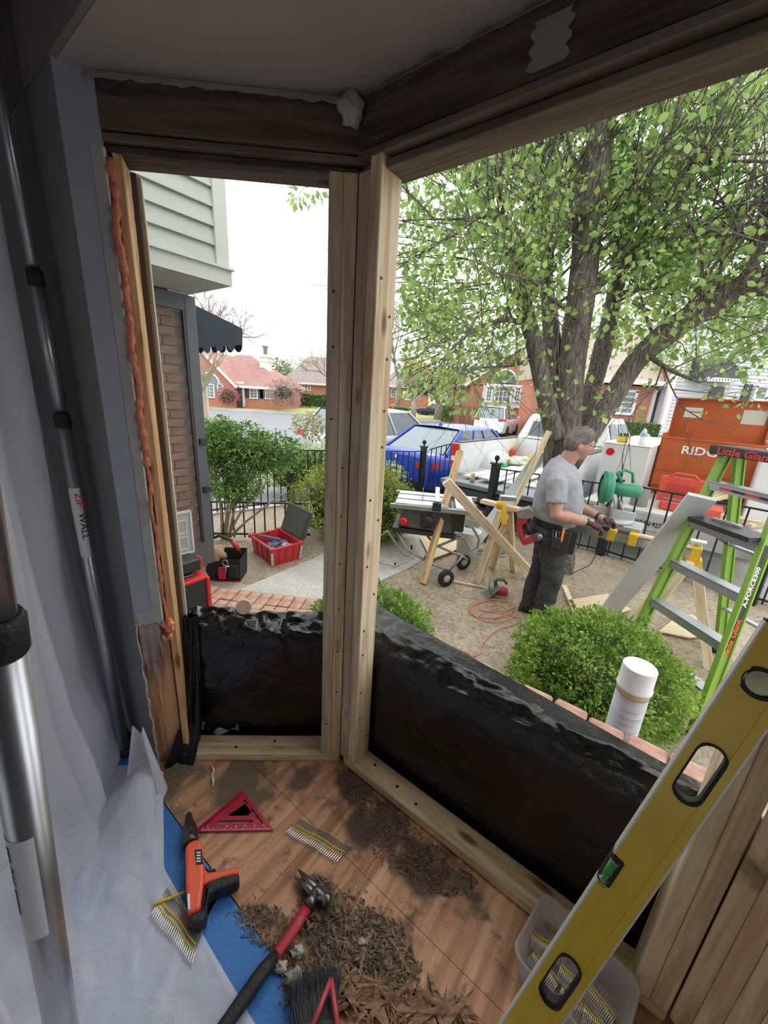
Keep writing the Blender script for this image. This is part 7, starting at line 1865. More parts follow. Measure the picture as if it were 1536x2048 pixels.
# board on the stand being cut
q0, q1 = rail_at(.62) + UP * .052 - sN * .02, rail_at(1.0) + UP * .052 - sN * .02
lean('pine board lying along the mitre saw stand', q0, q1, .07, .018, sN, m_lum)
# mitre saw
ms = thing('mitre_saw', 'green mitre saw with a round blade guard on the stand', 'mitre saw', tuple(rail_at(.34) + UP * .04))
MC = AT(1222, 1040, 3.5); m_gr = mat('saw_green', (.03, .24, .13), .4, c2=(.04, .28, .16), ns=8); m_cast = mat('cast_grey', (.40, .41, .41), .45, .5)
rmM = Matrix((dR, sN, UP)).transposed()
base = Vector((MC.x, MC.y, zR + .055))
MB().box(base + UP * .02, (.50, .26, .05), rmM).build('base', m_cast, ms, bevel=.01)
MB().lathe([(.17, 0), (.17, .03), (.05, .032)], base + UP * .04, 28).build('turntable', m_cast, ms)
MB().box(base + UP * .095 + sN * .07, (.34, .03, .07), rmM).build('fence', mat('fence_grey', (.50, .51, .50), .4), ms, bevel=.004)
MB().bar(base + UP * .03 - sN * .12, base + UP * .03 - sN * .30, .06, .03).build('mitre_arm', m_blkp, ms)
gc = AT(1213, 975, DEP(base)); ax = (Vector((.93, -.30, 0))).normalized()
gr_ = []
mb = MB()
def guard(a, b):
    th = R(-60) + R(290) * a; w = (b - .5) * .09
    r_ = .150 * (1 - .25 * abs(2 * b - 1) ** 3)
    f = Vector((-ax.y, ax.x, 0)); return gc + ax * w + (f * math.cos(th) + UP * math.sin(th)) * r_
mb.grid(guard, 30, 8).build('blade_guard', m_gr, ms)
MB().lathe([(.02, -.03), (.145, -.035), (.15, -.02), (.15, .0)], gc, 30, ax).build('guard_side', m_gr, ms)
MB().lathe([(.128, -.0012), (.128, .0012)], gc - UP * .02, 30, ax).build('blade', m_steel, ms)
mo = AT(1250, 980, DEP(base) - .02)
MB().tube([gc + ax * .03, mo - ax * .02, mo + ax * .10, mo + ax * .13], [.055, .06, .062, .045], 18).build('motor', m_gr, ms)
hp_ = [AT(x, y, DEP(base) - .03) for x, y in ((1242, 965), (1236, 946), (1250, 940), (1266, 946), (1266, 966))]
MB().tube(hp_, .014, 10).build('handle', m_gr, ms)
MB().tube([gc + ax * .06 - UP * .04, base + sN * .10 + UP * .10], .035, 12).build('pivot_arm', m_cast, ms)
MB().tube([AT(1225, 1000, DEP(base)), AT(1218, 1030, DEP(base))], .02, 8).tube([AT(1240, 1000, DEP(base)), AT(1244, 1028, DEP(base))], .024, 8).build('lower_guard_link', m_steel, ms)
tag(MB().tube([base + Vector((0, .05, 0)), AT(1200, 1095, 3.7), AT(1180, 1130, 3.7), gp(1140, 1152) + UP * .02], .004, 6).build('power_cord', m_blk, None), 'black power cord drooping from the mitre saw to the ground', 'cord')

# ---- green step ladder
lad = thing('step_ladder', 'tall lime green fibreglass step ladder with aluminium treads', 'ladder', tuple(G(1330, 1380, GZ)))
m_lime = mat('lime_fibreglass', (.235, .43, .05), .45, c2=(.20, .38, .05), ns=4); m_lab = mat('ladder_label', (.03, .03, .03), .5)
FL, FR = Vector((1.87, 2.50, GZ)), Vector((1.965, 1.876, GZ)); le = (FR - FL).normalized(); lp = Vector((-le.y, le.x, 0))
if lp.x < 0: lp = -lp
TL = Vector((2.25, 2.595, 1.215)); TR = TL + le * .40
m_treadred = mat('tread_red', (.6, .05, .05), .5)
def rail(a, b, nm='front_rail'):
    d = (b - a).normalized(); return MB().bar(a, b, .075, .012, side=lp).bar(a + lp * .032, b + lp * .032, .012, .032, side=lp).bar(a - lp * .032, b - lp * .032, .012, .032, side=lp).build(nm, m_lime, lad)
rail(FL + UP * .05, TL); rail(FR + UP * .05, TR)
RLt, RRt = TL + lp * .10 - UP * .01 - le * .0, TR + lp * .10 - UP * .01
RL = Vector((2.86, 2.79, GZ)); RR = RL + le * .56
rail(RL + UP * .05, RLt, 'rear_rail'); rail(RR + UP * .05, RRt, 'rear_rail')
for p, q in ((FL, TL), (FR, TR), (RL, RLt), (RR, RRt)):
    d = (q - p).normalized(); MB().bar(p + UP * .002, p + d * .13, .085, .045, side=lp).build('rubber_foot', m_blk, lad, bevel=.006)
for k, z in enumerate((-.15, .15, .45, .75, 1.02)):
    f = (z - GZ) / (TL.z - GZ); a = lerp(FL, TL, f); b_ = lerp(FR, TR, f)
    o = MB().bar(a, b_, .085, .012, side=lp).bar(a - lp * .040 - UP * .026, b_ - lp * .040 - UP * .026, .005, .05, side=lp).bar(a + lp * .040 - UP * .02, b_ + lp * .040 - UP * .02, .005, .04, side=lp).build('tread', m_alud, lad)
    if k < 4: MB().bar(a + lp * .03 - UP * .02, lerp(a, b_, .22) + lp * .03 - UP * .004, .02, .006).build('brace', m_alud, o)
    if k == 4:
        for f0, f1, m in ((.22, .40, m_treadred), (.40, .60, m_lab), (.60, .80, m_treadred), (.80, .92, m_lab)):
            MB().bar(lerp(a, b_, f0) - lp * .0435 - UP * .026, lerp(a, b_, f1) - lp * .0435 - UP * .026, .002, .016, side=lp).build('tread_sticker', m, o)
    if k == 3:
        MB().bar(lerp(a, b_, .12) + UP * .022 - lp * .02, lerp(a, b_, .98) + UP * .022 - lp * .02, .19, .03, side=lp).build('tool_tray', m_blkp, lad)
        tag(centred(MB().bar(lerp(a, b_, .25) + UP * .045 + lp * .01, lerp(a, b_, .62) + UP * .045 + lp * .03, .03, .014).bar(lerp(a, b_, .25) + UP * .045 + lp * .01, lerp(a, b_, .45) + UP * .047 + lp * .05, .02, .01), 'utility_knife', m_alu), 'silver folding knife lying in the tray of the green ladder', 'knife')
for k in range(2):
    z = GZ + .45 + k * .55; f = (z - GZ) / (TL.z - GZ); MB().bar(lerp(RL, RLt, f), lerp(RR, RRt, f), .04, .02).build('rear_brace', m_alud, lad)
for a, b_ in ((TL, RLt), (TR, RRt)):
    p0 = lerp(FL if a is TL else FR, a, .72); p1 = lerp(RL if a is TL else RR, b_, .60)
    MB().bar(p0, p1, .012, .03, side=le).build('spreader', m_blkp, lad)
cc = (TL + TR) / 2 + lp * .05 + UP * .012
MB().bar(cc - le * .27, cc + le * .27, .26, .06, side=lp).build('top_cap', m_blkp, lad, bevel=.012)
text('cap_lettering', 'Little Giant', .062, mat('cap_red', (.55, .06, .05), .5), cc - le * .20 - lp * .1315 - UP * .022, le, UP, lad, xs=1.2, bold=.002)
text('cap_lettering', 'Little Giant', .085, MATS['cap_red'], cc - le * .19 - lp * .06 + UP * .0305, le, lp, lad, xs=1.0, bold=.002)
# printed strip on the near rail
dr = (TR - FR).normalized(); 
def railpt(f, off): return lerp(FR, TR, f) + le * .0105 + lp * off
MB().bar(railpt(.30, -.010), railpt(.72, -.010), .046, .002, side=lp).build('rail_label', m_lab, lad)
text('rail_lettering', 'Little Giant', .050, mat('label_orange', (.75, .12, .04), .5), railpt(.315, .010) + le * .0025, dr, -lp, lad, xs=1.05, bold=.0012)
text('rail_lettering', 'A-FORCE300', .040, m_wht, railpt(.50, .006) + le * .0025, dr, -lp, lad, xs=1.1, bold=.0012)
# ================================================================== THE WORKER
PB = Vector((1.45, 3.15, GZ)); pnv = Vector((PB.x, PB.y, 0)).normalized(); psv = Vector((pnv.y, -pnv.x, 0))
def BP(s_, h, d=0.0): return PB + psv * s_ + UP * h - pnv * d
m_skin = mat('skin', (.52, .30, .22), .5, c2=(.45, .24, .17), ns=14)
m_shirt = mat('grey_cotton', (.36, .37, .40), .9, c2=(.32, .33, .36), ns=5, bump=.15, bs=300)
m_jean = mat('black_denim', (.035, .037, .040), .85, c2=(.06, .062, .065), ns=6, bump=.2, bs=200)
m_hair = mat('grey_brown_hair', (.11, .095, .08), .8, c2=(.23, .21, .19), ns=30, stretch=(1, 1, .35), bump=.7, bs=120)
m_glove = mat('maroon_glove', (.16, .03, .05), .8, c2=(.05, .03, .04), ns=25)
man = thing('person', 'man in a grey t-shirt, dark jeans, glasses and work gloves leaning over the saw stand', 'person', tuple(PB))
def remesh(o, vox, smooth=6, fac=.5):
    r = o.modifiers.new('remesh', 'REMESH'); r.mode = 'VOXEL'; r.voxel_size = vox; r.use_smooth_shade = True
    if smooth: s_ = o.modifiers.new('smooth', 'SMOOTH'); s_.iterations = smooth; s_.factor = fac
    return o
def loft(mb, rings, n=24):
    """rings: (s back, s front, h back, h front, half depth, centre depth)"""
    idx = []
    for sb, sf, hb, hf, hd, dc in rings:
        c = (sb + sf) / 2; hw = (sf - sb) / 2; ps = []
        for j in range(n):
            a = 2 * PI * j / n; x = math.cos(a); y = math.sin(a)
            x = math.copysign(abs(x) ** .85, x); y = math.copysign(abs(y) ** .85, y)
            t_ = (x + 1) / 2; ps.append(BP(c + hw * x, hb + (hf - hb) * t_, dc + hd * y))
        idx.append(mb.pts(ps))
    for k in range(len(rings) - 1):
        for j in range(n): mb.face((idx[k] + j, idx[k] + (j + 1) % n, idx[k + 1] + (j + 1) % n, idx[k + 1] + j), True)
    mb.face([idx[0] + j for j in range(n)][::-1]); mb.face([idx[-1] + j for j in range(n)])
# head
HC = BP(.080, 1.612, 0.0); hu = (UP * .985 + psv * .10).normalized(); hf_ = (psv * .985 - UP * .10).normalized(); hs_ = -pnv
hf_ = (hf_ + pnv * .12).normalized(); hu = (hu - hf_ * hu.dot(hf_)).normalized(); hs_ = hu.cross(hf_).normalized()
if hs_.dot(-pnv) < 0: hs_ = -hs_
def gs(x, c, w): return math.exp(-((x - c) / w) ** 2)
def headp(a, b):
    th = 2 * PI * a; ph = PI * b
    x, y, z = math.cos(th) * math.sin(ph), math.sin(th) * math.sin(ph), math.cos(ph)   # x forward, y side, z up
    rx = .100 if x > 0 else .104; p = Vector((x * rx, y * .077, z * .128))
    if x > 0:
        front = max(0, x) ** 1.0
        p.x += .030 * gs(z, -.18, .16) * gs(y, 0, .20) * front      # nose
        p.x += .010 * gs(z, .22, .10) * gs(y, 0, .75) * front       # brow
        p.x -= .012 * gs(z, .05, .11) * gs(abs(y), .42, .22) * front  # eye sockets
        p.x += .008 * gs(z, -.52, .08) * gs(y, 0, .30) * front      # lips
        p.x -= .006 * gs(z, -.64, .06) * gs(y, 0, .35) * front
        p.x += .016 * gs(z, -.84, .14) * gs(y, 0, .38)              # chin
    if z < -.2: p.y *= 1 - .22 * (-z - .2) ** 1.0 * (1.4 if x > 0 else .9)
    if z < -.3 and x < 0: p.x *= 1 - .35 * (-z - .3)
    return HC + hf_ * p.x + hs_ * p.y + hu * p.z
body = MB().grid(headp, 72, 56)
for sy in (-1, 1):      # ears
    e = HC + hs_ * (sy * .076) - hu * .010 - hf_ * .006
    body.ell(e, (hf_ * .017, hs_ * (sy * .010), hu * .031), 14); body.ell(e - hu * .018 + hf_ * .003, (hf_ * .010, hs_ * .008, hu * .013), 10)
body.tube([BP(-.03, 1.34), BP(.0, 1.43), BP(.025, 1.50), BP(.055, 1.56)], [.085, .066, .066, .068], 20)
body.tube([BP(0, 1.0), BP(.01, 1.2), BP(0, 1.32), BP(-.02, 1.38)], [.13, .14, .13, .08], 20)
def arm(mb, sh, el, wr, r, n=14):
    ps = [sh, lerp(sh, el, .35), lerp(sh, el, .75), el, lerp(el, wr, .25), lerp(el, wr, .6), wr]
    mb.tube(ps, [r * 1.15, r * 1.08, r * .98, r * .90, r * .95, r * .78, r * .58], n)
shR, elR, wrR = BP(-.03, 1.325, .185), BP(.010, 1.075, .245), BP(.235, 1.032, .16)
shL, elL, wrL = BP(.02, 1.325, -.185), BP(.12, 1.08, -.22), BP(.33, 1.035, -.08)
for s_, e, w in ((shR, elR, wrR), (shL, elL, wrL)):
    arm(body, s_, e, w, .056); body.tube([w, w + (w - e).normalized() * .05], [.030, .030], 12)
remesh(body.build('body', m_skin, man), .005, 2)
# hair cap: back and top of the head, ending at the hairline and above the ear
hm_b = MB()
def hairp(a, b):
    th = 2 * PI * a; front = math.cos(th)
    lim = .36 + .34 * (1 - front) / 2 + (.0 if front > 0 else .06)      # how far down the head it goes
    if front > -.35 and front < .45: lim -= .07 * gs(front, .0, .25)
    ph = PI * b * lim * 1.02; bb = ph / PI
    p = headp(a, bb); out = (p - HC).normalized(); edge = 1 - b ** 8
    k = .007 + .007 * edge * (1 + .5 * mnoise.noise(p * 45)) + .005 * gs(front, .8, .4) * edge
    return p + out * k * (edge * .9 + .1)
hm_b.grid(hairp, 64, 26).build('hair', m_hair, man)
# glasses
gl = MB()
for sy in (-1, 1):
    c = HC + hf_ * .104 + hu * .012 + hs_ * (sy * .034)
    gl.tube([c + (hs_ * math.cos(k * PI / 6) * .025 + hu * math.sin(k * PI / 6) * .016) for k in range(13)], .0022, 6)
    gl.tube([c + hs_ * (sy * .024), HC + hf_ * .070 + hu * .016 + hs_ * (sy * .080), HC - hf_ * .005 + hu * .016 + hs_ * (sy * .082)], .0022, 6)
gl.build('glasses', m_blkp, man)
for sy in (-1, 1):
    MB().ell(HC + hf_ * .088 + hu * .012 + hs_ * (sy * .032), (hf_ * .010, hs_ * .011, hu * .010), 12).build('eye', m_wht, man)
# shirt
sh = MB()
loft(sh, [(-.170, .165, .965, .915, .170, 0), (-.188, .190, 1.02, .98, .178, 0), (-.186, .205, 1.08, 1.06, .182, 0), (-.190, .198, 1.17, 1.15, .186, 0), (-.180, .178, 1.25, 1.23, .192, 0), (-.166, .158, 1.33, 1.31, .200, 0), (-.140, .135, 1.41, 1.36, .180, 0), (-.105, .112, 1.47, 1.40, .130, 0), (-.062, .092, 1.505, 1.425, .090, 0), (-.050, .084, 1.515, 1.432, .078, 0)], 32)
for s_, e in ((shR, elR), (shL, elL)):
    sh.tube([s_ - (e - s_) * .08 + pnv * (.03 if s_ is shR else -.03), s_, lerp(s_, e, .35), lerp(s_, e, .66)], [.060, .078, .076, .077], 18)
so = sh.build('shirt', m_shirt, man); remesh(so, .008, 5)
ft = bpy.data.textures.new('folds', 'CLOUDS'); ft.noise_scale = .09; dm = so.modifiers.new('folds', 'DISPLACE'); dm.texture = ft; dm.strength = .020; dm.mid_level = .5
# hem showing under the belt
# trousers
tr = MB()
loft(tr, [(-.165, .160, .975, .945, .165, 0), (-.178, .165, .90, .885, .178, 0), (-.165, .150, .82, .81, .175, 0)], 28)
legs = (((.0, .84, .085), (.055, .63, .095), (.075, .47, .10), (.065, .28, .10), (.060, .06, .105)), ((-.015, .84, -.085), (-.02, .63, -.09), (-.03, .46, -.09), (-.055, .27, -.09), (-.060, .06, -.09)))
for L_ in legs: tr.tube([BP(*p) for p in L_], [.112, .098, .088, .082, .080], 18)
to = tr.build('jeans', m_jean, man); remesh(to, .008, 6)
ft2 = bpy.data.textures.new('folds2', 'CLOUDS'); ft2.noise_scale = .07; dm = to.modifiers.new('folds', 'DISPLACE'); dm.texture = ft2; dm.strength = .024; dm.mid_level = .5
for (s_, h, d) in ((.06, 0, .105), (-.06, 0, -.09)):
    b_ = MB(); b_.ell(BP(s_ - .01, .055, d), (psv * .085, pnv * .048, UP * .055), 16); b_.ell(BP(s_ + .09, .040, d), (psv * .095, pnv * .046, UP * .040), 16)
    remesh(b_.build('boot', mat('dark_boot', (.07, .06, .05), .7), man), .008, 2)
    MB().box(BP(s_ + .04, .010, d), (.27, .09, .02), Matrix((psv, pnv, UP)).transposed()).build('boot_sole', m_blk, man, bevel=.008)
# gloves
def hand(w, fwd, dn, side, nm='glove'):
    """palm from the wrist along fwd, fingers curling towards dn, thumb on side"""
    fwd, dn, side = fwd.normalized(), dn.normalized(), side.normalized(); mb = MB()
    pc = w + fwd * .055; mb.tube([w - fwd * .01, w + fwd * .02, w + fwd * .06, w + fwd * .095], [.034, .036, .042, .036], 14, flat=.6)
    mb.ell(pc, (fwd * .05, side * .042, dn * .020), 14)
    for k, (o_, L) in enumerate(((.033, .072), (.011, .080), (-.011, .076), (-.032, .060))):
        a = w + fwd * .090 + side * o_; b_ = a + (fwd * .9 + dn * .35).normalized() * L * .42; c = b_ + (fwd * .3 + dn * .95).normalized() * L * .32; d = c + (dn * .8 - fwd * .6).normalized() * L * .26
        mb.tube([a - fwd * .015, a, b_, c, d], [.0115, .0112, .0105, .0098, .0085], 10)
    a = w + fwd * .030 + side * .032; b_ = a + (fwd * .6 + side * .7 + dn * .2).normalized() * .035; c = b_ + (fwd * .8 + dn * .6).normalized() * .030
    mb.tube([a - side * .01, a, b_, c], [.014, .0135, .012, .010], 10)
    return remesh(mb.build(nm, m_glove, man), .0032, 2)
hand(wrR + psv * .02, psv * .9 - UP * .35, -UP * .9 - psv * .35, pnv)
hand(wrL + psv * .02, psv * .9 - UP * .25, -UP * .9 - psv * .25, -pnv)
for w, e in ((wrR, elR), (wrL, elL)):
    d = (w - e).normalized(); MB().tube([w - d * .012, w + d * .014], .033, 16).build('cuff_band', m_blkp, man)
# belt and pouches
bl = MB()
for z, r_ in ((.955, 1),):
    ring = [BP(-.004 + .178 * math.cos(2 * PI * k / 36), .952 - .018 * math.cos(2 * PI * k / 36), .178 * math.sin(2 * PI * k / 36)) for k in range(37)]
    for k in range(36): bl.bar(ring[k], ring[k + 1], .050, .010, side=UP)
bl.build('belt', m_blk, man)
def pouch(nm, label, s0, h0, d0, w, h, th, m):
    t = thing(nm, label, 'pouch', tuple(BP(s0, h0, d0)))
    return t, MB().prism([BP(s0 - w / 2, h0 + h, d0), BP(s0 + w / 2, h0 + h, d0), BP(s0 + w * .42, h0, d0), BP(s0 - w * .42, h0, d0)], (0, 0, 0), -pnv * th).build('bag', m, t, bevel=.01, seg=2)
t, _ = pouch('tool_pouch', 'black leather tool pouch with pliers hanging on the front of the belt', .075, .74, .180, .15, .20, .05, mat('black_leather', (.03, .028, .027), .55))
MB().box(BP(.05, .84, .24), (.07, .02, .10), Matrix((psv, pnv, UP)).transposed()).build('front_pocket', MATS['black_leather'], t, bevel=.006)
for k in range(4): MB().tube([BP(.02 + .022 * k, .84, .235), BP(.016 + .022 * k, .92 + .01 * k, .235)], .007, 8).build('pliers_handle', m_steel if k % 2 else m_blkp, t)
o = centred(MB().bar(BP(.085, .86, .24), BP(.088, .975, .235), .020, .010), 'orange_knife', mat('knife_orange', (.80, .22, .04), .4), bevel=.002); tag(o, 'orange handled knife standing in the belt pouch', 'knife')
t, _ = pouch('nail_pouch', 'dark cloth pouch at the front of the belt', .155, .72, .06, .10, .20, .06, MATS['black_leather'])
# cordless tool on the hip
nt = thing('cordless_nailer', 'red cordless tool with a grey battery hanging from the back of the belt', 'power tool', tuple(BP(-.24, .75, .16)))
m_rt = mat('cordless_red', (.42, .03, .04), .4, c2=(.35, .03, .04), ns=20)
def pz_(x, y, d): return PL(x, y, BP(0, 0, d), pnv)
def slabp(nm, px, d0, d1, m, bev=.008):
    a = [pz_(x, y, d1) for x, y in px]; off = pnv * (d1 - d0); mb = MB().prism(a, (0, 0, 0), off); return mb.build(nm, m, nt, bevel=bev, seg=2)
slabp('battery', [(1032, 1022), (1058, 1016), (1068, 1022), (1066, 1036), (1044, 1040), (1033, 1034)], .12, .22, mat('battery_grey', (.16, .15, .14), .5, c2=(.26, .22, .18), ns=20))
slabp('body', [(1034, 1038), (1060, 1034), (1052, 1046), (1042, 1054), (1048, 1078), (1062, 1073), (1072, 1070), (1074, 1082), (1058, 1089), (1046, 1092), (1036, 1074), (1031, 1056)], .13, .21, m_rt)
MB().tube([pz_(1051, 1043, .17), pz_(1062, 1068, .17)], .026, 14).build('grip', m_blkp, nt)
MB().tube([pz_(1070, 1078, .15), pz_(1078, 1073, .20)], .036, 18).build('motor_housing', mat('housing_dark', (.07, .07, .07), .5), nt); MB().lathe([(.018, 0), (.022, .006), (.01, .010)], pz_(1080, 1073, .225), 16, -pnv).build('silver_cap', m_alu, nt)
MB().tube([pz_(1062, 1040, .17), pz_(1066, 1030, .14)], .008, 8).build('hook', m_steel, nt)
# pair of shoes left in the yard
for k, (x, y, lb_) in enumerate(((966, 1107, 'left grey work shoe beneath the leaning grey board'), (990, 1109, 'right grey work shoe beside the sawhorse leg'))):
    g = gp(x, y); t = thing('work_shoe', lb_, 'shoe', tuple(g), 'pair of grey shoes'); d = Vector((-.9, .2, 0)).normalized(); e = Vector((-d.y, d.x, 0))
    b_ = MB(); b_.ell(g + UP * .055 - d * .06, (d * .075, e * .042, UP * .055), 14); b_.ell(g + UP * .042 + d * .05, (d * .10, e * .045, UP * .038), 14)
    remesh(b_.build('upper', mat('shoe_grey', (.22, .25, .30), .7), t), .008, 2); MB().box(g + UP * .012, (.27, .09, .022), math.atan2(d.y, d.x)).build('sole', mat('shoe_sole', (.5, .5, .5), .7), t, bevel=.008)
o = centred(MB().blob(gp(978, 1085) + UP * .12, (.10, .08, .13), .5, 8, 16, 10), 'denim_bundle', mat('blue_denim', (.05, .07, .12), .9)); tag(o, 'bundle of dark denim behind the leaning board', 'cloth')

# ================================================================== TOOL CASES BY THE LEFT WALL
cF, cR, cL = gp(545, 1136), gp(603, 1119), gp(503, 1104); cB = cR + (cL - cF)
cr = thing('red_crate', 'red plastic tool crate with its dark lid open, full of grey tools', 'crate', tuple(cF)); hC = .21
m_cr = mat('crate_red', (.56, .035, .04), .4, c2=(.48, .03, .035), ns=10)
cen = (cF + cR + cL + cB) / 4
for a, b_ in ((cF, cR), (cR, cB), (cB, cL), (cL, cF)):
    inn = lambda p: lerp(p, cen, .08); low = lambda p: lerp(p, cen, .10)
    mb = MB(); i = mb.pts([low(a), low(b_), b_ + UP * hC, a + UP * hC, lerp(low(a), cen, .07), lerp(low(b_), cen, .07), inn(b_) + UP * hC, inn(a) + UP * hC])
    for f in ((0, 1, 2, 3), (5, 4, 7, 6), (3, 2, 6, 7), (1, 0, 4, 5), (0, 3, 7, 4), (2, 1, 5, 6)): mb.face([i + j for j in f])
    mb.build('crate_wall', m_cr, cr); d = (b_ - a).normalized()
    MB().bar(a + UP * hC, b_ + UP * hC, .03, .025).build('rim', m_cr, cr, bevel=.004)
    for f in (.25, .5, .75): p = lerp(a, b_, f); MB().bar(lerp(p, cen, .09) + UP * .02, lerp(p, cen, -.01) + UP * (hC - .02), .02, .012, side=d).build('rib', m_cr, cr)
for p in (cF, cR): MB().bar(lerp(p, cen, .06) + UP * .02, lerp(p, cen, -.02) + UP * (hC - .03), .02, .03).build('corner_latch', m_prim, cr)
for p in (cF, cR, cB, cL): MB().box(p + UP * (hC + .005), (.06, .06, .04), R(20)).build('corner_block', m_cr, cr, bevel=.006)
MB().prism([low(p) + UP * .01 for p in (cF, cR, cB, cL)][::-1], (0, 0, 0), (0, 0, .02)).build('base', m_cr, cr)
nB = UP.cross(cR - cB).normalized(); nB = nB if nB.dot(cen - cB) < 0 else -nB
q0, q1 = cB + UP * hC + nB * .01, cR + UP * hC + nB * .01; tp_ = (UP * .93 + nB * .36) * .36
mb = MB().prism([q0, q1, q1 + tp_, q0 + tp_], (0, 0, 0), nB * .03); mb.build('lid', mat('lid_grey', (.06, .07, .06), .6), cr, bevel=.01)
MB().prism([lerp(q0, q1, .1) + tp_ * .1, lerp(q0, q1, .9) + tp_ * .1, lerp(q0, q1, .9) + tp_ * .9, lerp(q0, q1, .1) + tp_ * .9], (0, 0, 0), -nB * .006).build('lid_panel', mat('lid_panel', (.09, .10, .09), .6), cr)
for k, (a, b_, s_, m, lb_) in enumerate(((.3, .4, .08, 'slate_cloth', 'slate blue tool bundle in the red crate'), (.6, .5, .09, 'slate_cloth', 'dark blue tool bundle in the middle of the red crate'), (.7, .3, .06, 'silver_tool', 'silver tool head in the near corner of the red crate'))):
    p = lerp(lerp(cF, cR, a), lerp(cL, cB, a), b_) + UP * .14
    o = centred(MB().blob(p, (s_ * 1.2, s_, s_ * .7), .8, k + 4, 18, 10, 3), 'tool_bundle', mat(m, (.10, .12, .20) if m == 'slate_cloth' else (.4, .42, .45), .5, 0 if m == 'slate_cloth' else .6)); tag(o, lb_, 'tool')
o = board('bar_clamp', lerp(lerp(cF, cR, .1), lerp(cL, cB, .1), .8) + UP * .24, lerp(lerp(cF, cR, .6), lerp(cL, cB, .6), .4) + UP * .21, .03, .015, UP, mat('blue_grey_metal', (.25, .28, .40), .4, .5)); tag(o, 'blue grey bar clamp lying across the red crate', 'clamp')
# tool tote
tb0 = gp(440, 1163); td = Vector((.78, .05, 0)).normalized(); te = Vector((-td.y, td.x, 0))
tt = thing('tool_tote', 'black and red open tool tote with a tubular handle', 'tool bag', tuple(tb0)); m_nyl = mat('black_nylon', (.02, .02, .022), .8, bump=.3, bs=200)
def TT(a, b, z): return tb0 + td * a + te * b + UP * z
mb = MB(); i = mb.pts([TT(-.15, 0, 0), TT(.20, 0, 0), TT(.20, .24, 0), TT(-.15, .24, 0), TT(-.17, -.01, .27), TT(.21, -.01, .25), TT(.21, .25, .27), TT(-.17, .25, .27)])
for f in ((3, 2, 1, 0), (0, 1, 5, 4), (1, 2, 6, 5), (2, 3, 7, 6), (3, 0, 4, 7)): mb.face([i + j for j in f])
mb.build('bag_body', m_nyl, tt); MB().prism([TT(-.14, .01, .1), TT(.19, .01, .1), TT(.19, .23, .1), TT(-.14, .23, .1)][::-1], (0, 0, 0), (0, 0, .01)).build('inner_floor', m_nyl, tt)
MB().tube([TT(-.16, .12, .2), TT(-.12, .12, .40), TT(-.02, .12, .45), TT(.10, .12, .40), TT(.19, .12, .24)], .016, 12).build('tube_handle', m_blk, tt)
MB().tube([TT(.10, .12, .40), TT(.165, .12, .30)], .024, 12).build('handle_grip', m_red, tt, label='red handle grip')
for z0_, z1_, a, b_ in ((.04, .17, .0, .07), (.06, .2, .10, .19)):
    MB().box(TT((a + b_) / 2, -.025, (z0_ + z1_) / 2), (b_ - a, .03, z1_ - z0_), math.atan2(td.y, td.x)).build('pocket', m_red if a < .05 else m_nyl, tt, bevel=.008)
MB().bar(TT(-.15, -.005, .005), TT(.2, -.005, .005), .03, .02).build('base_trim', m_red, tt)
mb = MB().tube([TT(.08 + .028 * math.cos(k * PI / 6), -.045, .23 + .028 * math.sin(k * PI / 6)) for k in range(13)], .004, 6); mb.tube([TT(.05, -.05, .185), TT(.12, -.05, .195)], .008, 6); mb.tube([TT(.085, -.05, .2), TT(.085, -.05, .12)], .007, 6)
mb.build('key_ring', m_alu, tt, label='silver key ring with clips')
lt = centred(MB().blob(TT(-.06, .05, .27), (.12, .09, .10), .5, 3, 18, 10), 'leather_pouch', mat('tan_leather', (.45, .28, .17), .7, c2=(.34, .20, .12), ns=10)); tag(lt, 'tan leather pouch stuffed in the black tool tote', 'pouch')
# stacked tool cases at the foot of the storm door
sc = AT(388, 1172, 2.62); base = Vector((sc.x, sc.y, GZ))
fx_, fy_ = U * 1, N * 1
rb_ = Matrix((N, -U, UP)).transposed()
def bx(c, d): return MB().box(c, d, rb_)
kk_ = G(421, 1190, .02); topz = .0
near = PL(421, 1200, UN(-2.60, 0), U)
tk_ = near; 
rc = thing('red_toolbox', 'red and black wheeled tool box at the foot of the storm door', 'tool box', tuple(Vector((tk_.x, tk_.y, GZ + .0))))
H0 = PL(421, 1152, UN(-2.60, 0), U).z
cc_ = Vector((tk_.x, tk_.y, 0)) - N * .24 - U * .18
zb = -.25
bx(cc_ + UP * (zb + H0) / 2, (.48, .34, H0 - zb - .02)).build('case_body', m_blkp, rc, bevel=.012)
for o_ in (.235, -.235): bx(cc_ + N * o_ + U * .16 + UP * (zb + H0) / 2, (.030, .05, H0 - zb)).build('corner_post', mat('case_red', (.62, .03, .03), .4), rc, bevel=.006)
bx(cc_ + UP * (H0 - .005), (.49, .35, .025)).build('lid_rim', MATS['case_red'], rc, bevel=.006)
bx(cc_ + UP * (H0 + .015) + U * .02, (.34, .20, .03)).build('lid_panel', m_blkp, rc, bevel=.008)
for o_ in (-.12, .03): bx(cc_ + N * o_ + U * .175 + UP * (H0 - .07), (.10, .02, .06)).build('latch', m_blkp, rc, bevel=.006)
c2_ = cc_ + N * .03 - U * .03
oc = thing('small_organiser', 'black organiser case with a clear lid propped open against the storm door', 'case', tuple(c2_ + UP * (H0 + .03)))
bx(c2_ + UP * (H0 + .085), (.40, .28, .10)).build('case_base', m_blkp, oc, bevel=.012)
bx(c2_ + N * .205 + U * .1 + UP * (H0 + .085), (.02, .06, .10)).build('side_latch', MATS['case_red'], oc, bevel=.004)
lidc = c2_ - U * .02 + N * .02 + UP * (H0 + .30)
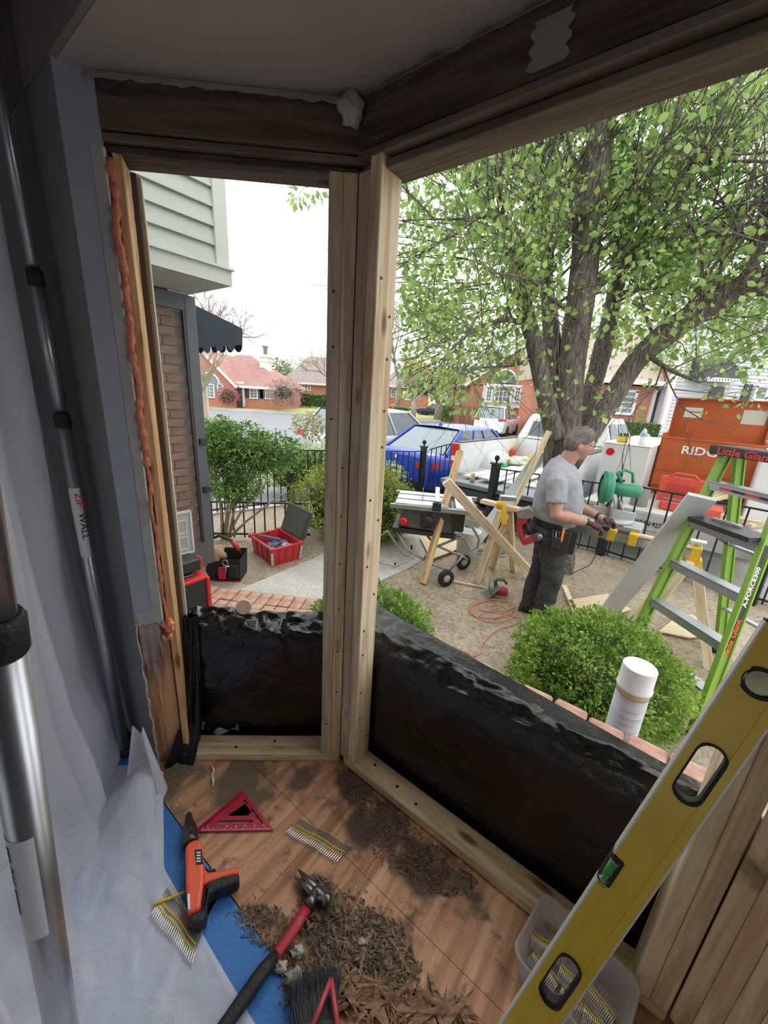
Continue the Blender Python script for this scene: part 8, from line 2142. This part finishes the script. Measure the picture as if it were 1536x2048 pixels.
bx(lidc, (.42, .012, .34)).build('clear_lid', glass('clear_lid', (.62, .64, .64), .35, .1), oc)
fr = MB()
for a, b_, c, d in ((0, .165, .42, .015), (0, -.165, .42, .015), (.205, 0, .015, .34), (-.205, 0, .015, .34)): fr.box(lidc + N * a + UP * b_, (c, .02, d), rb_)
for a in (-.1, .02, .12):
    for b_ in (-.08, .05): 
        for e, f, g_, h in ((0, .05, .09, .006), (0, -.05, .09, .006), (.045, 0, .006, .10), (-.045, 0, .006, .10)): fr.box(lidc + N * (a + e) + UP * (b_ + f), (g_, .016, h), rb_)
fr.build('lid_frame', mat('clear_frame', (.55, .57, .58), .3), oc)
# white roll standing on the outer edge of the low wall
rbase = Vector((.868, 1.075, GZ)); rtop = onto(1281, 1332, rbase)
rt2 = thing('paper_roll', 'white capped grey tube standing outside the wall before the big boxwood', 'tube', tuple(rbase)); hR = rtop.z - rbase.z; dR2 = (rtop - rbase).normalized(); rR = .050
MB().tube([rbase, lerp(rbase, rtop, .915)], rR * .97, 28).build('tube_body', mat('grey_white_wrap', (.60, .62, .66), .5, c2=(.52, .54, .60), ns=4, stretch=(1, 1, 10)), rt2)
MB().tube([lerp(rbase, rtop, .905), lerp(rbase, rtop, .925)], rR * .985, 28).build('tan_band', mat('kraft_band', (.60, .50, .34), .7), rt2)
MB().lathe([(rR * 1.06, 0), (rR * 1.06, .006), (rR, .008), (rR, hR * .072), (rR * .96, hR * .075)], lerp(rbase, rtop, .925), 28, dR2).build('white_cap', m_wht, rt2)
for k in range(7): 
    c = lerp(rbase, rtop, .72 + .024 * k); MB().tube([c + (Vector((math.cos(a), math.sin(a), 0)) * rR * .985) for a in [-2.6 + .1 * j for j in range(9 + (k * 5) % 9)]], .0008, 4).build('printed_line', mat('print_grey', (.38, .38, .42), .6), rt2)
# small wood disc on the plastic of the left opening
o = centred(MB().lathe([(.028, 0), (.03, .004), (.03, .016), (.028, .02)], onto(488, 1212, P0 - Lm * .3 + Mm * .2), 18, (0.3, -1, .3)), 'wooden_disc', mat('pale_disc', (.62, .48, .34), .6)); tag(o, 'pale wooden disc lying on the plastic in the left opening', 'disc')
